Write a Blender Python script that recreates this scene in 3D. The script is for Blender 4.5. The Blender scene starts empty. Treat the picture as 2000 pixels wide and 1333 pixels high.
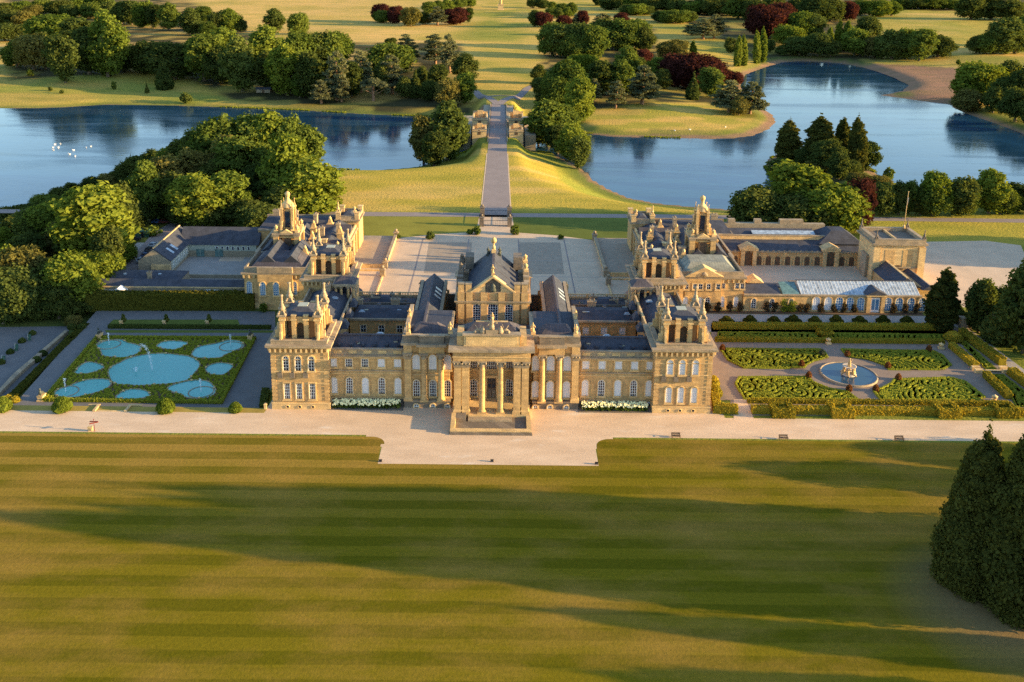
import bpy, bmesh, math, random
import numpy as np
from math import sin, cos, tan, pi, radians, sqrt, hypot, atan2
from mathutils import Vector, Matrix
random.seed(7); rng = np.random.default_rng(7)
S = bpy.context.scene
COL = S.collection

# ------------------------------------------------------------------ camera
F, PX, PY, PITCH, ROLL = 1850.0, 976.52, 336.60, 0.236875, 0.0100   # in pixels of the 2000 x 1333 photograph
CAM = np.array([1.4258, -194.1765, 102.07])
_fw = np.array([0, cos(PITCH), -sin(PITCH)]); _r = np.array([1., 0, 0]); _u = np.array([0, sin(PITCH), cos(PITCH)])
_r, _u = _r * cos(ROLL) + _u * sin(ROLL), _u * cos(ROLL) - _r * sin(ROLL)
cd = bpy.data.cameras.new("camera"); cam = bpy.data.objects.new("camera", cd); COL.objects.link(cam)
cam.matrix_world = Matrix(((_r[0], _u[0], -_fw[0], CAM[0]), (_r[1], _u[1], -_fw[1], CAM[1]), (_r[2], _u[2], -_fw[2], CAM[2]), (0, 0, 0, 1)))
cd.sensor_fit = 'HORIZONTAL'; cd.sensor_width = 36; cd.lens = 36 * F / 2000
cd.shift_x = (1000 - PX) / 2000; cd.shift_y = (PY - 666.5) / 2000
cd.clip_start = 1; cd.clip_end = 20000
S.camera = cam

# ------------------------------------------------------------------ light
SUN_EL, SUN_AZ = radians(10.2), radians(7.5)      # height; degrees south of east
sdir = Vector((cos(SUN_EL) * cos(SUN_AZ), -cos(SUN_EL) * sin(SUN_AZ), sin(SUN_EL)))
sl = bpy.data.lights.new("sun", 'SUN'); sl.energy = 5.0; sl.angle = radians(0.5); sl.color = (1.0, 0.69, 0.30)
so = bpy.data.objects.new("sun", sl); COL.objects.link(so); so.rotation_euler = sdir.to_track_quat('Z', 'Y').to_euler()
so.location = (300, -30, 120)
W = bpy.data.worlds.new("World"); S.world = W; W.use_nodes = True
nt = W.node_tree; bg = nt.nodes["Background"]
sky = nt.nodes.new("ShaderNodeTexSky"); sky.sky_type = 'NISHITA'; sky.sun_disc = False
sky.sun_elevation = SUN_EL; sky.sun_rotation = pi / 2 + SUN_AZ; sky.air_density = 1.0; sky.dust_density = 0.6; sky.ozone_density = 2.0
nt.links.new(sky.outputs[0], bg.inputs[0]); bg.inputs[1].default_value = 0.145
S.view_settings.view_transform = 'Standard'; S.view_settings.look = 'None'; S.view_settings.gamma = 1
S.view_settings.exposure = 1.64
S.cycles.max_bounces = 5; S.cycles.diffuse_bounces = 3; S.cycles.glossy_bounces = 2; S.cycles.transmission_bounces = 2
S.cycles.transparent_max_bounces = 4; S.cycles.volume_bounces = 0; S.cycles.caustics_reflective = False; S.cycles.caustics_refractive = False
S.cycles.use_denoising = False; S.cycles.use_adaptive_sampling = True; S.cycles.adaptive_threshold = 0.01

# ------------------------------------------------------------------ photograph pixel -> place on the land
def _ray(x, y): return _fw + _r * (x - PX) / F + _u * (PY - y) / F
def G(x, y, z=0.0):
    d = _ray(x, y); return CAM + d * ((z - CAM[2]) / d[2])
def U(x, y, Y):
    d = _ray(x, y); return CAM + d * ((Y - CAM[1]) / d[1])
def proj(P):
    d = np.asarray(P, float) - CAM; z = d @ _fw
    return np.stack([PX + F * (d @ _r) / z, PY - F * (d @ _u) / z], -1)
def poly(pts, z=0.0, sc=1, ox=0, oy=0):
    return [tuple(G(ox + a / sc, oy + b / sc, z)[:2]) for a, b in pts]

# ------------------------------------------------------------------ materials
MATS = {}
def _nodes(name):
    m = bpy.data.materials.new(name); m.use_nodes = True; MATS[name] = m
    t = m.node_tree; b = t.nodes["Principled BSDF"]
    return m, t, b
def N(t, kind, **k):
    n = t.nodes.new(kind)
    for a, v in k.items(): setattr(n, a, v)
    return n
def noise(t, vec, scale, detail=4, rough=.6, dist=0):
    n = N(t, "ShaderNodeTexNoise"); n.inputs["Scale"].default_value = scale; n.inputs["Detail"].default_value = detail
    n.inputs["Roughness"].default_value = rough; n.inputs["Distortion"].default_value = dist
    t.links.new(vec, n.inputs["Vector"]); return n.outputs["Fac"]
def ramp(t, fac, stops):
    n = N(t, "ShaderNodeValToRGB"); e = n.color_ramp.elements
    while len(e) < len(stops): e.new(.5)
    for i, (p, c) in enumerate(stops):
        e[i].position = p; e[i].color = (*c, 1) if len(c) == 3 else c
    t.links.new(fac, n.inputs[0]); return n.outputs[0]
def mixc(t, fac, a, b, mode='MIX'):
    n = N(t, "ShaderNodeMix", data_type='RGBA', blend_type=mode)
    for i, v in ((0, fac), (6, a), (7, b)):
        if hasattr(v, 'links'): t.links.new(v, n.inputs[i])
        else: n.inputs[i].default_value = v if i == 0 else (*v, 1)
    return n.outputs[2]
def maths(t, op, a, b=None):
    n = N(t, "ShaderNodeMath", operation=op)
    for i, v in enumerate((a, b)):
        if v is None: continue
        if hasattr(v, 'links'): t.links.new(v, n.inputs[i])
        else: n.inputs[i].default_value = v
    return n.outputs[0]
def position(t): return N(t, "ShaderNodeNewGeometry").outputs["Position"]
def stretch(t, vec, s):
    n = N(t, "ShaderNodeVectorMath", operation='MULTIPLY'); t.links.new(vec, n.inputs[0]); n.inputs[1].default_value = s
    return n.outputs[0]
def bump(t, b, h, strength=.3, dist=.1):
    n = N(t, "ShaderNodeBump"); n.inputs["Strength"].default_value = strength; n.inputs["Distance"].default_value = dist
    t.links.new(h, n.inputs["Height"]); t.links.new(n.outputs[0], b.inputs["Normal"])
def plain(name, c, rough=.8, var=.25, scale=1.2, spec=.3, fine=6.0, metal=0):
    m, t, b = _nodes(name); p = position(t)
    lo = tuple(x * (1 - var) for x in c); hi = tuple(min(1, x * (1 + var)) for x in c)
    n1 = noise(t, p, scale, 5); n2 = noise(t, p, fine, 3)
    c1 = ramp(t, n1, [(.3, lo), (.7, hi)])
    c2 = mixc(t, .35, c1, ramp(t, n2, [(.3, lo), (.7, hi)]))
    t.links.new(c2, b.inputs["Base Color"]); b.inputs["Roughness"].default_value = rough
    b.inputs["Specular IOR Level"].default_value = spec; b.inputs["Metallic"].default_value = metal
    return m
def stone(name, c, dirt, amount=.5, course=.45, var=.18):
    m, t, b = _nodes(name); p = position(t)
    sp = N(t, "ShaderNodeSeparateXYZ"); t.links.new(p, sp.inputs[0])
    cb = N(t, "ShaderNodeCombineXYZ"); t.links.new(maths(t, 'ADD', sp.outputs[0], sp.outputs[1]), cb.inputs[0]); t.links.new(sp.outputs[2], cb.inputs[1])
    br = N(t, "ShaderNodeTexBrick"); t.links.new(cb.outputs[0], br.inputs["Vector"])
    br.inputs["Scale"].default_value = 1; br.inputs["Brick Width"].default_value = course * 2.3; br.inputs["Row Height"].default_value = course
    br.inputs["Mortar Size"].default_value = .025; br.inputs["Bias"].default_value = 0
    br.inputs["Color1"].default_value = (*[x * (1 - var) for x in c], 1); br.inputs["Color2"].default_value = (*[min(1, x * (1 + var)) for x in c], 1)
    br.inputs["Mortar"].default_value = (*[x * .80 for x in c], 1)
    n1 = noise(t, stretch(t, p, (1, 1, .45)), .55, 6, .7); n2 = noise(t, p, 3.5, 4, .7)
    f = ramp(t, n1, [(.5 - .3 * amount + .08, (0, 0, 0)), (.5 + .28, (1, 1, 1))])
    f2 = maths(t, 'MULTIPLY', f, amount)
    col = mixc(t, f2, br.outputs[0], dirt)
    col = mixc(t, .5, col, ramp(t, n2, [(.25, (.62, .62, .62)), (.75, (1.25, 1.22, 1.15))]), 'MULTIPLY')
    t.links.new(col, b.inputs["Base Color"]); b.inputs["Roughness"].default_value = .85; b.inputs["Specular IOR Level"].default_value = .2
    bump(t, b, n2, .35, .08)
    return m
def lead(name, c, period=.9, axis=0, var=.3):
    m, t, b = _nodes(name); p = position(t)
    sp = N(t, "ShaderNodeSeparateXYZ"); t.links.new(p, sp.inputs[0])
    fr = maths(t, 'FRACT', maths(t, 'MULTIPLY', sp.outputs[axis], 1 / period))
    seam = maths(t, 'LESS_THAN', fr, .14)
    n1 = noise(t, p, .5, 5, .65); n2 = noise(t, p, 4, 3)
    c1 = ramp(t, n1, [(.3, tuple(x * (1 - var) for x in c)), (.7, tuple(x * (1 + var) for x in c))])
    c1 = mixc(t, .4, c1, ramp(t, n2, [(.3, (.7, .7, .7)), (.7, (1.3, 1.3, 1.3))]), 'MULTIPLY')
    c2 = mixc(t, maths(t, 'MULTIPLY', seam, .45), c1, tuple(x * .45 for x in c))
    t.links.new(c2, b.inputs["Base Color"]); b.inputs["Roughness"].default_value = .7; b.inputs["Specular IOR Level"].default_value = .2
    return m
HONEY = (.62, .40, .17)
stone("honey_stone", HONEY, (.27, .19, .115), .75, .6)
stone("pale_stone", (.66, .46, .22), (.29, .23, .16), .55, .7)
stone("weathered_stone", (.42, .32, .205), (.15, .14, .125), .8, .6)
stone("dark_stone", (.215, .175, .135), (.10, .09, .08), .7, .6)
stone("rough_wall", (.36, .30, .21), (.2, .17, .13), .6, .25)
lead("slate_roof", (.062, .066, .084), .55, 0)
lead("slate_roof_deep", (.056, .061, .080), .55, 1)
lead("lead_roof", (.075, .068, .080), .8, 0)
lead("lead_roof_side", (.095, .084, .092), .8, 1)
lead("green_lead", (.25, .25, .20), .8, 0)
plain("white_paint", (.78, .77, .74), .5, .06)
plain("pale_paint", (.38, .40, .33), .6, .12)
plain("blind", (.66, .64, .66), .7, .12, .9)
plain("blue_glass_paint", (.10, .22, .38), .3, .2)
plain("gravel", (.56, .46, .36), .95, .14, .25, .1, 2.5)
plain("court_gravel", (.54, .41, .29), .95, .16, .18, .1, 2.2)
plain("cobble", (.33, .265, .20), .95, .2, .5, .1, 5)
plain("path_gravel", (.34, .31, .28), .95, .14, .3, .1, 3)
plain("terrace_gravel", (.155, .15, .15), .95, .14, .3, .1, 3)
plain("garden_gravel", (.25, .19, .15), .95, .14, .4, .1, 3)
plain("asphalt", (.26, .215, .20), .9, .15, .15, .15, 2)
plain("soil_and_shade", (.12, .075, .045), 1, .3, 1.5)
plain("wood_bench", (.13, .09, .06), .7, .3, 2)
plain("green_paint", (.05, .12, .08), .5, .2)
plain("bronze", (.07, .08, .07), .5, .3, 2)
plain("iron", (.02, .02, .022), .5, .2, 2)
plain("red_paint", (.16, .03, .025), .5, .2)
plain("bark", (.13, .10, .07), .9, .35, .8)
plain("warm_bark", (.26, .15, .09), .9, .35, .8)
plain("feathers", (.85, .84, .80), .8, .05)
plain("beak", (.6, .22, .04), .6, .1)
plain("rubber", (.02, .02, .02), .8, .2)
plain("silver_paint", (.42, .47, .5), .35, .05, spec=.5)
plain("black_paint", (.02, .022, .026), .3, .1, spec=.5)
plain("blue_paint", (.04, .09, .22), .35, .1, spec=.5)
plain("marble", (.46, .38, .29), .6, .2, 1.5)
plain("warm_marble", (.50, .34, .15), .6, .25, 1.5)
plain("flower_white", (.92, .82, .45), .8, .15, 2)
plain("flag_cloth", (.55, .42, .30), .9, .2)
plain("lawn_turf", (.115, .14, .030), 1, .22, .12, .05, 3)
plain("dry_turf", (.34, .25, .06), 1, .25, .3, .05, 3)
plain("mown_turf", (.23, .215, .04), 1, .22, .1, .05, 3)
plain("jet_water", (.75, .82, .88), .3, .05)
def glass(name, c, rough=.08):
    m, t, b = _nodes(name); b.inputs["Base Color"].default_value = (*c, 1); b.inputs["Roughness"].default_value = rough; b.inputs["Specular IOR Level"].default_value = .6
    n = noise(t, position(t), .9, 3); t.links.new(ramp(t, n, [(.3, tuple(x * .6 for x in c)), (.7, tuple(x * 1.5 for x in c))]), b.inputs["Base Color"])
glass("dark_glass", (.022, .028, .045)); glass("roof_glass", (.30, .36, .42), .25); glass("green_glass", (.10, .18, .17), .2)
def water(name, c, scale, strength, rough=.03, var=.3):
    m, t, b = _nodes(name); p = position(t)
    n = noise(t, p, .012, 4, .6, 1.5)
    t.links.new(ramp(t, n, [(.35, tuple(x * (1 - var) for x in c)), (.65, tuple(x * (1 + var) for x in c))]), b.inputs["Base Color"])
    rn = noise(t, stretch(t, p, (.25, 1, 1)), .03, 5, .6, 1.0); t.links.new(ramp(t, rn, [(.46, (rough,) * 3), (.62, (rough + .12,) * 3)]), b.inputs["Roughness"]); b.inputs["IOR"].default_value = 1.55; b.inputs["Specular IOR Level"].default_value = .5
    w = noise(t, stretch(t, p, (.55, 1.4, 1)), scale, 4, .55); bump(t, b, w, strength, .12)
    return m
water("lake_water", (.012, .048, .095), .4, .28, .07, .25)
water("pool_water", (.075, .37, .34), 2.2, .3, .25, .12)
water("basin_water", (.025, .07, .12), 2, .2, .05)

def leafmat(name, lo, hi, trans=.38, rnd=.45):
    m, t, b = _nodes(name); t.nodes.remove(b)
    at = N(t, "ShaderNodeAttribute"); at.attribute_name = "tint"
    oi = N(t, "ShaderNodeObjectInfo")
    f = maths(t, 'ADD', maths(t, 'MULTIPLY', at.outputs["Fac"], 1 - rnd), maths(t, 'MULTIPLY', oi.outputs["Random"], rnd))
    mid = tuple((a + c) / 2 for a, c in zip(lo, hi))
    c = ramp(t, f, [(.1, lo), (.5, mid), (.9, hi)])
    d = N(t, "ShaderNodeBsdfDiffuse"); tr = N(t, "ShaderNodeBsdfTranslucent"); mx = N(t, "ShaderNodeMixShader"); mx.inputs[0].default_value = trans
    t.links.new(c, d.inputs[0]); t.links.new(mixc(t, 1.0, c, (1.25, 1.2, .6), 'MULTIPLY'), tr.inputs[0])
    t.links.new(d.outputs[0], mx.inputs[1]); t.links.new(tr.outputs[0], mx.inputs[2])
    t.links.new(mx.outputs[0], t.nodes["Material Output"].inputs[0])
leafmat("leaf_green", (.055, .088, .018), (.145, .185, .036))
leafmat("leaf_fresh", (.065, .105, .018), (.17, .215, .036))
leafmat("leaf_mid", (.045, .070, .020), (.115, .145, .036))
leafmat("leaf_dark", (.040, .062, .018), (.115, .135, .032))
leafmat("leaf_bright", (.085, .125, .016), (.20, .235, .035))
leafmat("leaf_olive", (.085, .085, .024), (.22, .195, .055))
leafmat("leaf_copper", (.034, .013, .013), (.10, .034, .028))
leafmat("leaf_cedar", (.075, .090, .050), (.21, .215, .105))
leafmat("leaf_conifer", (.024, .036, .011), (.115, .115, .026))
leafmat("leaf_yew", (.040, .050, .010), (.14, .13, .022))
leafmat("leaf_gold", (.19, .17, .02), (.48, .36, .042))
leafmat("leaf_box", (.13, .16, .02), (.35, .36, .042))
leafmat("leaf_rust", (.12, .05, .02), (.25, .11, .04))
leafmat("leaf_rose", (.05, .045, .025), (.13, .09, .06))

# ------------------------------------------------------------------ mesh helpers
class MB:
    def __init__(s): s.v = []; s.f = []; s.m = []; s.mats = []; s.cur = 0; s.smooth = []
    def mat(s, name):
        if name not in s.mats: s.mats.append(name)
        s.cur = s.mats.index(name); return s
    def face(s, pts, sm=False):
        i = len(s.v); s.v += [tuple(map(float, p)) for p in pts]; s.f.append(tuple(range(i, i + len(pts)))); s.m.append(s.cur); s.smooth.append(sm)
    def idx(s, verts, faces, sm=False):
        i = len(s.v); s.v += [tuple(map(float, p)) for p in verts]
        for f in faces: s.f.append(tuple(i + k for k in f)); s.m.append(s.cur); s.smooth.append(sm)
    def box(s, x0, x1, y0, y1, z0, z1):
        if x0 > x1: x0, x1 = x1, x0
        if y0 > y1: y0, y1 = y1, y0
        s.idx([(x0, y0, z0), (x1, y0, z0), (x1, y1, z0), (x0, y1, z0), (x0, y0, z1), (x1, y0, z1), (x1, y1, z1), (x0, y1, z1)],
              [(3, 2, 1, 0), (4, 5, 6, 7), (0, 1, 5, 4), (1, 2, 6, 5), (2, 3, 7, 6), (3, 0, 4, 7)]); return s
    def prism(s, pts, z0, z1, cap0=True):
        a = sum(pts[i][0] * pts[(i + 1) % len(pts)][1] - pts[(i + 1) % len(pts)][0] * pts[i][1] for i in range(len(pts)))
        if a < 0: pts = pts[::-1]
        n = len(pts); v = [(x, y, z0) for x, y in pts] + [(x, y, z1) for x, y in pts]
        f = [tuple(range(n, 2 * n))] + [(i, (i + 1) % n, n + (i + 1) % n, n + i) for i in range(n)]
        if cap0: f.append(tuple(range(n - 1, -1, -1)))
        s.idx(v, f); return s
    def lathe(s, prof, x=0, y=0, z=0, n=12, sx=1, sy=1, rot=0, sm=True, cap=True):
        v = []
        for r, h in prof:
            for k in range(n):
                a = rot + 2 * pi * k / n; v.append((x + r * sx * cos(a), y + r * sy * sin(a), z + h))
        f = []
        for i in range(len(prof) - 1):
            for k in range(n):
                k2 = (k + 1) % n; f.append((i * n + k, i * n + k2, (i + 1) * n + k2, (i + 1) * n + k))
        if cap:
            f.append(tuple(range(n - 1, -1, -1))); f.append(tuple((len(prof) - 1) * n + k for k in range(n)))
        s.idx(v, f, sm); return s
    def square(s, prof, x, y, z=0):                 # stacked square sections: (half width, height)
        return s.lathe([(r * sqrt(2), h) for r, h in prof], x, y, z, 4, rot=pi / 4, sm=False)
    def tube(s, a, b, r0, r1=None, n=6):
        r1 = r0 if r1 is None else r1
        a = Vector(a); b = Vector(b); d = (b - a).normalized(); p = d.orthogonal().normalized(); q = d.cross(p)
        v = [a + (p * cos(2 * pi * k / n) + q * sin(2 * pi * k / n)) * r0 for k in range(n)] + [b + (p * cos(2 * pi * k / n) + q * sin(2 * pi * k / n)) * r1 for k in range(n)]
        s.idx(v, [(k, (k + 1) % n, n + (k + 1) % n, n + k) for k in range(n)] + [tuple(range(n - 1, -1, -1)), tuple(range(n, 2 * n))], True); return s
    def hip(s, x0, x1, y0, y1, z0, z1, ix=0, iy=0, ins=None):   # hipped or gabled roof solid; ridge rectangle inset by ix, iy
        a = [(x0, y0, z0), (x1, y0, z0), (x1, y1, z0), (x0, y1, z0)]
        b = [(x0 + ix, y0 + iy, z1), (x1 - ix, y0 + iy, z1), (x1 - ix, y1 - iy, z1), (x0 + ix, y1 - iy, z1)]
        s.idx(a + b, [(3, 2, 1, 0), (4, 5, 6, 7), (0, 1, 5, 4), (1, 2, 6, 5), (2, 3, 7, 6), (3, 0, 4, 7)]); return s
    def gable_x(s, x0, x1, y0, y1, z0, z1):          # ridge along x
        ym = (y0 + y1) / 2
        s.idx([(x0, y0, z0), (x1, y0, z0), (x1, y1, z0), (x0, y1, z0), (x0, ym, z1), (x1, ym, z1)], [(3, 2, 1, 0), (0, 1, 5, 4), (2, 3, 4, 5), (1, 2, 5), (3, 0, 4)]); return s
    def gable_y(s, x0, x1, y0, y1, z0, z1):          # ridge along y
        xm = (x0 + x1) / 2
        s.idx([(x0, y0, z0), (x1, y0, z0), (x1, y1, z0), (x0, y1, z0), (xm, y0, z1), (xm, y1, z1)], [(3, 2, 1, 0), (1, 2, 5, 4), (3, 0, 4, 5), (0, 1, 4), (2, 3, 5)]); return s
    def mesh(s, name):
        me = bpy.data.meshes.new(name); me.from_pydata(s.v, [], s.f); me.update()
        for k in s.mats: me.materials.append(MATS[k])
        me.polygons.foreach_set("material_index", s.m); me.polygons.foreach_set("use_smooth", s.smooth); return me
    def build(s, name, parent=None, loc=None, rz=0):
        return put(name, s.mesh(name), parent, loc, rz)
def put(name, me, parent=None, loc=None, rz=0, sc=None):
    o = bpy.data.objects.new(name, me); COL.objects.link(o)
    if parent: o.parent = parent
    if loc is not None: o.location = loc
    if rz: o.rotation_euler = (0, 0, rz)
    if sc is not None: o.scale = sc if hasattr(sc, '__len__') else (sc, sc, sc)
    return o
def tag(o, label=None, cat=None, group=None, kind=None):
    if label: o['label'] = label
    if cat: o['category'] = cat
    if group: o['group'] = group
    if kind: o['kind'] = kind
    return o
def thing(name, label, cat, loc=(0, 0, 0), rz=0, group=None, sc=None):
    return tag(put(name, None, None, loc, rz, sc), label, cat, group)
def sheet(name, pts, z, matname, thick=0.0, parent=None):
    mb = MB().mat(matname)
    a = sum(pts[i][0] * pts[(i + 1) % len(pts)][1] - pts[(i + 1) % len(pts)][0] * pts[i][1] for i in range(len(pts)))
    if a < 0: pts = pts[::-1]
    if thick: mb.prism(pts, z - thick, z)
    else: mb.face([(x, y, z) for x, y in pts])
    o = mb.build(name, parent)
    if not parent: o['kind'] = 'structure'
    return o
def copy_tree(o, parent=None):
    c = o.copy(); COL.objects.link(c)
    if parent is not None: c.parent = parent
    for ch in list(o.children): copy_tree(ch, c)
    return c
ORD = ["first", "second", "third", "fourth", "fifth", "sixth", "seventh", "eighth", "ninth", "tenth", "eleventh", "twelfth", "thirteenth", "fourteenth", "fifteenth",
       "sixteenth", "seventeenth", "eighteenth", "nineteenth", "twentieth", "twenty-first", "twenty-second", "twenty-third", "twenty-fourth", "twenty-fifth", "twenty-sixth", "twenty-seventh", "twenty-eighth", "twenty-ninth", "thirtieth"]
# ------------------------------------------------------------------ foliage meshes
def leafquads(P, Nrm, size, tint=None):
    n = len(P); Nrm = Nrm / (np.linalg.norm(Nrm, axis=1, keepdims=True) + 1e-9)
    a = rng.normal(size=(n, 3)); T1 = np.cross(Nrm, a); T1 /= np.linalg.norm(T1, axis=1, keepdims=True) + 1e-9; T2 = np.cross(Nrm, T1)
    s = size * rng.uniform(.6, 1.25, (n, 1)); e = rng.uniform(.6, 1.0, (n, 1)); bend = Nrm * s * .25
    V = np.stack([P - T1 * s - bend, P - T2 * s * e, P + T1 * s - bend, P + T2 * s * e], 1).reshape(-1, 3)
    Q = np.arange(4 * n).reshape(n, 4)
    t = np.repeat(np.clip(rng.normal(.5, .2, n) if tint is None else tint, 0, 1), 4)
    return V, Q, t
_ico = bmesh.new(); bmesh.ops.create_icosphere(_ico, subdivisions=2, radius=1); _iv = np.array([v.co[:] for v in _ico.verts]); _if = np.array([[v.index for v in f.verts] for f in _ico.faces]); _ico.free()
def crown_mesh(name, blobs, leaf, cover, mat, jit=.2, core=.8, up=.35, seed=1):
    """blobs: rows (x, y, z, rx, ry, rz); leaf-sized faces spread over and through each, denser outside"""
    r = np.random.default_rng(seed); VV, QQ, TT = [], [], []; o = 0; VC, QC, TC = [], [], []; oc = 0
    for b in np.asarray(blobs, float):
        c, R = b[:3], b[3:6]; area = 4 * pi * ((R[0] * R[1]) ** 1.6 / 3 + (R[0] * R[2]) ** 1.6 / 3 + (R[1] * R[2]) ** 1.6 / 3) ** (1 / 1.6)
        n = max(12, int(cover * area / (leaf * leaf * 1.6)))
        d = r.normal(size=(n, 3)); d /= np.linalg.norm(d, axis=1, keepdims=True)
        rad = 1 + jit * (r.random((n, 1)) - .65) * 1.6
        P = c + d * R * rad; nr = d / R; nr /= np.linalg.norm(nr, axis=1, keepdims=True); nr = nr + r.normal(size=(n, 3)) * .7 + (0, 0, up)
        bt = r.normal(.5, .17); t = np.clip(bt + r.normal(0, .14, n), 0, 1)
        V, Q, T = leafquads(P, nr, leaf, t); VV.append(V); QQ.append(Q + o); TT.append(T); o += len(V)
        if core:
            VC.append(c + _iv * R * core * (1 + .12 * r.normal(size=(len(_iv), 1)))); QC.append(_if + oc); oc += len(_iv); TC.append(np.full(len(_iv), np.clip(bt, 0, 1)))
    V = np.concatenate(VV); Q = np.concatenate(QQ); T = np.concatenate(TT)
    if core:                                          # inner mass as degenerate-free quads: split each triangle's longest edge
        vc = np.concatenate(VC); qc = np.concatenate(QC); m = (vc[qc[:, 1]] + vc[qc[:, 2]]) / 2
        k = len(V) + len(vc); q4 = np.stack([qc[:, 0] + len(V), qc[:, 1] + len(V), k + np.arange(len(qc)), qc[:, 2] + len(V)], 1)
        tc = np.concatenate(TC); V = np.concatenate([V, vc, m]); T = np.concatenate([T, tc, tc[qc[:, 1]]]); Q = np.concatenate([Q, q4])
    return fastmesh(name, V, Q, [mat], False, T)
def hedge_mesh(name, pts, h, w, mat, leaf=.22, cover=1.6, z=0.0, closed=False, seed=3, base=None):
    """clipped hedge along a polyline: a solid body with leaf-sized faces over its top and sides"""
    r = np.random.default_rng(seed); P, Nn = [], []; V, Q = [], []; o = 0
    pts = [np.array(p, float) for p in pts]; seg = list(zip(pts[:-1], pts[1:])) + ([(pts[-1], pts[0])] if closed else [])
    for a, b in seg:
        d = b - a; L = np.hypot(*d); d = d / L; nn = np.array([-d[1], d[0]]); ext = w / 2 if len(seg) > 1 else 0
        a2 = a - d * ext; b2 = b + d * ext; L2 = L + 2 * ext
        k = int(cover * L2 * (w + 2 * h) / (leaf * leaf * 1.6)) + 8
        u = r.random(k) * L2; v = r.random(k) * (w + 2 * h)
        side = np.where(v < h, -1, np.where(v > h + w, 1, 0)); off = np.where(side == 0, v - h - w / 2, side * w / 2); zz = np.where(side == 0, h, np.where(side < 0, v, v - h - w))
        xy = a2 + d * u[:, None] + nn * (off + r.normal(0, .05, k))[:, None]
        P.append(np.stack([xy[:, 0], xy[:, 1], z + zz + r.normal(0, .05, k)], 1)); nv = np.stack([nn[0] * side, nn[1] * side, (side == 0).astype(float)], 1); Nn.append(nv + r.normal(size=(k, 3)) * .35)
        c = [a2 - nn * w * .46, b2 - nn * w * .46, b2 + nn * w * .46, a2 + nn * w * .46]
        V += [(*p, z - .4) for p in c] + [(*p, z + h * .96) for p in c]; Q += [[o + i for i in f] for f in ((4, 5, 6, 7), (0, 1, 5, 4), (1, 2, 6, 5), (2, 3, 7, 6), (3, 0, 4, 7))]; o += 8
    P = np.concatenate(P); Nn = np.concatenate(Nn); v, q, t = leafquads(P, Nn, leaf)
    if base is not None: pass
    V = np.concatenate([np.array(V, float), v]); Q = np.concatenate([np.array(Q), q + o]); T = np.concatenate([np.full(o, .45), t])
    return fastmesh(name, V, Q, [mat], False, T)
# ------------------------------------------------------------------ the land
ZW = -9.0                                         # lake level; the palace stands at 0
lake_px = [(-700, 330), (-300, 214), (0, 212), (60, 212), (130, 210), (200, 205), (300, 206), (400, 209), (500, 213), (600, 217), (700, 223), (760, 226), (820, 228),
    (900, 229), (1000, 233), (1060, 238), (1100, 248), (1145, 262), (1200, 268), (1260, 269), (1330, 271), (1390, 272), (1430, 271), (1470, 266), (1503, 253), (1517, 239), (1510, 225), (1490, 212),
    (1462, 200), (1450, 182), (1447, 162), (1455, 147), (1480, 138), (1505, 129), (1530, 122), (1560, 120), (1600, 121), (1640, 124), (1680, 131), (1710, 140), (1748, 154), (1772, 166), (1764, 177), (1735, 183), (1714, 187),
    (1760, 192), (1800, 198), (1850, 204), (1862, 211), (1880, 221), (1940, 241), (2000, 264), (2150, 320), (2500, 380), (2400, 440), (2150, 398), (2000, 385), (1900, 383), (1850, 380), (1790, 374), (1755, 366), (1735, 352), (1712, 338), (1690, 318),
    (1640, 304), (1590, 298), (1545, 297), (1515, 302), (1497, 312), (1492, 326), (1503, 345), (1515, 365), (1505, 385), (1480, 400), (1450, 407), (1418, 409), (1330, 402), (1280, 397), (1230, 387), (1190, 370), (1160, 352), (1146, 336), (1120, 320), (1080, 300), (1000, 288), (930, 288),
    (870, 312), (840, 322), (800, 328), (740, 332), (690, 332), (650, 331), (622, 329), (600, 318), (500, 288), (420, 298), (330, 328), (250, 372), (180, 402), (90, 438), (0, 470), (-150, 540), (-400, 640), (-900, 700)]
LAKE = np.array(poly(lake_px, ZW))
def sdf(P, Q):                                     # signed distance, negative inside polygon Q
    P = np.asarray(P, float).reshape(-1, 2); Q = np.asarray(Q, float); d = np.full(len(P), 1e18); s = np.ones(len(P))
    n = len(Q)
    for i in range(n):
        a = Q[i]; b = Q[(i + 1) % n]; e = b - a; w = P - a
        t = np.clip((w @ e) / (e @ e), 0, 1); q = w - t[:, None] * e; d = np.minimum(d, (q * q).sum(1))
        c1 = P[:, 1] >= a[1]; c2 = P[:, 1] < b[1]; c3 = e[0] * w[:, 1] > e[1] * w[:, 0]
        s = np.where((c1 & c2 & c3) | (~c1 & ~c2 & ~c3), -s, s)
    return s * np.sqrt(d)
def sm(a, b, x): t = np.clip((x - a) / (b - a), 0, 1); return t * t * (3 - 2 * t)
def vnoise(x, y, s, seed=0):                        # smooth value noise
    x = np.asarray(x, float) / s + seed * 17.3; y = np.asarray(y, float) / s - seed * 9.1
    xi = np.floor(x); yi = np.floor(y); fx = x - xi; fy = y - yi; fx = fx * fx * (3 - 2 * fx); fy = fy * fy * (3 - 2 * fy)
    h = lambda a, b: np.modf(np.abs(np.sin(a * 127.1 + b * 311.7 + seed * 7.7) * 43758.5453))[0]
    return (h(xi, yi) * (1 - fx) + h(xi + 1, yi) * fx) * (1 - fy) + (h(xi, yi + 1) * (1 - fx) + h(xi + 1, yi + 1) * fx) * fy
POOL_Z, LOWER_Z = -1.2, -3.6
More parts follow.
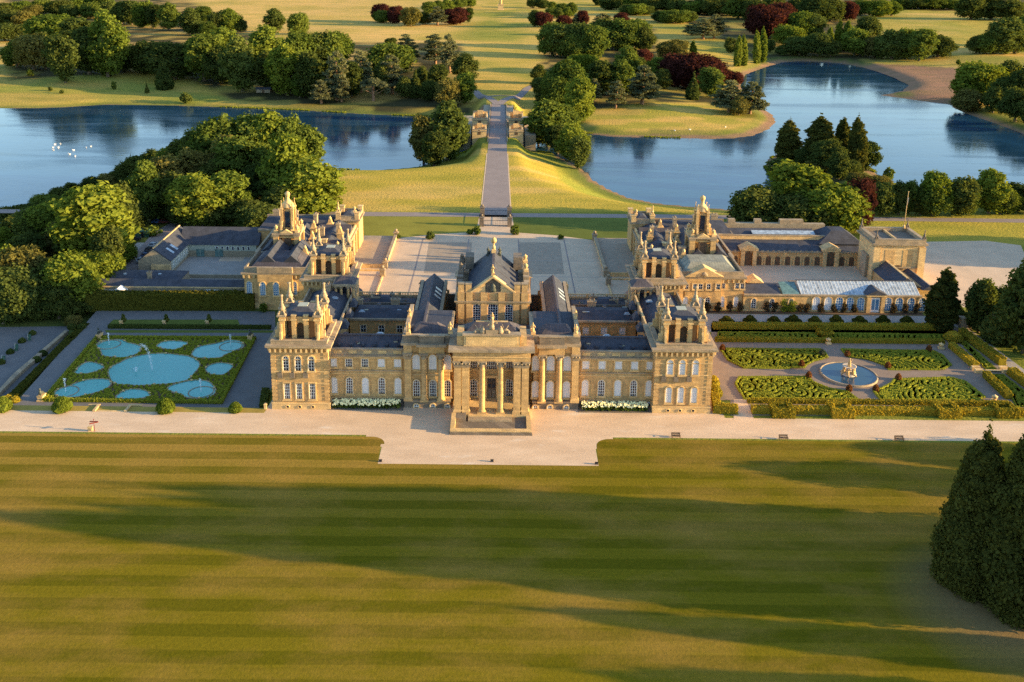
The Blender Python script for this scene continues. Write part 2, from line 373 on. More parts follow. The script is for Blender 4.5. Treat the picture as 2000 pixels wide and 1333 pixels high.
def height(x, y, dl=None):
    x = np.asarray(x, float); y = np.asarray(y, float)
    if dl is None: dl = sdf(np.stack([x, y], -1), LAKE)
    north = sm(230, 330, y) * (1 - sm(140, 200, x) * (1 - sm(300, 420, y)))
    top = 1.5 * north * sm(500, 900, y) + 10 * sm(900, 2600, y) * vnoise(x, y, 900, 3)
    top = top + 2.0 * north * (vnoise(x, y, 120, 5) - .5)
    top = top - 6.6 * north * (1 - sm(10, 150, dl))
    width = 12 + 28 * (1 - north)
    beach = np.minimum(np.maximum(dl, 0), 6) * .09
    bank = ZW + .05 + beach + (top - ZW - .59) * sm(3, 3 + width, dl)
    z = np.where(dl > 0, bank, ZW - .25 - np.minimum(-dl * .15, 2))
    # terraces west of the palace
    xl = np.minimum(-106 - x, 6); 
    t1 = sm(-50.5, -52, x) * sm(-1.2, .6, y) * (1 - sm(60, 66, y))
    t2 = sm(-107.5, -109.5, x) * sm(-6, -2, y) * (1 - sm(62, 70, y))
    z = np.where(dl > 30, z + POOL_Z * t1 + (LOWER_Z - POOL_Z) * t2, z)
    # causeway of the bridge drive
    cw = (1 - sm(9, 17, np.abs(x))) * sm(100, 140, y) * (1 - sm(312, 322, y)) + (1 - sm(9, 17, np.abs(x))) * sm(408, 414, y) * (1 - sm(440, 500, y))
    z = z * (1 - cw) + 0 * cw
    return z
def ground(px, py):
    d = _ray(px, py); t = np.concatenate([np.linspace(100, 700, 400), np.linspace(702, 3500, 500)])
    P = CAM + d * (t[:, None] / d[1] * 1.0) if d[1] > 0 else CAM + d * t[:, None]
    z = height(P[:, 0], P[:, 1]); k = np.argmax(P[:, 2] < z); k = max(k, 1)
    a = P[k - 1, 2] - z[k - 1]; b = P[k, 2] - z[k]; f = a / (a - b + 1e-9)
    p = P[k - 1] * (1 - f) + P[k] * f; p[2] = float(height(p[0:1], p[1:2])[0]); return p

def axis(segs):
    out = [segs[0][0]]
    for a, b, st in segs:
        n = max(1, int(round((b - a) / st))); out += list(np.linspace(a, b, n + 1)[1:])
    return np.array(out)
ax = axis([(-3000, -1000, 100), (-1000, -450, 12), (-450, -260, 5), (-260, 260, 2.5), (260, 500, 6), (500, 1000, 14), (1000, 3000, 100)])
ay = axis([(-400, -130, 30), (-130, -12, 8), (-12, 72, 1.5), (72, 500, 2.6), (500, 800, 8), (800, 1600, 25), (1600, 6000, 200)])
gx, gy = np.meshgrid(ax, ay); gx = gx.ravel(); gy = gy.ravel()
DL = sdf(np.stack([gx, gy], -1), LAKE); gz = height(gx, gy, DL)
nx, ny = len(ax), len(ay)
ii = (np.arange(ny - 1)[:, None] * nx + np.arange(nx - 1)[None]).ravel()
quads = np.stack([ii, ii + 1, ii + nx + 1, ii + nx], 1)
def fastmesh(name, V, Q, mats=(), smooth=True, tint=None, colr=None):
    V = np.asarray(V, np.float32); Q = np.asarray(Q, np.int32); me = bpy.data.meshes.new(name)
    k = Q.shape[1]
    me.vertices.add(len(V)); me.vertices.foreach_set("co", V.ravel()); me.loops.add(Q.size); me.loops.foreach_set("vertex_index", Q.ravel())
    me.polygons.add(len(Q)); me.polygons.foreach_set("loop_start", np.arange(0, Q.size, k, dtype=np.int32))
    me.polygons.foreach_set("use_smooth", np.full(len(Q), smooth, bool))
    if tint is not None:
        at = me.attributes.new("tint", 'FLOAT', 'POINT'); at.data.foreach_set("value", np.asarray(tint, np.float32))
    if colr is not None:
        at = me.attributes.new("zone", 'FLOAT_COLOR', 'POINT'); at.data.foreach_set("color", np.concatenate([colr, np.ones((len(colr), 1))], 1).astype(np.float32).ravel())
    for m in mats: me.materials.append(MATS[m])
    me.update(calc_edges=True); me.validate(); return me
def zone(pts, z=0, soft=4, **k):
    q = np.array(poly(pts, z, **k)); d = sdf(np.stack([gx, gy], -1), q); return 1 - sm(-soft, soft, d)
C = lambda *a: np.array(a)
GREEN, GOLD, TAN = C(.19, .20, .032), C(.44, .325, .065), C(.56, .37, .115)
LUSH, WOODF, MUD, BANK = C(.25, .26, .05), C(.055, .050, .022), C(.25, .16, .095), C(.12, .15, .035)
n1 = vnoise(gx, gy, 60, 1) * .5 + vnoise(gx, gy, 22, 2) * .3 + vnoise(gx, gy * 3, 90, 4) * .4
mix = lambda a, b, t: a * (1 - np.asarray(t)[:, None]) + b * np.asarray(t)[:, None]
col = np.tile(GREEN, (len(gx), 1))
north = sm(360, 420, gy)
col = mix(col, mix(np.tile(GOLD, (len(gx), 1)), TAN, sm(.45, .85, n1)), np.clip(north * (.55 + .6 * sm(.35, .7, n1)), 0, 1))
right = sm(60, 220, gx) * north
col = mix(col, GREEN * 1.15, right * .55 * sm(.3, .6, vnoise(gx, gy, 45, 9)))
# fields left above the far wood: drier still
col = mix(col, TAN, zone([(420, 130), (0, 150), (-900, 160), (-900, -60), (900, -60), (900, 60), (600, 110)], 0, 30) * (.4 + .5 * sm(.4, .8, n1)))
# the central vista and the lawns at the far end of the drive
col = mix(col, mix(np.tile(GREEN * 1.2, (len(gx), 1)), GOLD, sm(.4, .75, n1)), (1 - sm(12, 60, np.abs(gx))) * north * .75)
# golden lawns either side of the drive
dl_ = zone([(640, 414), (660, 331), (830, 322), (930, 290), (1000, 288), (1080, 300), (1160, 352), (1260, 394), (1420, 414)], 0, 3)
col = mix(col, mix(np.tile(C(.40, .31, .050), (len(gx), 1)), C(.52, .36, .095), sm(.4, .8, vnoise(gx, gy * 4, 40, 6))), dl_)
col = mix(col, C(.28, .29, .045), zone([(1090, 320), (1150, 352), (1240, 396), (1180, 392), (1120, 372), (1092, 345)], -3, 2))
# peninsula meadow
col = mix(col, mix(np.tile(C(.34, .29, .05), (len(gx), 1)), C(.50, .34, .085), sm(.4, .7, vnoise(gx, gy * 2, 18, 7))), zone([(1140, 262), (1140, 215), (1200, 190), (1300, 200), (1400, 212), (1480, 235), (1440, 256)], -6, 5))
# rough grass along the left lake
col = mix(col, mix(np.tile(LUSH, (len(gx), 1)), C(.38, .29, .07), sm(.4, .7, n1)), zone([(-300, 212), (-300, 130), (150, 150), (400, 185), (560, 190), (760, 205), (820, 226), (500, 214), (200, 206)], -6, 4))
# park lawn on the right beyond the court
col = mix(col, C(.34, .285, .045), zone([(1700, 480), (1700, 424), (2300, 420), (2400, 500), (2000, 480)], 0, 3))
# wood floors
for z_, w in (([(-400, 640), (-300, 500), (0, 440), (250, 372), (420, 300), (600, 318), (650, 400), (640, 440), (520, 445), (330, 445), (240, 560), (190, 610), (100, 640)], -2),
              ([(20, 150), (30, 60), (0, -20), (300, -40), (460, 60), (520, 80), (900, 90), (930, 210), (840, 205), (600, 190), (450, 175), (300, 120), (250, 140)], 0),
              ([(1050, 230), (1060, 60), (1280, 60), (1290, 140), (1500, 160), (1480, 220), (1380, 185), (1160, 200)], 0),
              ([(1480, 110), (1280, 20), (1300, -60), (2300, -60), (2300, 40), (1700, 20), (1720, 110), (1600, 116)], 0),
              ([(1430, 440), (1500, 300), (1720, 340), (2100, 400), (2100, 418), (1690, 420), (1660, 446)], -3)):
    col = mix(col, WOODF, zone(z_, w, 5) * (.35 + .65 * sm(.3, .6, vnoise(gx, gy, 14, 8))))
# muddy shores
mudw = np.where((gx > 90) & (gy > 230), 9.0, np.where(gx > 30, 5.0, 1.2))
col = mix(col, BANK, (DL > 0) * (1 - sm(mudw + 2, mudw + 8, DL)) * .7)
col = mix(col, MUD, (1 - sm(mudw * .6, mudw, DL + 1.5 * vnoise(gx, gy, 6, 11))))
col = mix(col, C(.29, .17, .10), zone([(1690, 128), (1780, 134), (1875, 143), (1880, 200), (1800, 196), (1760, 180)], -8, 3))
# west gardens: bare soil and grass margins
col = mix(col, C(.10, .12, .03), ((gx < -50) & (gx > -160) & (gy > -2) & (gy < 72)).astype(float))
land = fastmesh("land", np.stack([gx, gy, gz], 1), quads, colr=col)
m, t, b = _nodes("land"); p = position(t)
at = N(t, "ShaderNodeAttribute"); at.attribute_name = "zone"
a1 = noise(t, stretch(t, p, (.35, 1, 1)), .09, 6, .65); a2 = noise(t, p, .8, 4, .7)
c1 = mixc(t, .85, at.outputs["Color"], ramp(t, a1, [(.28, (.68, .78, .62)), (.5, (1, 1, 1)), (.72, (1.28, 1.12, 1.2))]), 'MULTIPLY')
c1 = mixc(t, .5, c1, ramp(t, a2, [(.25, (.6, .66, .6)), (.75, (1.3, 1.25, 1.25))]), 'MULTIPLY')
t.links.new(c1, b.inputs["Base Color"]); b.inputs["Roughness"].default_value = 1; b.inputs["Specular IOR Level"].default_value = .05
bump(t, b, a2, .6, .5)
land.materials.append(m)
tag(put("ground", land), kind='structure')
# lake
wb = MB().mat("lake_water"); wb.face([(-3000, 60, ZW), (3000, 60, ZW), (3000, 900, ZW), (-3000, 900, ZW)])
tag(wb.build("lake"), kind='structure')

# the striped south lawn
m, t, b = _nodes("striped_lawn"); p = position(t)
sp = N(t, "ShaderNodeSeparateXYZ"); t.links.new(p, sp.inputs[0])
wob = noise(t, stretch(t, p, (.03, .03, 1)), 1, 2)
yy = maths(t, 'ADD', sp.outputs[1], maths(t, 'MULTIPLY', wob, .9))
tri = maths(t, 'ABSOLUTE', maths(t, 'SUBTRACT', maths(t, 'FRACT', maths(t, 'MULTIPLY', yy, 1 / 5.6)), .5))
st = ramp(t, tri, [(.225, (0, 0, 0)), (.275, (1, 1, 1))])
dry = noise(t, stretch(t, p, (.5, 1, 1)), .06, 6, .65); fine = noise(t, p, 1.5, 5, .75); fin2 = noise(t, stretch(t, p, (.05, 2.6, 1)), .5, 4, .7)
base = mixc(t, st, (.112, .097, .004), (.162, .128, .007))
base = mixc(t, maths(t, 'MULTIPLY', ramp(t, dry, [(.44, (0, 0, 0)), (.68, (1, 1, 1))]), .6), base, (.33, .19, .045))
grad = N(t, "ShaderNodeMapRange"); t.links.new(sp.outputs[1], grad.inputs[0]); grad.inputs[1].default_value = -45; grad.inputs[2].default_value = -14; grad.inputs[3].default_value = 0; grad.inputs[4].default_value = .30
lx = N(t, "ShaderNodeMapRange"); t.links.new(sp.outputs[0], lx.inputs[0]); lx.inputs[1].default_value = 30; lx.inputs[2].default_value = -10
base = mixc(t, maths(t, 'MULTIPLY', maths(t, 'MULTIPLY', grad.outputs[0], lx.outputs[0]), maths(t, 'ADD', .4, st)), base, (.42, .24, .065))
vd = N(t, "ShaderNodeVectorMath", operation='DISTANCE'); t.links.new(p, vd.inputs[0]); vd.inputs[1].default_value = (82, -63, 0)
wear = N(t, "ShaderNodeMapRange"); t.links.new(maths(t, 'ADD', vd.outputs["Value"], maths(t, 'MULTIPLY', dry, 12)), wear.inputs[0]); wear.inputs[1].default_value = 24; wear.inputs[2].default_value = 13; wear.inputs[3].default_value = 0; wear.inputs[4].default_value = .8
base = mixc(t, wear.outputs[0], base, (.22, .15, .075))
base = mixc(t, .55, base, ramp(t, fine, [(.25, (.6, .62, .6)), (.75, (1.35, 1.32, 1.3))]), 'MULTIPLY')
base = mixc(t, .32, base, ramp(t, fin2, [(.25, (.7, .74, .7)), (.75, (1.25, 1.22, 1.25))]), 'MULTIPLY')
t.links.new(base, b.inputs["Base Color"]); b.inputs["Roughness"].default_value = 1; b.inputs["Specular IOR Level"].default_value = .05
bump(t, b, fine, .5, .12)
L1, R1 = G(740, 853), G(1170, 858); yl = -11.9; yb = -22.6
lawn = [(-420, -125), (420, -125), (420, -12.1), (25.2, -11.9)]
for k in range(7):
    a = pi / 2 + k / 6 * pi / 2; lawn.append((25.2 + 3 * cos(a), yl - 3 + 3 * sin(a)))
lawn += [(21.9, yb), (-22.6, yb), (-22.95, yl - 3.05)]
for k in range(7):
    a = 0 + k / 6 * pi / 2; lawn.append((-25.2 + 3 * cos(a), yl - 3 + 3 * sin(a)))
lawn += [(-420, yl - .1)]
mb = MB().mat("striped_lawn"); mb.prism(lawn, -.1, .012); tag(mb.build("south_lawn"), kind='structure')
# gravel walk and forecourt
m, t, b = _nodes("walk_gravel"); p = position(t)
g1 = noise(t, stretch(t, p, (.35, 1, 1)), .22, 5, .65); g2 = noise(t, p, 2.2, 5, .7); g3 = noise(t, stretch(t, p, (.15, .6, 1)), .5, 3)
c1 = ramp(t, g1, [(.3, (.54, .39, .26)), (.55, (.64, .47, .32)), (.75, (.72, .55, .39))])
c1 = mixc(t, .5, c1, ramp(t, g2, [(.25, (.78, .78, .78)), (.75, (1.15, 1.15, 1.15))]), 'MULTIPLY'); c1 = mixc(t, maths(t, 'MULTIPLY', ramp(t, g3, [(.62, (0, 0, 0)), (.7, (1, 1, 1))]), .5), c1, (.70, .62, .52))
t.links.new(c1, b.inputs["Base Color"]); b.inputs["Roughness"].default_value = .95; b.inputs["Specular IOR Level"].default_value = .1; bump(t, b, g2, .4, .06)
sheet("gravel_walk", [(-420, -11), (-26.5, -11.2), (-26.5, -16), (-22.6, -16), (-22.6, -22.6), (21.9, -22.6), (21.9, -16), (26, -16), (26, -11.2), (420, -11.2), (420, -2.4), (52, -2.2), (52, 8), (-50, 8), (-50.5, -1.9), (-420, -1.6)], .006, "walk_gravel", .02)
# ------------------------------------------------------------------ building kit (shared meshes)
_cache = {}
def win_mesh(w, h, arch, pane, sur='pale_stone', nx=2, ny=4, frame='white_paint'):
    key = (round(w, 2), round(h, 2), arch, pane, sur, nx, ny, frame)
    if key in _cache: return _cache[key]
    mb = MB(); r = w / 2 if arch else 0; hs = h - r
    # outline of the opening, clockwise from bottom left
    def outl(e, y):
        pts = [(-w / 2 - e, y, -e * (e > 0)), (-w / 2 - e, y, hs)]
        if arch: pts += [(-(r + e) * cos(pi * k / 8), y, hs + (r + e) * sin(pi * k / 8)) for k in range(1, 8)]
        else: pts[1] = (-w / 2 - e, y, h + e); pts += [(w / 2 + e, y, h + e)]
        if arch: pts += [(w / 2 + e, y, hs)]
        pts += [(w / 2 + e, y, -e * (e > 0))]; return pts
    def band(e0, e1, y0, y1, mat):
        a = outl(e1, y0); b = outl(e0, y0); c = outl(e0, y1); d = outl(e1, y1); mb.mat(mat); n = len(a)
        for i in range(n):
            j = (i + 1) % n
            mb.face([a[i], a[j], b[j], b[i]][::-1]); mb.face([b[i], b[j], c[j], c[i]][::-1]); mb.face([a[i], d[i], d[j], a[j]][::-1])
    if sur: band(0, .24, -.20, .0, sur)
    band(-.13, 0, -.10, -.0, frame)
    mb.mat(pane); mb.face(outl(-.12, -.04)[::-1])
    mb.mat(frame)
    for k in range(1, nx):
        x = -w / 2 + w * k / nx; mb.box(x - .045, x + .045, -.08, -.03, .1, hs + (r * .85 if arch else -.1))
    for k in range(1, ny):
        z = hs * k / ny if arch else h * k / ny; mb.box(-w / 2 + .1, w / 2 - .1, -.075, -.035, z - .04, z + .04)
    if arch: mb.box(-w / 2 + .1, w / 2 - .1, -.075, -.035, hs - .04, hs + .04)
    if sur: mb.mat(sur).box(-w / 2 - .35, w / 2 + .35, -.34, 0, -.42, -.241)
    _cache[key] = mb.mesh("window"); return _cache[key]
FACE = {'S': 0, 'E': pi / 2, 'N': pi, 'W': -pi / 2}
def window(parent, x, y, z, w, h, arch=True, pane='blind', face='S', **k):
    return put("window", win_mesh(w, h, arch, pane, **k), parent, (x, y, z), FACE[face])
def opening(mb, x, y, z, w, h, depth=.06, arch=True, mat='soil_and_shade'):     # dark arched recess seen from the south
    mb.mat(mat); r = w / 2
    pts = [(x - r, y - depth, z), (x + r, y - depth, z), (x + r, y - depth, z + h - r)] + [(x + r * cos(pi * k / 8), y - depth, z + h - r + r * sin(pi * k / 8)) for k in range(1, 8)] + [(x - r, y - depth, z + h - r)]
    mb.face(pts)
def column_mesh(h, r, cap='weathered_stone', shaft='honey_stone'):
    key = ('col', h, r, cap, shaft)
    if key in _cache: return _cache[key]
    mb = MB().mat(shaft); hc = r * 2.1
    mb.square([(r * 1.4, 0), (r * 1.4, r * .5)], 0, 0)
    mb.lathe([(r * 1.32, r * .5), (r * 1.32, r * .75), (r * 1.08, r * .95), (r, r * 1.2), (r * 1.0, h * .4), (r * .88, h - hc)], n=16, cap=False)
    mb.mat(cap).lathe([(r * .98, h - hc), (r * .95, h - hc + .1), (r * 1.2, h - hc * .66), (r * 1.0, h - hc * .6), (r * 1.38, h - hc * .22), (r * 1.2, h - hc * .15)], n=12, cap=False)
    for sx in (-1, 1):
        for sy in (-1, 1): mb.lathe([(r * .25, 0), (r * .36, hc * .25), (r * .28, hc * .35)], sx * r * 1.12, sy * r * 1.12, h - hc * .5, 6)
    mb.square([(r * 1.5, h - hc * .15), (r * 1.5, h)], 0, 0)
    _cache[key] = mb.mesh("column"); return _cache[key]
def pier_mesh(h, r, cap='weathered_stone', shaft='honey_stone'):
    key = ('pier', h, r, cap, shaft)
    if key in _cache: return _cache[key]
    mb = MB().mat(shaft); hc = r * 2.0
    mb.square([(r * 1.3, 0), (r * 1.3, r * .7), (r * 1.08, r * 1.0), (r, r * 1.25), (r * .97, h - hc)], 0, 0)
    mb.mat(cap).square([(r * 1.02, h - hc), (r * 1.2, h - hc * .6), (r * 1.02, h - hc * .58), (r * 1.38, h - hc * .2), (r * 1.42, h - hc * .2), (r * 1.42, h)], 0, 0)
    for k in (-.8, 0, .8):
        for s in (-1, 1): mb.lathe([(r * .2, 0), (r * .3, .2), (r * .22, .35)], k * r * 1.2, s * r * 1.25, h - hc * .5, 5)
    _cache[key] = mb.mesh("pier"); return _cache[key]
def statue_mesh(var=0, mat='pale_stone'):
    key = ('statue', var, mat)
    if key in _cache: return _cache[key]
    mb = MB().mat(mat); lean = (.10, -.12, .04)[var % 3]
    mb.square([(.5, 0), (.5, .5), (.42, .55), (.42, .6)], 0, 0)
    mb.lathe([(.40, .6), (.37, .9), (.30, 1.35), (.27, 1.55), (.33, 1.85), (.36, 2.1), (.26, 2.25), (.10, 2.32), (.10, 2.4)], lean, 0, 0, 10, 1, .75)
    mb.lathe([(.02, 2.36), (.13, 2.42), (.165, 2.54), (.15, 2.66), (.06, 2.74)], lean, -.02, 0, 8)
    s = 1 if var % 2 else -1
    mb.tube((lean + s * .32, 0, 2.1), (lean + s * .55, -.1, 1.65), .10, .08); mb.tube((lean + s * .55, -.1, 1.65), (lean + s * .42, -.32, 1.95), .08, .06)
    mb.tube((lean - s * .32, 0, 2.1), (lean - s * .44, -.05, 1.6), .10, .08); mb.tube((lean - s * .44, -.05, 1.6), (lean - s * .30, -.28, 1.3), .08, .06)
    if var % 3 == 0: mb.tube((lean + s * .46, -.32, .7), (lean + s * .44, -.3, 2.9), .035)
    else: mb.lathe([(.12, .6), (.18, 1.0), (.14, 1.5)], lean - s * .38, .1, 0, 6)
    _cache[key] = mb.mesh("statue"); return _cache[key]
def urn_mesh(mat='pale_stone'):
    key = ('urn', mat)
    if key in _cache: return _cache[key]
    mb = MB().mat(mat); mb.square([(.42, 0), (.42, .45), (.34, .5)], 0, 0)
    mb.lathe([(.14, .5), (.12, .62), (.30, .8), (.40, 1.05), (.36, 1.25), (.44, 1.3), (.3, 1.4), (.12, 1.55), (.05, 1.75)], n=10)
    _cache[key] = mb.mesh("urn"); return _cache[key]
def finial_mesh(mat='pale_stone'):
    key = ('finial', mat)
    if key in _cache: return _cache[key]
    mb = MB().mat(mat)
    mb.square([(.80, 0), (.80, .35), (.68, .45)], 0, 0)
    for k in range(4):                                # scrolled feet
        a = pi / 4 + k * pi / 2
        for q, rr in ((.75, .28), (.55, .24), (.42, .2)): mb.lathe([(rr * .4, -rr), (rr, 0), (rr * .4, rr)], q * cos(a), q * sin(a), .65 + (.75 - q) * 1.6, 6)
    mb.lathe([(.62, .45), (.5, .8), (.42, 1.2), (.60, 1.45), (.66, 1.7), (.55, 1.95), (.34, 2.1), (.44, 2.25), (.40, 2.5), (.26, 2.7), (.30, 3.2), (.22, 3.35), (.25, 3.5), (.25, 4.35), (.32, 4.45), (.32, 4.6), (.1, 4.72)], n=12)
    _cache[key] = mb.mesh("finial"); return _cache[key]
def chimney_mesh(h=2.6, n=3, mat='weathered_stone'):
    key = ('chim', h, n, mat)
    if key in _cache: return _cache[key]
    mb = MB().mat(mat); w = .55 * n
    mb.box(-w, w, -.55, .55, 0, h * .8); mb.box(-w - .12, w + .12, -.67, .67, h * .8 + .001, h)
    for k in range(n): mb.mat('dark_stone').lathe([(.2, 0), (.17, .5)], -w + .55 + 1.1 * k - (0 if n > 1 else 0), 0, h, 8)
    _cache[key] = mb.mesh("chimney"); return _cache[key]
def cornice(mb, x0, x1, y0, y1, z, over=.7, h=.55, dent=1.3, sides='SEWN', mat='weathered_stone', dmat='pale_stone'):
    mb.mat(dmat).box(x0 - .12, x1 + .12, y0 - .12, y1 + .12, z - .42, z - .002)
    mb.box(x0 - over * .65, x1 + over * .65, y0 - over * .65, y1 + over * .65, z, z + h * .35)
    mb.mat(mat).box(x0 - over, x1 + over, y0 - over, y1 + over, z + h * .35 + .001, z + h)
    if dent:
        mb.mat(dmat); n = max(2, int((x1 - x0) / dent))
        for k in range(n + 1):
            x = x0 + (x1 - x0) * k / n
            if 'S' in sides: mb.box(x - .2, x + .2, y0 - over * .75, y0 - .121, z - .95, z - .003)
        n = max(2, int((y1 - y0) / dent))
        for k in range(n + 1):
            y = y0 + (y1 - y0) * k / n
            if 'E' in sides: mb.box(x1 + .121, x1 + over * .62, y - .16, y + .16, z - .75, z - .003)
            if 'W' in sides: mb.box(x0 - over * .62, x0 - .121, y - .16, y + .16, z - .75, z - .003)
def parapet(mb, x0, x1, y0, y1, z, h, t=.35, mat='weathered_stone', cap='weathered_stone'):
    mb.mat(mat); mb.box(x0, x1, y0, y0 + t, z, z + h); mb.box(x0, x1, y1 - t, y1, z, z + h)
    mb.box(x0, x0 + t, y0 + t + .001, y1 - t - .001, z, z + h); mb.box(x1 - t, x1, y0 + t + .001, y1 - t - .001, z, z + h)
    mb.mat(cap)
    for a in ((x0 - .08, x1 + .08, y0 - .08, y0 + t + .08), (x0 - .08, x1 + .08, y1 - t - .08, y1 + .08), (x0 - .08, x0 + t + .08, y0 + t + .081, y1 - t - .081), (x1 - t - .08, x1 + .08, y0 + t + .081, y1 - t - .081)):
        mb.box(*a, z + h + .001, z + h + .14)
def balusters(mb, x0, x1, y, z, h=1.0, step=.42, mat='pale_stone', along='x'):
    L = abs(x1 - x0); n = max(2, int(L / step)); B = (lambda a, b, c, d, e, f: mb.box(a, b, c, d, e, f)) if along == 'x' else (lambda a, b, c, d, e, f: mb.box(c, d, a, b, e, f))
    mb.mat(mat); B(x0, x1, y - .2, y + .2, z, z + .2); B(x0, x1, y - .2, y + .2, z + h - .18, z + h)
    for k in range(n):
        x = x0 + (k + .5) * (x1 - x0) / n
        B(x - .09, x + .09, y - .09, y + .09, z + .201, z + h - .181)
    m = max(1, int(L / 4.2))
    for k in range(m + 1):
        x = x0 + k * (x1 - x0) / m; B(x - .3, x + .3, y - .28, y + .28, z, z + h + .05)
def belvedere(mb, s, h, mat='honey_stone', cap='pale_stone'):
    # open arcaded lantern standing on a tower, half width s, seen from every side
    for sx in (-1, 1):
        for sy in (-1, 1):
            mb.mat(mat).box(sx * (s - .85), sx * (s + .25), sy * (s - .85), sy * (s + .25), 0, h - 1.0)
            mb.mat(cap).box(sx * (s - 1.15), sx * (s + .42), sy * (s - 1.15), sy * (s + .42), h - .999, h - .55)
            mb.mat(mat).box(sx * (s - 1.0), sx * (s + .25), sy * (s - 1.0), sy * (s + .25), h - .549, h)
            # diagonal scrolled buttress
            for i, (o, z1) in enumerate(((.55, h * .72), (1.05, h * .42), (1.5, h * .16))):
                mb.mat(cap).box(sx * (s + .25 + o - .5), sx * (s + .25 + o), sy * (s - .35), sy * (s + .12), 0, z1)
                mb.box(sx * (s - .36), sx * (s + .11), sy * (s + .25 + o - .5), sy * (s + .25 + o), 0, z1 - .05)
    for q in range(4):
        R = Matrix.Rotation(q * pi / 2, 4, 'Z')
        k0 = len(mb.v)
        for sx in (-1, 1):
            mb.mat(mat).box(sx * .85, sx * 1.85, -s - .2, -s + .75, 0, h - .9)
            mb.mat(cap).box(sx * .72, sx * 1.98, -s - .36, -s + .76, h - .899, h - .5)
            mb.mat(mat).box(sx * .85, sx * 1.85, -s - .2, -s + .74, h - .499, h + .12)
            mb.mat(cap).box(sx * .78, sx * 1.92, -s - .28, -s + .6, h + .121, h + .32)
        mb.mat(mat).box(-.849, .849, -s + .1, -s + .6, h - 1.45, h - .2)       # head over the middle arch
        for k in range(-2, 3):
            a = k * .34; mb.box(a - .16, a + .16, -s + .12, -s + .58, h - 1.45 - .5 * (abs(k) / 2) ** 2 * .9, h - 1.449)
        for sx in (-1, 1): mb.mat(mat).box(sx * 1.851, sx * (s - .85), -s + .15, -s + .55, h - 1.15, h - .25)
        for i in range(k0, len(mb.v)):
            v = R @ Vector(mb.v[i]); mb.v[i] = tuple(v)
    mb.mat('soil_and_shade').box(-s + 1.25, s - 1.25, -s + 1.25, s - 1.25, 0, h - 1.21); mb.box(-s + 1.0, s - 1.0, -s + 1.0, s - 1.0, h - 1.2, h - .9); mb.mat('dark_stone').box(-s + .3, s - .3, -s + .3, s - .3, .0, .12)            # dark core added inside the lantern so its gaps look shaded
# ------------------------------------------------------------------ the palace: main block
palace = thing("palace", "huge honey-stone baroque palace with columned portico and pinnacled corner towers", "palace", (0, 0, 0))
def tower(x0, y0, pane, south_windows=True):
    x1, y1 = x0 + 12.6, y0 + 12.6; cx, cy = (x0 + x1) / 2, (y0 + y1) / 2
    mb = MB().mat('honey_stone'); mb.box(x0, x1, y0, y1, 0, 14.9)
    mb.mat('pale_stone').box(x0 - .22, x1 + .22, y0 - .22, y1 + .22, -2.5, 1.35); mb.box(x0 - .3, x1 + .3, y0 - .3, y1 + .3, 1.351, 1.65)
    for z in (6.15, 9.05, 11.9): mb.mat('pale_stone').box(x0 - .10, x1 + .10, y0 - .10, y1 + .10, z, z + .22)
    for z in np.arange(2.2, 14.2, .9):                    # rusticated corners
        for sx, sy in ((x0, y0), (x1, y0)):
            mb.mat('honey_stone').box(sx - .09 if sx == x0 else sx - 1.0, sx + 1.0 if sx == x0 else sx + .09, y0 - .09, y0 + .5, z, z + .62)
    for k, wx in enumerate((-3.05, -.35, 2.6)):
        mb.mat('dark_stone').box(cx + wx - 1.85, cx + wx - .75, y0 - .55, y0 - .002, 7.75, 9.0)
    tw = mb.build("tower", palace)
    c = MB(); cornice(c, x0, x1, y0, y1, 14.9, 1.0, .75, 1.1); parapet(c, x0 + .1, x1 - .1, y0 + .1, y1 - .1, 15.651, .65, .9); c.mat('lead_roof').box(x0 + 1.0, x1 - 1.0, y0 + 1.0, y1 - 1.0, 15.655, 15.8)
    c.build("cornice", tw)
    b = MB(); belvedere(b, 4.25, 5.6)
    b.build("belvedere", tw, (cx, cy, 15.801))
    r = MB().mat('slate_roof'); r.box(-3.3, 3.3, -3.3, 3.3, 0, .35); r.hip(-3.9, 3.9, -3.9, 3.9, .351, 1.5, 2.7, 2.7); r.mat('pale_paint').box(-1.1, 1.1, -1.1, 1.1, 1.501, 1.62)
    r.build("roof", tw, (cx, cy, 21.0))
    for sx in (-1, 1):
        for sy in (-1, 1): put("finial", finial_mesh('weathered_stone'), tw, (cx + sx * 3.95, cy + sy * 3.95, 21.4), 0, (1.25, 1.25, 1.05))
    if south_windows:
        for wx in (-3.05, -.35, 2.6):
            window(tw, cx + wx, y0, 9.35, 1.35, 3.5, True, pane); window(tw, cx + wx, y0, 2.55, 1.35, 3.8, True if pane == 'blind' else False, pane, nx=3, ny=5)
            put("oculus", oculus, tw, (cx + wx, y0 - .22, .7))
    for k in (-3, 0, 3):
        for zz, hh in ((2.55, 3.8), (9.35, 3.5)):
            window(tw, x0, cy + k, zz, 1.35, hh, True, pane, 'W'); window(tw, x1, cy + k, zz, 1.35, hh, True, pane, 'E')
    return tw
_o = MB().mat('pale_stone'); _o.lathe([(.5, 0), (.5, .12), (.34, .12), (.34, .02)], n=12, cap=False); _o.mat('dark_glass').lathe([(.34, .03), (.001, .03)], n=12, cap=False)
for i, v in enumerate(_o.v): _o.v[i] = (v[0], -v[2], v[1] * .8)
oculus = _o.mesh("oculus")
XT = 48.9
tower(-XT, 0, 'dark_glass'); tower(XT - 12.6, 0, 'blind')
tower(-XT - 1.2, 42, 'dark_glass', False); tower(XT - 11.4, 42, 'dark_glass', False)

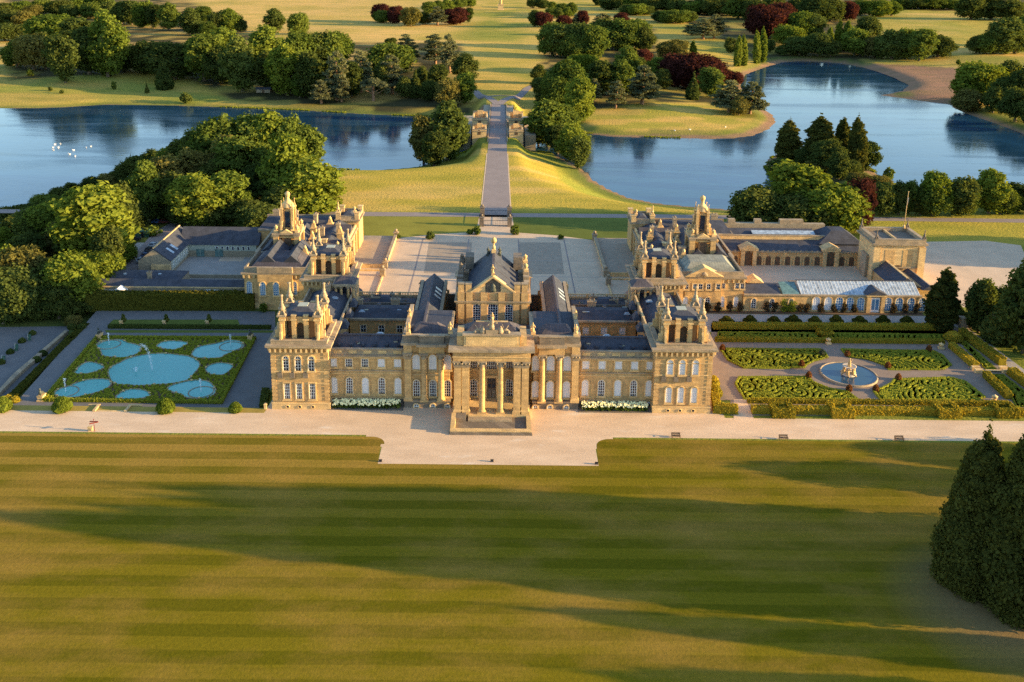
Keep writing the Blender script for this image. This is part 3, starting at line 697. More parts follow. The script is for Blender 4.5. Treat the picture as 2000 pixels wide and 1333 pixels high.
def wing(s):                                            # low wing between tower and pavilion; s = -1 west, 1 east
    a, b = sorted((s * 36.25, s * 19.55))
    mb = MB().mat('honey_stone'); mb.box(a, b, 3, 14, 0, 11.7)
    mb.mat('dark_stone').box(a, b, 2.8, 2.999, -.5, 1.3); mb.mat('pale_stone').box(a, b, 2.7, 2.999, 1.301, 1.6)
    mb.mat('weathered_stone').box(a, b, 2.82, 2.999, 8.0, 8.3); mb.mat('pale_stone').box(a, b, 2.86, 2.999, 7.3, 7.55)
    wl = mb.build("wing_wall", palace)
    c = MB(); c.mat('pale_stone').box(a, b, 2.7, 2.999, 11.2, 11.699); c.mat('weathered_stone').box(a, b, 2.35, 3.6, 11.701, 12.05); c.box(a, b, 2.95, 3.55, 12.051, 13.2); c.box(a, b, 2.85, 3.65, 13.201, 13.4)
    for k in range(5):
        x = a + (b - a) * (k + .5) / 5; c.mat('pale_stone').box(x - .9, x + .9, 2.88, 2.949, 12.3, 13.0)
    c.build("parapet", palace)
    r = MB().mat('slate_roof' if s < 0 else 'slate_roof'); r.gable_x(a, b, 3.7, 13.8, 12.1, 14.3); r.mat('lead_roof').box(a + .3, b - .3, 8.4, 9.1, 14.1, 14.45)
    for k in range(6):
        x = a + 1.6 + k * 2.7; r.mat('slate_roof_deep').box(x - .35, x + .35, 5.2, 6.2, 12.9, 13.5)
    rf = r.build("roof", palace)
    xs = [-35.6, -32.15, -28.55, -24.85, -21.2]
    panes = ['blind', 'dark_glass', 'dark_glass', 'blind', 'blind'] if s < 0 else ['blind'] * 5
    for k, x in enumerate(xs):
        X = s * (x if s < 0 else -x) if False else (x if s < 0 else -x)
        window(palace, X, 3, 9.05, 1.55, 1.95, False, panes[k], nx=3 if panes[k] == 'dark_glass' else 2, ny=3)
        window(palace, X, 3, 2.5, 1.5, 3.95, True, 'blind' if k % 2 == 0 else 'dark_glass', nx=3, ny=5)
        put("basement_window", win_mesh(1.2, .8, False, 'dark_glass', None, 2, 2), palace, (X, 2.8, .25))
    # inner court and north range
    mb = MB().mat('honey_stone'); mb.box(a, b, 30, 46, 0, 9.0); mb.mat('weathered_stone').box(a, b, 29.6, 30.4, 9.001, 9.5); mb.box(a, b, 45.4, 46.3, 8.4, 9.6); balusters(mb, a + .5, b - .5, 46, 9.6, 1.0)
    mb.build("north_range", palace)
    r = MB().mat('slate_roof'); r.hip(a + .1, b - .1, 30.6, 39, 9.2, 10.9, 1.5, 3.2); r.mat('lead_roof').hip(a + .1, b - .1, 39.2, 45.2, 9.05, 9.8, 1, 1.5)
    r.mat('slate_roof_deep').hip(a + 3.5 if s < 0 else a + 7, b - 7 if s < 0 else b - 3.5, 39.5, 43.5, 9.7, 11.3, 1.2, 1.2)
    r.mat('pale_paint').box((a + b) / 2 - 5, (a + b) / 2 - 4, 33, 34, 10.2, 10.7); r.box((a + b) / 2 + 2, (a + b) / 2 + 3.4, 41, 41.8, 9.9, 10.4); r.box((a + b) / 2 + 5.6, (a + b) / 2 + 6.8, 36, 36.8, 10.3, 10.7)
    r.mat('dark_stone').box((a + b) / 2 - 7, (a + b) / 2 + 7, 38.9, 39.3, 9.3, 10.3)
    r.build("roof", palace)
    for k in range(3):
        x = s * (32.8 - 4.6 * k); window(palace, x, 30, 5.9, 1.5, 1.9, False, 'dark_glass' if s < 0 else 'blind', nx=2, ny=2); window(palace, x, 30, 1.2, 1.4, 3.2, False, 'dark_glass', nx=2, ny=3)
    # side range running back between the corner towers
    c0, c1 = sorted((s * 48.6, s * 36.6))
    mb = MB().mat('honey_stone'); mb.box(c0, c1, 12.65, 41.95, 0, 11.7); mb.mat('weathered_stone'); mb.box(c0 - .4, c1 + .4, 12.66, 41.9, 11.701, 12.0)
    mb.box(c0, c0 + .4, 12.67, 41.9, 12.001, 13.1); mb.box(c1 - .4, c1, 12.67, 41.9, 12.001, 13.1)
    if s > 0: balusters(mb, 12.8, 41.8, c0 + .2, 13.1, .8, .5, along='y')
    # bow on the outer front
    xo = s * 48.6; pts = [(xo + s * 3.2 * sin(pi * k / 10), 27.3 - 5.2 * cos(pi * k / 10)) for k in range(11)]
    mb.mat('honey_stone').prism(pts, 0, 12.4); mb.mat('weathered_stone').prism([(xo + (x - xo) * 1.12, 27.3 + (y - 27.3) * 1.06) for x, y in pts], 12.401, 13.2)
    sr = mb.build("side_range", palace)
    r = MB().mat('slate_roof_deep'); r.hip(c0 + 1, c1 - 1, 12.7, 41.8, 12.01, 14.2, 3.8, 3); r.mat('lead_roof_side').box((c0 + c1) / 2 - .6, (c0 + c1) / 2 + .6, 16, 38, 14.15, 14.4)
    for k in range(3): r.mat('slate_roof').hip(s * 36.6 - 3 * (s < 0) * 0 + (-2 if s > 0 else 0), s * 36.6 + (2 if s < 0 else 0) + (0 if s > 0 else 0), 17 + k * 7, 20.5 + k * 7, 12.1, 13.6, .8, .8)
    r.build("roof", palace)
    for k in range(4): put("chimney", chimney_mesh(2.4, 2), palace, (s * 42.6, 16 + 7 * k, 13.6), pi / 2)
    for k in (-2, 2): window(palace, xo, 27.3 + k * 5, 2.5, 1.5, 3.9, True, 'dark_glass', 'W' if s < 0 else 'E')
    vent = _cache.setdefault('vent', MB().mat('pale_paint').box(-.45, .45, -.3, .3, 0, .55).mat('lead_roof').box(-.55, .55, -.4, .4, .551, .68).mesh("roof_vent"))
    ridge = _cache.setdefault('lantern', MB().mat('lead_roof').box(-.9, .9, -.5, .5, 0, .5).mat('roof_glass').hip(-.95, .95, -.55, .55, .501, .95, .5, .3).mesh("roof_lantern"))
    for k, (x, y, z, what) in enumerate(((22, 7, 13.3, 0), (26, 10.4, 13.5, 1), (30.5, 6.6, 13.1, 0), (34, 11, 13.3, 0), (24, 33.5, 10.0, 1), (29.5, 36, 10.7, 0), (33.5, 33, 9.9, 1), (23.5, 41.5, 9.7, 0), (27, 43.6, 9.6, 2), (31, 41, 9.7, 2), (35, 44, 9.4, 0), (25.5, 37.6, 10.4, 2), (34.5, 37.5, 10.3, 2), (21.5, 35.5, 10.6, 0), (40, 20, 13.4, 0), (45, 24, 13.4, 0), (40.5, 33, 13.4, 1), (44.6, 36, 13.4, 0))):
        X_ = s * x + (.8 * sin(k * 2.3) if s > 0 else 0)
        if what == 0: put("roof_vent", vent, palace, (X_, y, z - .15), k)
        elif what == 1: put("roof_lantern", ridge, palace, (X_, y, z - .25), 0)
        else: put("chimney", chimney_mesh(1.9, 1 + k % 2), palace, (X_, y, z - .3), 0)
    # stair turret with open columned lantern in the inner corner beside the north tower
    t0, t1 = sorted((s * 41.6, s * 35.6)); tc = (t0 + t1) / 2
    mb = MB().mat('honey_stone'); mb.box(t0 + .5, t1 - .5, 37.2, 41.9, 0, 10.4); mb.box(t0, t0 + 1.5, 36.9, 38, 0, 9.6); mb.box(t1 - 1.5, t1, 36.9, 38, 0, 9.6)
    mb.mat('pale_stone').box(t0 - .2, t1 + .2, 36.7, 42, 10.401, 10.8)
    opening(mb, tc, 37.2, 5.4, 1.5, 3.6); mb.mat('dark_glass').box(tc - 1.3, tc + 1.3, 39.2, 41, 10.801, 15.2)
    mb.mat('weathered_stone').box(t0 - .1, t1 + .1, 36.9, 42, 15.4, 16.0); mb.mat('lead_roof').hip(t0 + .2, t1 - .2, 37.1, 41.9, 16.001, 17.1, 1.5, 1.5)
    tt = mb.build("stair_turret", palace)
    for x in (t0 + .7, tc - .9, tc + .9, t1 - .7): put("column", column_mesh(4.6, .38), tt, (x, 37.6, 10.8))
    # curving colonnade towards the court block
    mb = MB(); nn = 7
    for k in range(nn):
        a0 = k / nn * pi / 2; x = s * (36.5 + 8.5 * (1 - cos(a0))); y = 55 + 9 * sin(a0); a1 = (k + 1) / nn * pi / 2; x2 = s * (36.5 + 8.5 * (1 - cos(a1))); y2 = 55 + 9 * sin(a1)
        nrm = Vector((-(y2 - y), x2 - x)).normalized() * 2.2 * s
        q = [(x, y), (x2, y2), (x2 + nrm.x * -1, y2 + nrm.y * -1), (x - nrm.x, y - nrm.y)]
        mb.mat('weathered_stone').prism(q, 5.0, 6.0); mb.mat('lead_roof_side').prism([(x * .999, y), (x2 * .999, y2), q[2], q[3]], 6.001, 6.3)
        mb.mat('honey_stone').lathe([(.45, 0), (.4, .3), (.36, 5)], x, y + .35, 0, 10); mb.prism([(q[3][0], q[3][1]), (q[2][0], q[2][1]), (q[2][0] + .1, q[2][1] + .4), (q[3][0] + .1, q[3][1] + .4)], 0, 4.99)
    mb.build("colonnade", palace)
wing(-1); wing(1)

def pavilion(s):
    a, b = sorted((s * 19.5, s * 9.4))
    mb = MB().mat('honey_stone'); mb.box(a, b, 2, 20, 0, 15.2)
    mb.mat('dark_stone').box(a - .1, b + .1, 1.2, 1.999, -.6, 1.55); mb.mat('weathered_stone').box(a - .2, b + .2, 1.0, 1.999, 1.551, 1.85)
    mb.mat('pale_stone').box(a, b, 1.86, 1.999, 7.6, 7.9)
    e0, e1 = sorted((s * 20.2, s * 10.6)); f0, f1 = sorted((s * 16.2, s * 10.5))
    mb.mat('honey_stone').box(a - .1, b + .1, 1.6, 1.999, 13.45, 15.2); mb.box(f0, f1, .7, 1.598, 13.45, 15.2); mb.box(*sorted((s * 19.6, s * 17.8)), .9, 1.599, 13.45, 15.2)
    pv = mb.build("pavilion_wall", palace)
    c = MB().mat('weathered_stone'); c.box(a - .7, b + .3, .9, 20.2, 15.201, 15.75); c.box(f0 - .5, f1 + .5, .0, .898, 15.202, 15.751); c.mat('dark_stone').box(a - .2, b, 1.5, 2.2, 15.752, 17.3); c.box(f0 + .1, f1 - .1, .75, 1.499, 15.753, 17.5); c.mat('weathered_stone').box(a - .35, b + .1, 1.35, 2.35, 17.301, 17.5); c.box(f0 - .05, f1 + .05, .6, 1.348, 17.501, 17.75)
    xo = s * 19.35; c.mat('dark_stone').box(xo - .35, xo + .35, 2.36, 19.8, 15.753, 17.3); c.mat('weathered_stone').box(xo - .45, xo + .45, 2.37, 19.9, 17.301, 17.5)
    c.build("attic_parapet", palace)
    for x in (-15.08, -11.3): put("column", column_mesh(11.6, .68), palace, (-s * x, 1.15, 1.85))
    put("pilaster", pier_mesh(11.6, .75), palace, (s * 18.7, 1.55, 1.85))
    for x, p2 in ((-16.9, 'dark_glass'), (-13.2, 'dark_glass'), (-9.95, 'dark_glass')):
        X = -s * x; window(palace, X, 2, 9.05, 1.65, 3.6, True, 'blind'); window(palace, X, 2, 2.5, 1.55, 4.0, True, p2 if s < 0 else 'blind', nx=3, ny=5)
        put("basement_window", win_mesh(1.1, .9, True, 'dark_glass', 'pale_stone', 2, 2), palace, (X, 1.2, .1))
    # roofs: small hipped roof in front, long ridge running back
    r = MB().mat('slate_roof'); r.box(a + .3, b - .2, 2.4, 20.0, 15.76, 15.96); r.mat('lead_roof').hip(a + .9, b - .6, 3, 9.5, 16.0, 18.6, 2.4, 3.0)
    k0, k1 = sorted((s * 19.0, s * 12.6)); r.mat('slate_roof_deep').gable_y(k0, k1, 10, 45, 13.6, 16.4); r.mat('lead_roof_side').box((k0 + k1) / 2 - .25, (k0 + k1) / 2 + .25, 11, 44, 16.3, 16.5)
    for k in range(3):
        y = 31 + k * 2.6; X0 = (k0 + k1) / 2 + 1.0; r.mat('roof_glass'); r.face([(X0, y, 15.62), (X0 + 1.5, y, 14.33), (X0 + 1.5, y + 1.2, 14.33), (X0, y + 1.2, 15.62)])
    rf = r.build("roof", palace)
    mb = MB().mat('honey_stone'); mb.box(k0 + .1, k1 - .1, 20.05, 45.5, 0, 13.4); mb.mat('weathered_stone').box(k0 - .3, k0 + .5, 20.1, 45.6, 13.401, 14.3); mb.box(k1 - .5, k1 + .3, 20.1, 45.6, 13.401, 14.3)
    mb.box(k0 - .4, k1 + .4, 45.55, 46.4, 0, 10.2); balusters(mb, k0 - .4, k1 + .4, 46.2, 10.2, 1.0); mb.mat('dark_stone').box(*sorted((s * 12.2, s * 9)), 22, 46, 0, 5.5)
    mb.box(*sorted((s * 12.2, s * 8.7)), 45.5, 46.3, 5.5, 10.2)
    mb.build("range_wall", palace)
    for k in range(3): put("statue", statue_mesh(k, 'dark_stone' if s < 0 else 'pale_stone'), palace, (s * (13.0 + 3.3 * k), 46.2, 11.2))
    put("statue", statue_mesh(0), palace, (s * 18.6, 2.0, 17.5)); put("statue", statue_mesh(1), palace, (s * 9.2, 2.2, 17.7)); put("statue", statue_mesh(2), palace, (s * 19.3, 12, 17.5)).scale = (.8, .8, .8)
pavilion(-1); pavilion(1)

# portico
mb = MB().mat('honey_stone'); mb.box(-9.35, 9.35, 4, 9, 0, 15.2); mb.mat('pale_stone').box(-9.35, 9.35, 3.85, 3.999, 7.9, 8.3)
mb.mat('weathered_stone').box(-9.3, 9.3, 3.5, 9, 15.21, 16.0)
mb.build("portico_wall", palace)
mb = MB().mat('pale_stone'); mb.box(-8.6, 8.6, -3.9, 3.99, -.5, 1.25)
mb.mat('weathered_stone').box(-5.0, 4.6, -6.0, -3.901, -.5, 1.0); mb.mat('pale_stone').box(-5.0, 4.6, -4.6, -3.902, 1.001, 1.2)
mb.mat('dark_stone').box(-8.3, 8.3, -10.0, -6.001, -.5, .55); mb.box(-8.301, -5.001, -6.0, -3.903, -.5, .55); mb.box(4.601, 8.301, -6.0, -3.903, -.5, .55)
for k in range(3): mb.mat('weathered_stone' if k == 2 else 'dark_stone').box(-8.9 + k * .12, 8.9 - k * .12, -10.9 + k * .3, -10.001, -.5, .16 + k * .17)
mb.mat('pale_stone').box(-8.7, 8.7, -10.4, -9.6, .551, .95); mb.box(7.7, 8.65, -9.599, -3.95, .552, 1.0); mb.box(-8.65, -7.7, -9.599, -3.95, .552, 1.6); mb.mat('dark_stone').box(-7.699, -5.5, -6.2, -3.95, .553, 1.6)
mb.build("steps", palace)
mb = MB().mat('honey_stone'); mb.box(-8.35, 8.35, -3.75, 3.99, 13.75, 15.9)
mb.mat('pale_stone').box(-8.5, 8.5, -3.9, 3.98, 14.6, 14.85); mb.box(-8.75, 8.75, -4.15, 3.98, 15.901, 16.2); mb.mat('weathered_stone').box(-9.35, 9.35, -4.75, 3.97, 16.201, 16.75)
mb.build("entablature", palace)
mb = MB().mat('pale_stone'); mb.box(-6.1, 6.1, -2.6, -1.2, 16.751, 19.2); mb.mat('weathered_stone').box(-6.35, 6.35, -2.85, -.95, 19.201, 19.55); mb.mat('honey_stone').box(6.2, 7.6, -2.2, 3.9, 16.752, 18.9); mb.box(-7.6, -6.2, -2.2, 3.9, 16.752, 18.9)
mb.mat('pale_stone'); mb.box(-5.6, 5.6, -2.68, -2.601, 17.1, 18.9)
mb.build("attic", palace)
for x in (-7.4, -5.65, 5.65, 7.4): put("pier", pier_mesh(12.5, .78), palace, (x, -2.9, 1.25)); put("pier", pier_mesh(12.5, .7), palace, (x, 3.2, 1.25))
for x in (-2.05, 2.05): put("column", column_mesh(12.5, .72), palace, (x, -2.9, 1.25))
for x in (-4.05, 4.05): window(palace, x, 4, 8.6, 1.6, 3.9, False, 'dark_glass', nx=3, ny=5); window(palace, x, 4, 1.7, 1.6, 4.2, True, 'dark_glass', nx=3, ny=5)
window(palace, 0, 4, 8.4, 2.4, 4.1, False, 'dark_glass', nx=5, ny=5)
mb = MB().mat('pale_stone'); mb.box(-1.35, -1.0, 3.6, 3.99, 1.25, 6.3); mb.box(1.0, 1.35, 3.6, 3.99, 1.25, 6.3); mb.box(-1.5, 1.5, 3.5, 3.99, 6.301, 6.9); mb.mat('wood_bench').box(-.999, .999, 3.8, 3.98, 1.25, 6.3)
mb.mat('dark_stone'); mb.box(-.8, -.1, 3.74, 3.799, 1.5, 3.4); mb.box(.1, .8, 3.74, 3.799, 1.5, 3.4); mb.mat('dark_glass').box(-.8, -.1, 3.74, 3.799, 3.8, 5.9); mb.box(.1, .8, 3.74, 3.799, 3.8, 5.9)
mb.build("door", palace)
# hipped roof behind the attic
r = MB().mat('lead_roof'); r.hip(-7.5, 7.5, -.9, 8.4, 16.9, 19.9, 3.6, 4.3); r.box(-9.3, 9.3, 9.01, 23.5, 10.6, 11.0); r.mat('pale_stone'); r.box(-3.6, 3.6, 3.5, 4.0, 19.85, 20.05); r.build("roof", palace)
# trophy group over the portico: standing figure between captives and shields
mb = MB().mat('weathered_stone'); mb.box(-1.3, 1.3, -2.4, -1.2, 19.551, 20.4); mb.lathe([(.62, 0), (.55, .6), (.42, 1.2), (.52, 1.7), (.34, 2.1), (.12, 2.2)], 0, -1.8, 20.4, 10, 1, .8); mb.lathe([(.05, 0), (.22, .12), (.26, .3), (.12, .52)], 0, -1.8, 22.55, 8); mb.lathe([(.3, 0), (.24, .1), (.05, .35)], 0, -1.8, 22.95, 8)
for s in (-1, 1):
    mb.lathe([(.7, 0), (.75, .4), (.5, .9), (.4, 1.2), (.15, 1.35)], s * 1.9, -1.7, 19.551, 9); mb.lathe([(.05, 0), (.2, .1), (.2, .3), (.05, .42)], s * 1.9, -1.85, 20.85, 8); mb.lathe([(.7, -.1), (.75, 0), (.5, .25)], s * 2.9, -1.6, 20.2, 10, 1, .35)
    mb.tube((s * .4, -1.9, 21.9), (s * 1.2, -2.1, 21.2 + .8 * (s > 0)), .15, .11); mb.tube((s * 2.5, -1.8, 19.6), (s * 3.6, -1.7, 21.3), .09); mb.tube((s * 3.0, -1.6, 19.6), (s * 2.2, -1.7, 21.6), .07)
    mb.lathe([(.3, 0), (.42, .3), (.25, .6)], s * 3.6, -1.8, 19.56, 8)
mb.build("trophy_sculpture", palace)
put("statue", statue_mesh(2), palace, (0, 3.7, 20.05)).scale = (.75, .75, .75)

# the great hall rising behind: clerestory block, pediments, ridge with golden ball
X, Y0, Y1 = 8.6, 24.0, 47.0
mb = MB().mat('honey_stone'); mb.box(-X, X, Y0, Y1, 0, 16.6)
for x in (-7.75, -5.75, -2.15, 2.15, 5.75, 7.75): mb.box(x - .75, x + .75, Y0 - .45, Y0 - .001, 9, 16.6)
for s in (-1, 1):
    for k in range(6): mb.box(s * X - (.001 if s > 0 else -.001) * 0 + (0 if s < 0 else .001), s * (X + .45), Y0 + 1 + k * 4.1, Y0 + 2.4 + k * 4.1, 9, 16.6)
mb.build("hall_wall", palace)
mb = MB(); cornice(mb, -X - .3, X + .3, Y0 - .3, Y1 + .3, 16.6, .5, .5, 0)
mb.mat('honey_stone'); mb.box(-X - .2, X + .2, Y0 - .2, Y0 + .6, 17.101, 19.0); mb.box(-X - .2, -X + .6, Y0 + .601, Y1, 17.101, 19.0); mb.box(X - .6, X + .2, Y0 + .601, Y1, 17.101, 19.0)
mb.mat('weathered_stone')
mb.box(-X - .3, X + .3, Y0 - .3, Y0 + .7, 19.001, 19.25); mb.box(-X - .3, -X + .7, Y0 + .701, Y1, 19.001, 19.25); mb.box(X - .7, X + .3, Y0 + .701, Y1, 19.001, 19.25)
for x in (-7.75, -5.75, -2.15, 2.15, 5.75, 7.75): mb.mat('honey_stone').box(x - .8, x + .8, Y0 - .75, Y0 - .301, 16.62, 19.2)
for s in (-1, 1):
    for q in (7.75, 5.95): mb.mat('honey_stone').box(s * q - .72, s * q + .72, Y0 - .2, Y0 + 1.1, 19.251, 21.2); mb.mat('weathered_stone').box(s * q - .82, s * q + .82, Y0 - .3, Y0 + 1.2, 21.201, 21.45)
    for k in range(6):
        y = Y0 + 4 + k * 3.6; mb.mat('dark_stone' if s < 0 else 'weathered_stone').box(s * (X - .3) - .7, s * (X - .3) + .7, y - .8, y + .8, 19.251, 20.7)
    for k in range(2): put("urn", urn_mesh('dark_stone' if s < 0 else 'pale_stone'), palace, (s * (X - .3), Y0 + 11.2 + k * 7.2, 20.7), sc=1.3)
    mb.mat('dark_stone').box(s * (X - 3.4), s * (X - 1.2), Y1 - 6, Y1 - 2, 19, 22.4)
mb.build("hall_parapet", palace)
r = MB().mat('slate_roof_deep'); r.gable_y(-6.4, 6.4, Y0 + 1.3, Y1 - 2, 18.3, 23.6); r.mat('lead_roof_side'); r.box(-.3, .3, Y0 + 1.5, Y1 - 2, 23.45, 23.75)
for y in (Y0 + 6, Y0 + 11): r.mat('lead_roof'); r.face([(.4, y, 23.32), (6.0, y, 18.70), (6.0, y + .35, 18.70), (.4, y + .35, 23.32)])
r.build("roof", palace)
mb = MB().mat('pale_stone')                       # broken south pediment
for s in (-1, 1):
    mb.idx([(s * 5.6, Y0 - .4, 19.26), (s * 5.6, Y0 + 1.2, 19.26), (0, Y0 + 1.2, 23.5), (0, Y0 - .4, 23.5), (s * 5.0, Y0 - .4, 19.26), (s * 5.0, Y0 + 1.2, 19.26), (0, Y0 + 1.2, 22.95), (0, Y0 - .4, 22.95)],
           [(0, 3, 7, 4), (0, 1, 2, 3), (4, 7, 6, 5), (1, 5, 6, 2)])
    mb.idx([(s * 5.0, Y0 - .1, 19.26), (s * 1.9, Y0 - .1, 19.26), (s * 1.9, Y0 - .1, 21.5)], [(0, 1, 2)] if s < 0 else [(0, 2, 1)])
    mb.idx([(s * 5.0, Y0 + 1.1, 19.26), (s * 1.9, Y0 + 1.1, 19.26), (s * 1.9, Y0 + 1.1, 21.5)], [(0, 2, 1)] if s < 0 else [(0, 1, 2)])
mb.mat('dark_stone').face([(-5, Y0 + .5, 19.26), (5, Y0 + .5, 19.26), (0, Y0 + .5, 22.95)])
mb.mat('bronze').lathe([(.7, 0), (.8, .5), (.55, 1.1), (.7, 1.5), (.3, 2.0), (.2, 2.3)], 0, Y0 - .1, 19.3, 10, 1, .6)
mb.build("pediment", palace)
mb = MB().mat('pale_stone'); mb.square([(.55, 0), (.55, 1.0), (.4, 1.1)], 0, 0); mb.lathe([(.35, 1.1), (.5, 1.6), (.3, 2.0), (.22, 2.4), (.3, 2.6)], n=12); mb.mat('warm_marble').lathe([(.2, 2.6), (.62, 2.9), (.78, 3.4), (.62, 3.9), (.2, 4.2), (.05, 4.4)], n=14)
mb.build("ball_finial", palace, (0, Y1 - 6.0, 23.6)); 
put("statue", statue_mesh(1, 'warm_marble'), palace, (0, Y0 + .3, 23.5)).scale = (.8, .8, 1.0)
for s in (-1, 1): put("statue", statue_mesh(2, 'bronze'), palace, (s * 1.5, Y1 - 4.4, 22.3)).scale = (.9, .9, .9)
for x, w, h in ((-3.95, 1.9, 4.6), (0, 2.5, 4.9), (3.95, 1.9, 4.6)): window(palace, x, Y0, 11.6, w, h, True, 'dark_glass', nx=3 if w < 2 else 4, ny=6)
# north entrance front
mb = MB().mat('honey_stone'); mb.box(-10, 10, 47.3, 52, 0, 14.5); mb.mat('weathered_stone').gable_y(-10.5, 10.5, 47.31, 53, 14.501, 18.4)
for k in range(4): mb.mat('pale_stone').box(-11 - k, 11 + k, 52.001 + k * 1.2, 53.2 + k * 1.2, -.5, 1.2 - .3 * k)
mb.build("north_front", palace)
# white hydrangea borders against the two wings
def border(s):
    a, b = (-35.6, -20.6) if s < 0 else (20.4, 35.2)
    t = thing("flower_border", "long border of white flowers below the %s wing windows" % ("left" if s < 0 else "right"), "flower border", ((a + b) / 2, 1.2, 0))
    n = 900; x = rng.uniform(a, b, n) - (a + b) / 2; y = rng.uniform(-1.1, 1.1, n); h = (1.5 - .4 * (y / 1.1) ** 2) * rng.uniform(.75, 1.1, n)
    V, Q, T = leafquads(np.stack([x, y, h * rng.uniform(.3, 1, n)], 1), rng.normal(size=(n, 3)) + (0, -.3, .8), .34); put("foliage", fastmesh("border_foliage", V, Q, ["leaf_green"], False, T), t)
    k = np.argsort(rng.random(n))[:300]; V, Q, T = leafquads(np.stack([x[k], y[k] - .1, h[k] + .2], 1), np.stack([rng.normal(size=300) * .4, -np.ones(300), np.ones(300)], 1), .3)
    put("blossoms", fastmesh("border_blossoms", V, Q, ["flower_white"], False, T), t)
    o = MB().mat('dark_stone').box(a - .8, b + .8, -.35, 2.69, -.2, .12).build("border_kerb", None); o.parent = t; o.location = (-(a + b) / 2, -1.2, 0)
border(-1); border(1)
# ------------------------------------------------------------------ great court, drive, bridge
sheet("great_court", [(-34.9, 60), (34.9, 60), (34.9, 127), (22, 132.2), (7, 135.4), (6.3, 159), (-6.3, 159), (-7, 135.4), (-22, 132.2), (-34.9, 127)], .03, "court_gravel", .05)
for nm, q in (("left", ((838, 474), (922, 474), (917, 534), (828, 534))), ("right", ((1012, 474), (1094, 474), (1102, 536), (1014, 536)))):
    o = sheet("cobbled_panel", [tuple(G(*p)[:2]) for p in q], .04, "cobble", .05)
for x in (-25.6, -9.4, 8.2, 24.4): sheet("paving_line", [(x - .2, 60), (x + .2, 60), (x + .2, 127), (x - .2, 127)], .046, "asphalt")
for y in (88.5, 104): sheet("paving_line", [(-34, y - .15), (33, y - .15), (33, y + .15), (-34, y + .15)], .050, "path_gravel")
sheet("court_terrace", [(-47, 95.5), (-35.6, 95.5), (-35.0, 127), (-47.5, 127)], .9, "cobble", 1.2)
sheet("court_terrace", [(47, 89.6), (35.6, 89.6), (35.0, 127), (47.5, 127)], .9, "cobble", 1.2)
sheet("court_side", [(-47, 60), (-34.91, 60), (-34.91, 95.4), (-47, 95.4)], .05, "court_gravel", .07)
sheet("court_side", [(47, 60), (34.91, 60), (34.91, 89.5), (47, 89.5)], .05, "court_gravel", .07)
def court_wall(s):
    t = thing("court_wall", "low stone terrace wall with end piers on the %s side of the great court" % ("left" if s < 0 else "right"), "wall")
    y0, y1 = (95.5, 127) if s < 0 else (89.6, 127)
    mb = MB().mat('pale_stone'); mb.box(s * 35.6, s * 34.9, y0, y1, 0, 1.5); mb.mat('weathered_stone').box(s * 35.75, s * 34.75, y0 - .1, y1 + .1, 1.501, 1.7); mb.mat('pale_stone').box(s * 47, s * 35.601, y0 - .5, y0, 0, 1.4); mb.box(s * 47, s * 36, y0 - 3.4, y0 - 2.9, 0, .5)
    mb.box(s * 35.4, s * 34.9, 64, y0 - 4, 0, .45)
    mb.build("wall", t)
    for y in (y0 - .3, y1, y0 - 7.6):
        b = MB().mat('weathered_stone'); b.square([(.75, 0), (.75, 2.0), (.95, 2.05), (.95, 2.3), (.6, 2.35), (.6, 2.6)], 0, 0); b.lathe([(.3, 2.6), (.55, 2.9), (.5, 3.3), (.15, 3.5)], n=8); b.build("pier", t, (s * 35.2, y, 0))
court_wall(-1); court_wall(1)
# gate lawns, cross road, drive
sheet("gate_lawn", [(-54, 127.5), (-35, 127.3), (-22, 132.6), (-7.2, 135.8), (-6.4, 136), (-6.4, 155), (-56, 153.5)], .02, "mown_turf", .04)
sheet("gate_lawn", [(58, 127.5), (35, 127.3), (22, 132.6), (7.2, 135.8), (6.4, 136), (6.4, 155), (60, 154.5)], .02, "lawn_turf", .04)
sheet("cross_road", [(-230, 153.5), (-60, 154.4), (62, 155.8), (220, 154.5), (220, 159.5), (62, 161), (-60, 160.2), (-230, 158.5)], .03, "asphalt")
dr = [(-6.2, 141), (6.2, 141), (6.2, 158), (5.6, 164), (5.2, 230), (4.4, 300), (4.2, 372), (9, 398), (14, 420), (-14, 420), (-9, 398), (-4.2, 372), (-4.4, 300), (-5.2, 230), (-5.6, 164), (-6.2, 158)]
mb = MB().mat("asphalt"); P = [(-6.2, 157.5, .040), (6.2, 157.5, .040), (5.6, 163, .040), (4.9, 268, .040), (4.5, 377, .040), (4.5, 420, .040), (-4.5, 420, .040), (-4.5, 377, .040), (-4.9, 268, .040), (-5.6, 163, .040)]
mb.face(P); tag(mb.build("drive"), kind='structure')
for s in (-1, 1): sheet("drive_verge", [(s * 5.65, 163.5), (s * 6.1, 163.5), (s * 5.4, 268), (s * 4.95, 268)][::1], .042, "walk_gravel")
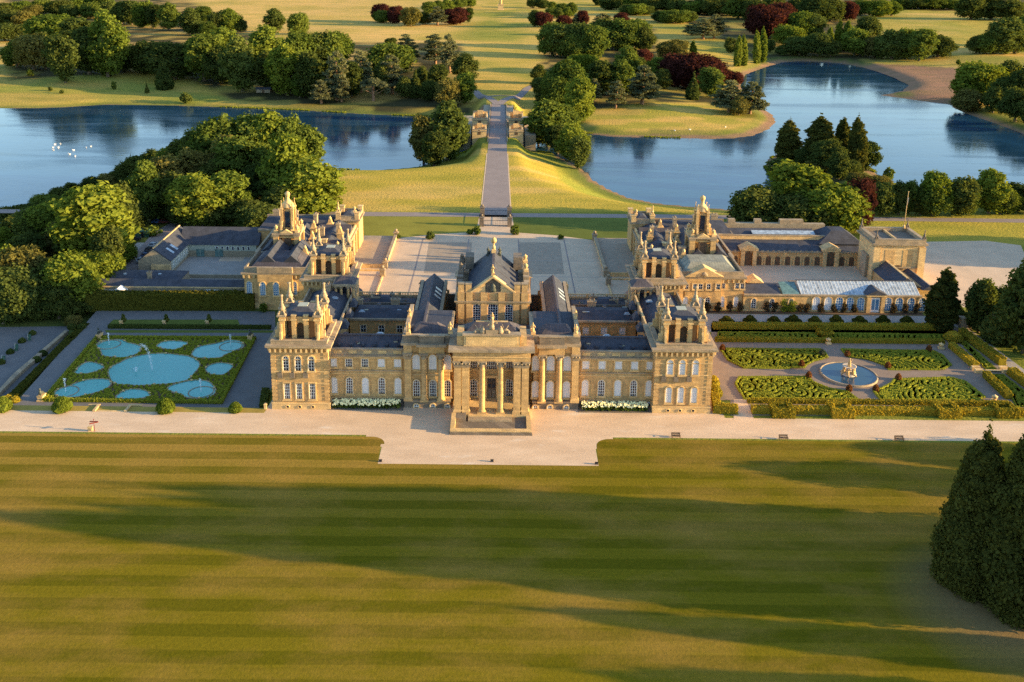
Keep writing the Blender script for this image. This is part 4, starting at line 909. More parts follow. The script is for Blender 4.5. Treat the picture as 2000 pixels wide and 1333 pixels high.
def ribbon(name, pts, w, mat, dz=.06):
    mb = MB().mat(mat); pts = [Vector(p) for p in pts]
    fine = []
    for a, b in zip(pts[:-1], pts[1:]):
        n = max(1, int((b - a).length / 3)); fine += [a + (b - a) * (k / n) for k in range(n)]
    fine.append(pts[-1]); rows = []
    for i, p in enumerate(fine):
        d = (fine[min(i + 1, len(fine) - 1)] - fine[max(i - 1, 0)]).normalized(); nn = Vector((-d.y, d.x)) * w / 2
        rows.append([(q.x, q.y) for q in (p + nn, p + nn * .33, p - nn * .33, p - nn)])
    Z = height(np.array([[q[0] for q in r] for r in rows]).ravel(), np.array([[q[1] for q in r] for r in rows]).ravel()).reshape(-1, 4)
    v = [(q[0], q[1], Z[i, j] + dz) for i, r in enumerate(rows) for j, q in enumerate(r)]
    f = [(i * 4 + j + 1, i * 4 + j, i * 4 + j + 4, i * 4 + j + 5) for i in range(len(rows) - 1) for j in range(3)]
    mb.idx(v, f); return tag(mb.build(name), kind='structure')
gr = lambda x, y: tuple(ground(x, y)[:2])
ribbon("fork_road", [(0, 416), gr(962, 196), gr(950, 190), gr(930, 180), gr(915, 172)], 5.5, "asphalt", .10)
ribbon("fork_road", [(0, 416), gr(985, 196), gr(1000, 190), gr(1030, 173), gr(1060, 160)], 5.5, "asphalt", .12)
ribbon("fork_road", [gr(950, 190), gr(975, 187), gr(1003, 189)], 4, "asphalt", .14)
# gates
t = thing("entrance_gate", "black iron entrance gates hung between stone piers at the north end of the court", "gate", (0, 143.5, 0))
for x in (-5.2, 5.2):
    for y in (-.5, 13):
        b = MB().mat('dark_stone'); b.square([(.8, 0), (.8, 3.2), (1.0, 3.3), (1.0, 3.6), (.6, 3.7)], 0, 0); b.lathe([(.2, 3.7), (.5, 4.0), (.5, 4.4), (.15, 4.7)], n=8); b.build("pier", t, (x, y, 0))
for y, h in ((-.5, 2.4), (13, 2.4)):
    for s in (-1, 1):
        b = MB().mat('iron'); b.box(s * .1, s * 4.4, -.06, .06, .3, .42); b.box(s * .1, s * 4.4, -.06, .06, h - .3, h - .18)
        for k in range(8): b.box(s * (.15 + k * .58) - .03, s * (.15 + k * .58) + .03, -.04, .04, .1, h + .1 * (k % 2))
        b.build("gate_leaf", t, (0, y, 0))
for s in (-1, 1):
    b = MB().mat('iron'); b.box(-.05, .05, .3, 12.4, 1.2, 1.3)
    for k in range(7): b.box(-.05, .05, .4 + k * 2.0, .5 + k * 2.0, 0, 1.4)
    b.build("railing", t, (s * 5.2, -.3, 0))
# bridge
t = thing("stone_bridge", "monumental stone bridge carrying the drive over the lake with four roofless corner pavilions", "bridge", (0, 0, 0))
mb = MB().mat('rough_wall')
pts = [(312, -9.5), (312, -.15), (416, -.15), (416, -9.5), (390, -9.5)] + [(366 + 24 * cos(a), -9.5 + 8 * sin(a)) for a in [k * pi / 12 for k in range(1, 12)]] + [(342, -9.5)]
for x in (-9.5, 9.5): mb.face([(x, y, z) for y, z in (pts if x > 0 else pts[::-1])])
for i in range(len(pts)): a, b = pts[i], pts[(i + 1) % len(pts)]; mb.face([(-9.5, a[0], a[1]), (9.5, a[0], a[1]), (9.5, b[0], b[1]), (-9.5, b[0], b[1])])
mb.build("arch", t)
mb = MB().mat('pale_stone')
for s in (-1, 1): mb.mat('weathered_stone').box(s * 4.95, s * 5.4, 296, 416, -.2, .7)
mb.build("parapet", t)
def roofless(x, y, w, d, h, seed):
    mb = MB().mat('pale_stone'); r = random.Random(seed); q = .8
    w *= .78; mb.box(-w, w, -d, -d + q, -9, h); mb.box(-w, w, d - q, d, -9, h + 1.0); mb.box(-w, -w + q, -d + q, d - q, -9, h + .4); mb.box(w - q, w, -d + q, d - q, -9, h + .2)
    mb.mat('weathered_stone').box(-w - .3, w + .3, -d - .3, -d - .001, h - 1.0, h - .5); mb.box(-w - .2, w + .2, -d - .1, -d + q + .1, h + .001, h + .35); mb.box(-w - .2, w + .2, d - q - .1, d + .1, h + 1.001, h + 1.3)
    mb.box(-w + q, w - q, -d + q, d - q, -.2, h * .3); mb.mat('pale_stone').box(-w * .4, w * .4, d - q - .6, d - q, h * .3, h + 2.0)
    opening(mb, 0, -d, h * .35, 1.6, 2.6); opening(mb, 0, d - q, h * .4, 2, 2.6)
    return mb.build("roofless_pavilion", t, (x, y, 0))
for s in (-1, 1): roofless(s * 10.0, 313, 4.8, 5, 4.2, 1); roofless(s * 10.4, 346, 5.4, 9, 5.0, 2)
for s in (-1, 1):
    MB().mat('rough_wall').box(s * 15.2, s * 21, 318, 378, -9.5, -.6).build("wing_platform", t)

# ------------------------------------------------------------------ kitchen block and stable block (mirror images beside the court)
def clock_tower(parent, x, y, z):
    mb = MB().mat('honey_stone')
    for sx in (-1, 1):
        for sy in (-1, 1):
            mb.box(sx * 2.4, sx * 4.0, sy * 2.4, sy * 4.0, 0, 5.2); mb.mat('weathered_stone').box(sx * 2.2, sx * 4.2, sy * 2.2, sy * 4.2, 5.201, 5.7); mb.mat('honey_stone')
            mb.box(sx * 1.2, sx * 2.0, sy * 1.2, sy * 2.0, 6.6, 13.2); mb.mat('pale_stone').box(sx * 1.1, sx * 2.15, sy * 1.1, sy * 2.15, 13.201, 13.6)
            for i in range(3): mb.box(sx * (2.05 + i * .5), sx * (2.5 + i * .5), sy * 1.35, sy * 1.9, 6.6, 9.6 - i * 1.1); mb.box(sx * 1.35, sx * 1.9, sy * (2.05 + i * .5), sy * (2.5 + i * .5), 6.6, 9.6 - i * 1.1)
            mb.mat('honey_stone')
    mb.box(-2.6, 2.6, -2.6, 2.6, 0, 3.6); mb.box(-3.6, 3.6, -3.6, 3.6, 4.6, 5.19); mb.mat('weathered_stone').box(-4.3, 4.3, -4.3, 4.3, 5.701, 6.3); mb.mat('pale_stone').box(-3.0, 3.0, -3.0, 3.0, 6.301, 6.6)
    for q in range(4):                                  # open pediments round the lower stage
        R = Matrix.Rotation(q * pi / 2, 4, 'Z'); k0 = len(mb.v)
        mb.mat('soil_and_shade').box(-1.3, 1.3, -3.58, -3.2, 0, 4.4); mb.mat('pale_stone').face([(-2.0, -4.35, 6.301), (2.0, -4.35, 6.301), (0, -4.35, 7.4)]); mb.face([(-2.0, -4.35, 6.302), (0, -4.35, 7.4), (0, -3.1, 7.4), (-2.0, -3.1, 6.302)]); mb.face([(0, -4.35, 7.4), (2.0, -4.35, 6.302), (2.0, -3.1, 6.302), (0, -3.1, 7.4)])
        mb.mat('dark_glass').box(-.75, .75, -1.55, -1.35, 7.4, 12.4)
        for i in range(k0, len(mb.v)): mb.v[i] = tuple(R @ Vector(mb.v[i]))
    mb.mat('honey_stone').box(-1.34, 1.34, -1.34, 1.34, 6.6, 13.2)
    o = mb.build("clock_tower", parent, (x, y, z))
    mb = MB().mat('pale_stone'); mb.lathe([(2.1, 0), (1.9, .3), (1.7, 1.0), (1.1, 1.7), (.6, 2.3), (.45, 2.9), (.7, 3.1)], n=12); mb.lathe([(.3, 3.1), (.7, 3.45), (.85, 3.95), (.7, 4.45), (.3, 4.75), (.05, 4.9)], n=12); mb.build("cupola", o, (0, 0, 13.601))
    for sx in (-1, 1):
        for sy in (-1, 1):
            b = MB().mat('pale_stone'); b.square([(.45, 0), (.45, .8), (.3, .9), (.12, 3.2)], 0, 0); b.lathe([(.12, 3.2), (.25, 3.4), (.2, 3.7), (.05, 3.9)], n=8); b.build("obelisk", o, (sx * 1.65, sy * 1.65, 13.6), sc=None) if False else put("obelisk", b.mesh("obelisk"), o, (sx * 1.65, sy * 1.65, 13.6), 0, .62)
            put("urn", urn_mesh(), o, (sx * 3.2, sy * 3.2, 6.3), 0, 1.4)
    return o
def block(s):
    nm = "kitchen" if s < 0 else "stable"
    t = thing("court_block", ("stone west court block with clock tower, left of the great court" if s < 0 else "stone east court block with clock tower, right of the great court"), "building")
    sx = lambda a, b: sorted((s * a, s * b))
    # south range with parapet
    a, b = sx(53.5, 71.5); mb = MB().mat('honey_stone'); mb.box(a, b, 62, 80, -1.4, 9.4); mb.mat('pale_stone').box(a - .15, b + .15, 61.85, 62.1, -1.5, 1.0); mb.box(a - .1, b + .1, 61.9, 80, 6.0 if s > 0 else 1.6, 6.25 if s > 0 else 1.85)
    c0, c1 = (a + 4, b - 4) if s < 0 else (a + 1.2, a + 11.6); mb.mat('honey_stone').box(c0, c1, 61.3, 61.999, -1.4, 9.6)
    mb.build("south_range", t)
    c = MB(); cornice(c, a, b, 62, 80, 9.4, .7, .7, 1.4); c.mat('weathered_stone').box(a + .1, b - .1, 62.05, 62.6, 10.101, 11.6); c.box(a + .1, a + .6, 62.601, 79.8, 10.101, 11.4); c.box(b - .6, b - .1, 62.601, 79.8, 10.101, 11.4); c.box(c0, c1, 61.2, 62.049, 10.102, 11.8 if s < 0 else 10.3)
    if s > 0: c.mat('pale_stone').idx([(c0 - .4, 61, 10.31), (c1 + .4, 61, 10.31), ((c0 + c1) / 2, 61, 13.2), (c0 - .4, 64.5, 10.31), (c1 + .4, 64.5, 10.31), ((c0 + c1) / 2, 64.5, 13.2)], [(0, 1, 2), (0, 2, 5, 3), (1, 4, 5, 2)]); c.mat('weathered_stone').lathe([(.6, 0), (.5, .7), (.1, 1.3)], (c0 + c1) / 2, 60.9, 10.6, 8, 1.6, .4)
    c.build("cornice", t)
    r = MB().mat('green_lead' if s > 0 else 'lead_roof'); r.hip(a + .7, b - .7, 62.7, 79.5, 10.11, 12.6, 3, 5) ; 
    if s < 0: r.mat('slate_roof_deep').gable_y(a + 3, a + 9, 66, 82, 11, 13.8); r.gable_y(a + 9.5, a + 16, 66, 82, 11, 13.8)
    r.build("roof", t)
    if s < 0:
        for x in (-70.1, -66.1, -62.3, -57.3): window(t, x, 62 if x in (-70.1, -57.3) else 61.3, 3.4, 1.6, 4.0, True, 'blue_glass_paint', nx=3, ny=5)
    else:
        for k, x in enumerate((55.0, 59.0, 61.3, 65.6, 69.6)):
            f = 61.3 if c0 < x < c1 else 62; window(t, x, f, 6.6, 1.2, 1.6, False, 'dark_glass', nx=2, ny=2); window(t, x, f, .8, 1.4, 3.4, True, 'blind' if k != 2 else 'dark_glass')
        window(t, 57.4, 61.3 if 57.4 > c0 else 62, 6.6, 1.2, 1.6, False, 'dark_glass', nx=2, ny=2); window(t, 64.0, 61.3, 6.6, 1.2, 1.6, False, 'dark_glass', nx=2, ny=2)
        window(t, 72.6 - 1.5, 62, 6.6, 1.2, 1.6, False, 'dark_glass', nx=2, ny=2)
    # long court range
    a, b = sx(46.8, 58); mb = MB().mat('honey_stone'); mb.box(a, b, 66, 120, -.3, 8.0)
    f = s * 46.8; 
    for y0 in (68, 84, 100): mb.box(f - s * .001, f - s * .5, y0, y0 + 1.4, 0, 8.0); mb.box(f - s * .001, f - s * .5, y0 + 8, y0 + 9.4, 0, 8.0)
    mb.mat('weathered_stone').box(a - .5, b + .5, 65.9, 120.4, 8.001, 8.6); mb.mat('pale_stone').box(a + .1, a + .6, 66, 120, 8.601, 9.6); mb.box(b - .6, b - .1, 66, 120, 8.601, 9.6)
    mb.build("court_range", t)
    r = MB().mat('slate_roof_deep'); r.hip(a + .7, b - .7, 67, 119, 8.61, 11.2, 4.6, 3); r.mat('lead_roof').gable_x(a + .5, b - .5, 84, 91, 8.7, 11.9); r.gable_x(a + .5, b - .5, 102, 108, 8.7, 11.6); r.build("roof", t)
    for y in (71, 74, 87, 90, 103, 106):
        window(t, f, y, 1.2, 1.4, 3.6, True, 'dark_glass', 'W' if s > 0 else 'E'); window(t, f, y, 5.6, 1.3, 1.5, False, 'dark_glass', 'W' if s > 0 else 'E', nx=2, ny=2)
    # north and south end pavilions on the court, with heavy parapet blocks
    for y0, hh in ((112, 10.6), (78, 9.2)):
        a2, b2 = sx(46.0, 53.5); mb = MB().mat('honey_stone'); mb.box(a2, b2, y0, y0 + 9.5, -.3, hh); cornice(mb, a2, b2, y0, y0 + 9.5, hh, .6, .6, 0); parapet(mb, a2, b2, y0, y0 + 9.5, hh + .601, 1.1, .5)
        mb.mat('slate_roof_deep').hip(a2 + .7, b2 - .7, y0 + .7, y0 + 8.8, hh + .61, hh + 2.2, 2.5, 2.5)
        for q in ((a2 + .6, y0 + .6), (b2 - .6, y0 + .6), (a2 + .6, y0 + 8.9), (b2 - .6, y0 + 8.9)): mb.mat('pale_stone').square([(.75, 0), (.75, 2.2), (.9, 2.25), (.9, 2.5)], q[0], q[1], hh + .6)
        opening(mb, (a2 + b2) / 2, y0, hh - 5.6, 1.8, 3.6)
        p = mb.build("end_pavilion", t)
        put("urn", urn_mesh(), p, (f + s * .6, y0 + .6, hh + 3.1), 0, 1.2); put("finial", finial_mesh(), p, (s * 52.9, y0 + .6, hh + 3.1), 0, .7)
    # north range, west/east link and chimneys
    a3, b3 = sx(53.6, 79); mb = MB().mat('honey_stone'); mb.box(a3, b3, 108, 121, -.3, 8.2); mb.mat('weathered_stone').box(a3, b3 + .3, 107.6, 121.4, 8.201, 8.8); mb.box(a3 + .1, b3, 120.6, 121.2, 8.801, 10.2); mb.build("north_range", t)
    r = MB().mat('slate_roof'); r.hip(a3 + .1, b3, 108.2, 120.5, 8.81, 11.4, 2, 5.5); r.build("roof", t)
    a4, b4 = sx(58.1, 73); mb = MB().mat('honey_stone'); mb.box(a4, b4, 80.1, 107, -.3, 8.4); mb.mat('weathered_stone').box(a4 - .3, b4 + .3, 80.2, 107.4, 8.401, 9.0); parapet(mb, a4, b4, 80.3, 107, 9.001, .9, .5); mb.build("link_range", t)
    r = MB().mat('slate_roof_deep'); r.gable_y(a4 + .7, (a4 + b4) / 2, 81, 106, 9.01, 11.8); r.gable_y((a4 + b4) / 2 + .01, b4 - .7, 81, 106, 9.01, 11.8); r.build("roof", t)
    clock_tower(t, s * 63.6, 86, 9.3)
    for k, (x, y, zz, n) in enumerate(((57.5, 83, 9.2, 2), (69, 100, 10.5, 2), (55.5, 95, 10.5, 2), (60, 110, 10.5, 2), (68, 112, 11, 3), (50.5, 98, 11, 1), (75, 118, 9.5, 2))): put("chimney", chimney_mesh(3.2, n), t, (s * x, y, zz), (k % 2) * pi / 2)
    for x, y in ((56.5, 75), (69.5, 92), (54.5, 106), (59, 101), (49.5, 95.5), (57.2, 89.5)):
        b = MB().mat('honey_stone'); b.square([(.9, 0), (.9, 2.6), (1.1, 2.7), (1.1, 3.0), (.7, 3.1), (.45, 4.4)], 0, 0); b.mat('pale_stone').lathe([(.4, 4.4), (.5, 4.7), (.15, 5.4)], n=8); put("turret", b.mesh("turret"), t, (s * x, y, 8.7))
    return t
west_block = block(-1); east_block = block(1)

# ------------------------------------------------------------------ kitchen yard (left)
sheet("yard", [(-124, 66), (-71.6, 66), (-71.6, 119), (-124, 119)], .05, "path_gravel", .07)
sheet("yard_patch", [tuple(G(*q)[:2]) for q in ((432, 503), (478, 503), (474, 511), (426, 511))], .056, "court_gravel")
sheet("car_park", [tuple(ground(*q)[:2]) for q in ((235, 530), (300, 455), (345, 430), (400, 440), (350, 462), (285, 530))], .14, "asphalt", .2)
t = thing("yard_range", "long low slate-roofed range with pale green windows along the north side of the kitchen yard", "building")
yN = G(385, 502)[1]; a, b = -104, -79; mb = MB().mat('rough_wall'); mb.box(a, b, yN, yN + 10, -.5, 2.2); mb.mat('pale_paint').box(a + .1, b, yN - .05, yN + 9.9, 2.201, 4.3); mb.build("wall", t)
r = MB().mat('slate_roof'); r.gable_x(a - .4, b + 1, yN - .5, yN + 10.4, 4.301, 9.0); r.build("roof", t)
for k in range(7): window(t, -92 + k * 1.75, yN - .05, 2.6, .9, 1.2, False, 'dark_glass', sur=None, nx=1, ny=1)
for x in (-97.6, -91.4):
    b_ = MB().mat('green_glass'); b_.box(-1.3, 1.3, -.12, .0, 0, 2.6); b_.mat('pale_paint').box(-.06, .06, -.16, -.121, 0, 2.6); b_.box(-1.4, 1.4, -.3, 0, 2.601, 2.8); b_.build("glazed_door", t, (x, yN - .05, .2))
t = thing("gabled_wing", "gabled stone wing with two roof lights on the west side of the kitchen yard", "building")
p0 = U(362, 528, 88); W0, W1 = -111.5, -101.5
mb = MB().mat('rough_wall'); mb.box(W0, W1, 87, 112, -.5, 4.4); mb.idx([(W0, 87, 4.401), (W1, 87, 4.401), ((W0 + W1) / 2, 87, 8.2)], [(0, 1, 2)]); mb.mat('pale_paint').box(W1 + .001, W1 + .06, 88, 105, 1.0, 4.2); mb.mat('pale_stone').box(W0 + 4.2, W1 + .2, 86.2, 86.999, 0, 3.4); mb.build("wall", t)
r = MB().mat('slate_roof_deep'); r.gable_y(W0 - .3, W1 + .4, 87.1, 112, 4.41, 8.5); xm = (W0 + W1) / 2
for k in range(2): r.mat('roof_glass'); r.face([(xm + 2.0, 92 + k * 3.6, 7.0), (xm + 4.4, 92 + k * 3.6, 5.35), (xm + 4.4, 93.4 + k * 3.6, 5.35), (xm + 2.0, 93.4 + k * 3.6, 7.0)])
r.mat('pale_stone').box(xm - .2, xm + .2, 87.1, 112, 8.45, 8.7)
r.build("roof", t)
for k in range(6): window(t, W1 + .06, 90 + k * 2.5, 1.6, 1.1, 2.0, False, 'green_glass', 'E', sur=None, nx=2, ny=2)
t = thing("yard_range", "low dark-roofed range with flat leads behind the tall yew hedge", "building")
mb = MB().mat('rough_wall'); mb.box(-118, -72, 67, 72, -1.5, 3.2); mb.mat('pale_stone').box(-118.2, -72, 66.9, 67.3, 3.201, 3.5); mb.mat('rough_wall').box(-118, -94, 72.01, 82, -1.5, 3.0); mb.mat('white_paint').box(-115.4, -108, 66.8, 66.99, -.2, 2.5); mb.mat('dark_glass').box(-114.5, -113, 66.74, 66.799, .6, 1.7); mb.box(-111, -109.5, 66.74, 66.799, .6, 1.7); mb.mat('white_paint').box(-84.5, -80.6, 66.8, 66.99, .6, 2.8); mb.build("wall", t)
r = MB().mat('slate_roof'); r.gable_x(-118.3, -72, 67.31, 72.4, 3.21, 4.9); r.hip(-118.3, -94, 72.5, 82.3, 3.05, 4.6, 2, 4); r.mat('white_paint').gable_y(-111, -107, 63.8, 67.2, 2.6, 3.9); r.mat('roof_glass').box(-111.5, -110.7, 75, 75.8, 4.1, 4.55); r.box(-101, -100.2, 75, 75.8, 4.1, 4.55); r.build("roof", t)
put("chimney", chimney_mesh(2.2, 1), t, (-103, 73.5, 3.6))
tag(MB().mat('rough_wall').box(-72.2, -95, 84, 84.5, -.3, 1.2).build("yard_wall"), "low stone wall crossing the kitchen yard", "wall")
m_ = MB().mat('soil_and_shade'); m_.lathe([(3.0, -.5), (2.7, .5), (1.5, 1.0), (.2, 1.2)], n=16, sy=.7); tag(m_.build("planting_mound", None, (-83.5, 84 - 4, -.2)), "low oval planting mound in the kitchen yard", "mound")

# ------------------------------------------------------------------ stable court (right)
sheet("stable_yard", [(73.1, 64), (122, 64), (122, 104), (73.1, 104)], .05, "court_gravel", .07)
t = thing("arcade_range", "arcaded stable range with slate roof and two pedimented arches along the yard", "building")
yA = G(1442, 518)[1]; XA, XB = 74.0, 121.0
mb = MB().mat('honey_stone'); mb.box(XA, XB, yA, yA + 6, 0, 4.5); mb.mat('weathered_stone').box(XA, XB, yA - .35, yA + .2, 4.501, 4.9)
pxs = [1418, 1436, 1483, 1501, 1519, 1539, 1558, 1577, 1597, 1645, 1664]
for x in pxs: opening(mb, U(x, 500, yA)[0], yA, .1, 1.6, 3.1)
for x in pxs:
    X0 = U(x, 500, yA)[0]; mb.mat('pale_stone').box(X0 - 1.3, X0 - .9, yA - .15, yA - .001, .0, 2.4); mb.box(X0 + .9, X0 + 1.3, yA - .15, yA - .001, 0, 2.4); mb.box(X0 - .2, X0 + .2, yA - .2, yA - .061, 3.2, 3.9)
for k in range(26): X0 = XA + 1 + k * 1.8; mb.mat('weathered_stone').box(X0 - .35, X0 + .35, yA - .55, yA - .351, 4.5, 5.3)
mb.build("arcade_wall", t)
r = MB().mat('slate_roof'); r.idx([(XA, yA + .21, 4.92), (XB, yA + .21, 4.92), (XB, yA + 6, 7.0), (XA, yA + 6, 7.0)], [(0, 1, 2, 3)]); r.build("roof", t)
for x in (1461, 1621):
    X0 = U(x, 500, yA)[0]; q = MB().mat('pale_stone'); q.box(-2.6, -1.3, -1.1, .2, 0, 5.3); q.box(1.3, 2.6, -1.1, .2, 0, 5.3); q.box(-3, 3, -1.4, .6, 5.301, 5.9); q.gable_y(-3.1, 3.1, -1.5, 2.5, 5.901, 7.5); opening(q, 0, -.4, 0, 2.4, 5.0, .05); q.build("pedimented_arch", t, (X0, yA, 0))
mb = MB().mat('pale_stone'); mb.box(XA, XB - 2, yA + 6.01, yA + 6.6, 0, 8.2); mb.mat('weathered_stone').box(XA, XB - 2, yA + 5.9, yA + 6.7, 8.201, 8.5); mb.build("upper_wall", t)
r = MB().mat('slate_roof'); r.gable_x(XA, XB - 14, yA + 6.71, yA + 15.5, 7.4, 9.4); r.mat('roof_glass'); r.face([(XA + 12, yA + 7.0, 8.55), (XA + 33, yA + 7.0, 8.55), (XA + 33, yA + 9.5, 9.15), (XA + 12, yA + 9.5, 9.15)]) ; r.mat('slate_roof_deep').hip(XB - 13.9, XB + 1, yA + 3, yA + 16, 6.5, 10, 5, 4); r.build("roof", t)
mb = MB().mat('rough_wall'); mb.box(XA - 1, XB - 8, yA + 15.6, yA + 17.5, 0, 9.6)
for x, w in ((81, 1.2), (90, 1.2), (101.5, 4.0)): mb.mat('weathered_stone').box(x - w, x + w, yA + 15.7, yA + 17.4, 9.601, 11.0)
mb.build("back_wall", t)
t = thing("gate_tower", "massive square stone gate tower with sunken roof at the right end of the stable court", "tower", (126.0, 93.5, 0))
hw, hd, ht = 7.6, 6.5, 12.0
mb = MB().mat('pale_stone'); mb.box(-hw, hw, -hd, hd, -.5, ht)
for sx in (-1, 1):
    mb.box(sx * (hw - 1.6), sx * (hw + .5), -hd - .5, -hd - .001, -.5, ht - .6); mb.box(sx * (hw + .001), sx * (hw + .5), -hd, -hd + 2, -.5, ht - .6)
    mb.mat('honey_stone').box(sx * 1.6 - 1.5 + sx * 1.2, sx * 1.6 + 1.5 + sx * 1.2, -hd - .06, -hd - .001, 5.2, ht - 1.6); mb.mat('pale_stone')
mb.mat('weathered_stone').box(-hw - .2, hw + .2, -hd - .25, -hd - .001, 4.6, 5.0)
mb.box(-hw - .9, -hw - .001, -hd + 4, -hd + 8.6, 0, 7.6); opening(mb, 0, -hd, 0, 3.4, 5.6, .08); mb.build("wall", t)
c = MB(); cornice(c, -hw, hw, -hd, hd, ht, .9, .7, 0); parapet(c, -hw - .3, hw + .3, -hd - .3, hd + .3, ht + .701, 1.2, 1.0); c.build("parapet", t)
r = MB().mat('dark_stone'); r.box(-hw + .8, hw - .8, -hd + .8, hd - .8, ht - .4 + 1.11, ht + .9); r.mat('pale_stone').box(-.6, -.1, -hd + .7, hd - .7, ht + .901, ht + 1.5); r.build("roof", t)
for x, y in ((-1, 1), (1, 1), (-1, -1), (1, -1)): put("finial", finial_mesh('dark_stone'), t, (x * (hw - .2), y * (hd - .2), ht + 2.05), 0, .62)
b = MB().mat('warm_marble'); b.tube((0, 0, 0), (.2, 0, 12.0), .13, .07); b.mat('pale_stone').lathe([(.5, 0), (.4, .8), (.15, 1.2)], n=8); b.lathe([(.05, 0), (.2, .15), (.05, .35)], .2, 0, 12, 8); b.build("flagpole", t, (hw - 1.6, hd - .8, ht + 1.9))
mb = MB().mat('flag_cloth'); V = [(.1 + .0 * k, 0, 0) for k in range(2)]
mb.idx([(.18, -.02, 10.6), (.45, -.25, 10.2), (.35, -.1, 8.2), (.16, .02, 7.4), (.30, -.45, 9.0), (.42, .1, 9.6)], [(0, 1, 4, 3), (0, 3, 2, 5)]); mb.build("flag", t, (hw - 1.6, hd - .8, ht + 1.9))
t = thing("stable_wing", "slate-roofed wing running back from the orangery to the gate tower", "building")
mb = MB().mat('honey_stone'); mb.box(118.5, 130, 72, 86.9, -.3, 4.0); mb.build("wall", t); r = MB().mat('slate_roof_deep'); r.gable_y(118.1, 126.5, 71, 86.9, 4.01, 7.0); r.mat('slate_roof').gable_y(126.6, 131, 70, 86, 3.6, 5.0); r.mat('pale_stone').box(122.0, 122.6, 71, 86.9, 6.9, 7.15); r.build("roof", t)
t = thing("kennel_range", "flat-roofed low range closing the stable yard behind the orangery", "building")
mb = MB().mat('rough_wall'); mb.box(73.2, 118.4, 68.5, 72.5, -.2, 4.4); mb.mat('dark_stone').box(88, 118.3, 72.51, 74, 0, 4.9); mb.build("wall", t)
r = MB().mat('slate_roof'); r.box(73.3, 88, 68.6, 72.4, 4.401, 4.7); r.mat('pale_stone').gable_y(75, 80, 71, 75.2, 5.0, 6.6); r.mat('slate_roof_deep').hip(73.4, 83, 64.5, 71, 3.9, 5.6, 2, 2); r.build("roof", t)
mb = MB().mat('honey_stone').box(75.2, 79.8, 72.6, 75, 0, 4.99); mb.build("porch", t)
# the orangery
t = thing("orangery", "long stone orangery with pale glass roof, arched windows and pedimented door", "orangery", (0, 61.6, 0))
mb = MB().mat('honey_stone'); mb.box(71.6, 122.5, 0, 6.5, -.5, 4.7); mb.mat('weathered_stone').box(71.6, 122.7, -.3, .4, 4.701, 5.1); mb.mat('pale_stone').box(71.6, 122.6, -.15, -.001, -.5, .5); mb.build("wall", t)
r = MB().mat('roof_glass'); r.idx([(88.2, .41, 5.0), (122.4, .41, 5.0), (122.4, 5.6, 7.4), (88.2, 5.6, 7.4), (122.4, 7.2, 5.0), (88.2, 7.2, 5.0)], [(0, 1, 2, 3), (3, 2, 4, 5), (1, 4, 2), (0, 3, 5)]); r.mat('white_paint')
for k in range(36): x = 88.3 + k * .97; r.idx([(x, .42, 5.06), (x + .10, .42, 5.06), (x + .10, 5.6, 7.46), (x, 5.6, 7.46)], [(0, 1, 2, 3)])
r.mat('slate_roof').box(88, 122.5, 5.5, 5.75, 7.3, 7.6); r.mat('slate_roof_deep').idx([(72, .41, 4.9), (82.5, .41, 4.9), (82.5, 6, 6.0), (72, 6, 6.0)], [(0, 1, 2, 3)]); r.mat('green_glass').idx([(83, .41, 5), (87.8, .41, 5), (87.8, 6, 6.8), (83, 6, 6.8)], [(0, 1, 2, 3)]); r.build("roof", t)
for x in (74.6, 79.8, 85.3): window(t, x, 0, .9, 1.4, 2.9, True, 'dark_glass', nx=2, ny=4)
for px in (1594, 1617, 1639, 1660, 1681, 1734, 1756, 1779, 1801): window(t, U(px, 590, 61.6)[0], 0, .5, 2.1, 4.0, True, 'blind' if px < 1630 else 'blue_glass_paint', nx=3, ny=4)
q = MB().mat('honey_stone'); q.box(-2.6, -1.5, -.8, 0, -.5, 5.0); q.box(1.5, 2.6, -.8, 0, -.5, 5.0); q.mat('pale_stone').box(-2.9, 2.9, -1.0, 0, 5.001, 5.5); q.mat('slate_roof').gable_y(-3.1, 3.1, -1.1, 4, 5.501, 7.0); q.mat('white_paint').box(-1.3, 1.3, -.2, -.01, 0, 4.4); q.mat('blue_glass_paint').box(-1.0, -.15, -.26, -.201, .8, 3.9); q.box(.15, 1.0, -.26, -.201, .8, 3.9); q.build("door_porch", t, (U(1709, 590, 61.6)[0], 0, 0))
def climber(x, y, w, h, mat, label):
    bl = [(rng.uniform(-w * .35, w * .35), rng.uniform(-.2, .1), h * rng.uniform(.15, .8), w * rng.uniform(.2, .38), .35, h * rng.uniform(.12, .28)) for k in range(9)]
    o = put("climbing_rose", crown_mesh("climbing_rose", bl, .22, 1.2, mat, .5, 0, .1, int(x * 10)), None, (x, y, 0)); return tag(o, label, "climbing plant", "climbers on the orangery front")
cl = [1379, 1385, 1402, 1425, 1447, 1498, 1513, 1563, 1578, 1604, 1630, 1650, 1671, 1746, 1768, 1792]
for k, px in enumerate(cl):
    X0, _, Z0 = U(px, 590, 61.2); climber(X0, 61.0 if px > 1470 else 60.6, 1.7, 3.2, "leaf_rose", "brownish climbing rose on the east front, %s from the left of the climbers" % ORD[k])
X0 = U(1540, 590, 60.6)[0]; climber(X0, 60.7, 4.2, 4.4, "leaf_bright", "broad bright green climber covering the wall left of the orangery")
sheet("orangery_walk", [(52, 46), (124, 46), (124, 59), (52, 59)], .012, "path_gravel", .03)
sheet("border_soil", [(53, 59.2), (123, 59.2), (123, 61.3), (53, 61.3)], .016, "soil_and_shade", .03)
sheet("gravel_yard", [(134, 66), (131, 127), (176, 131), (186, 126), (178, 106), (166, 88), (158, 78), (150, 66)], .03, "court_gravel", .05)
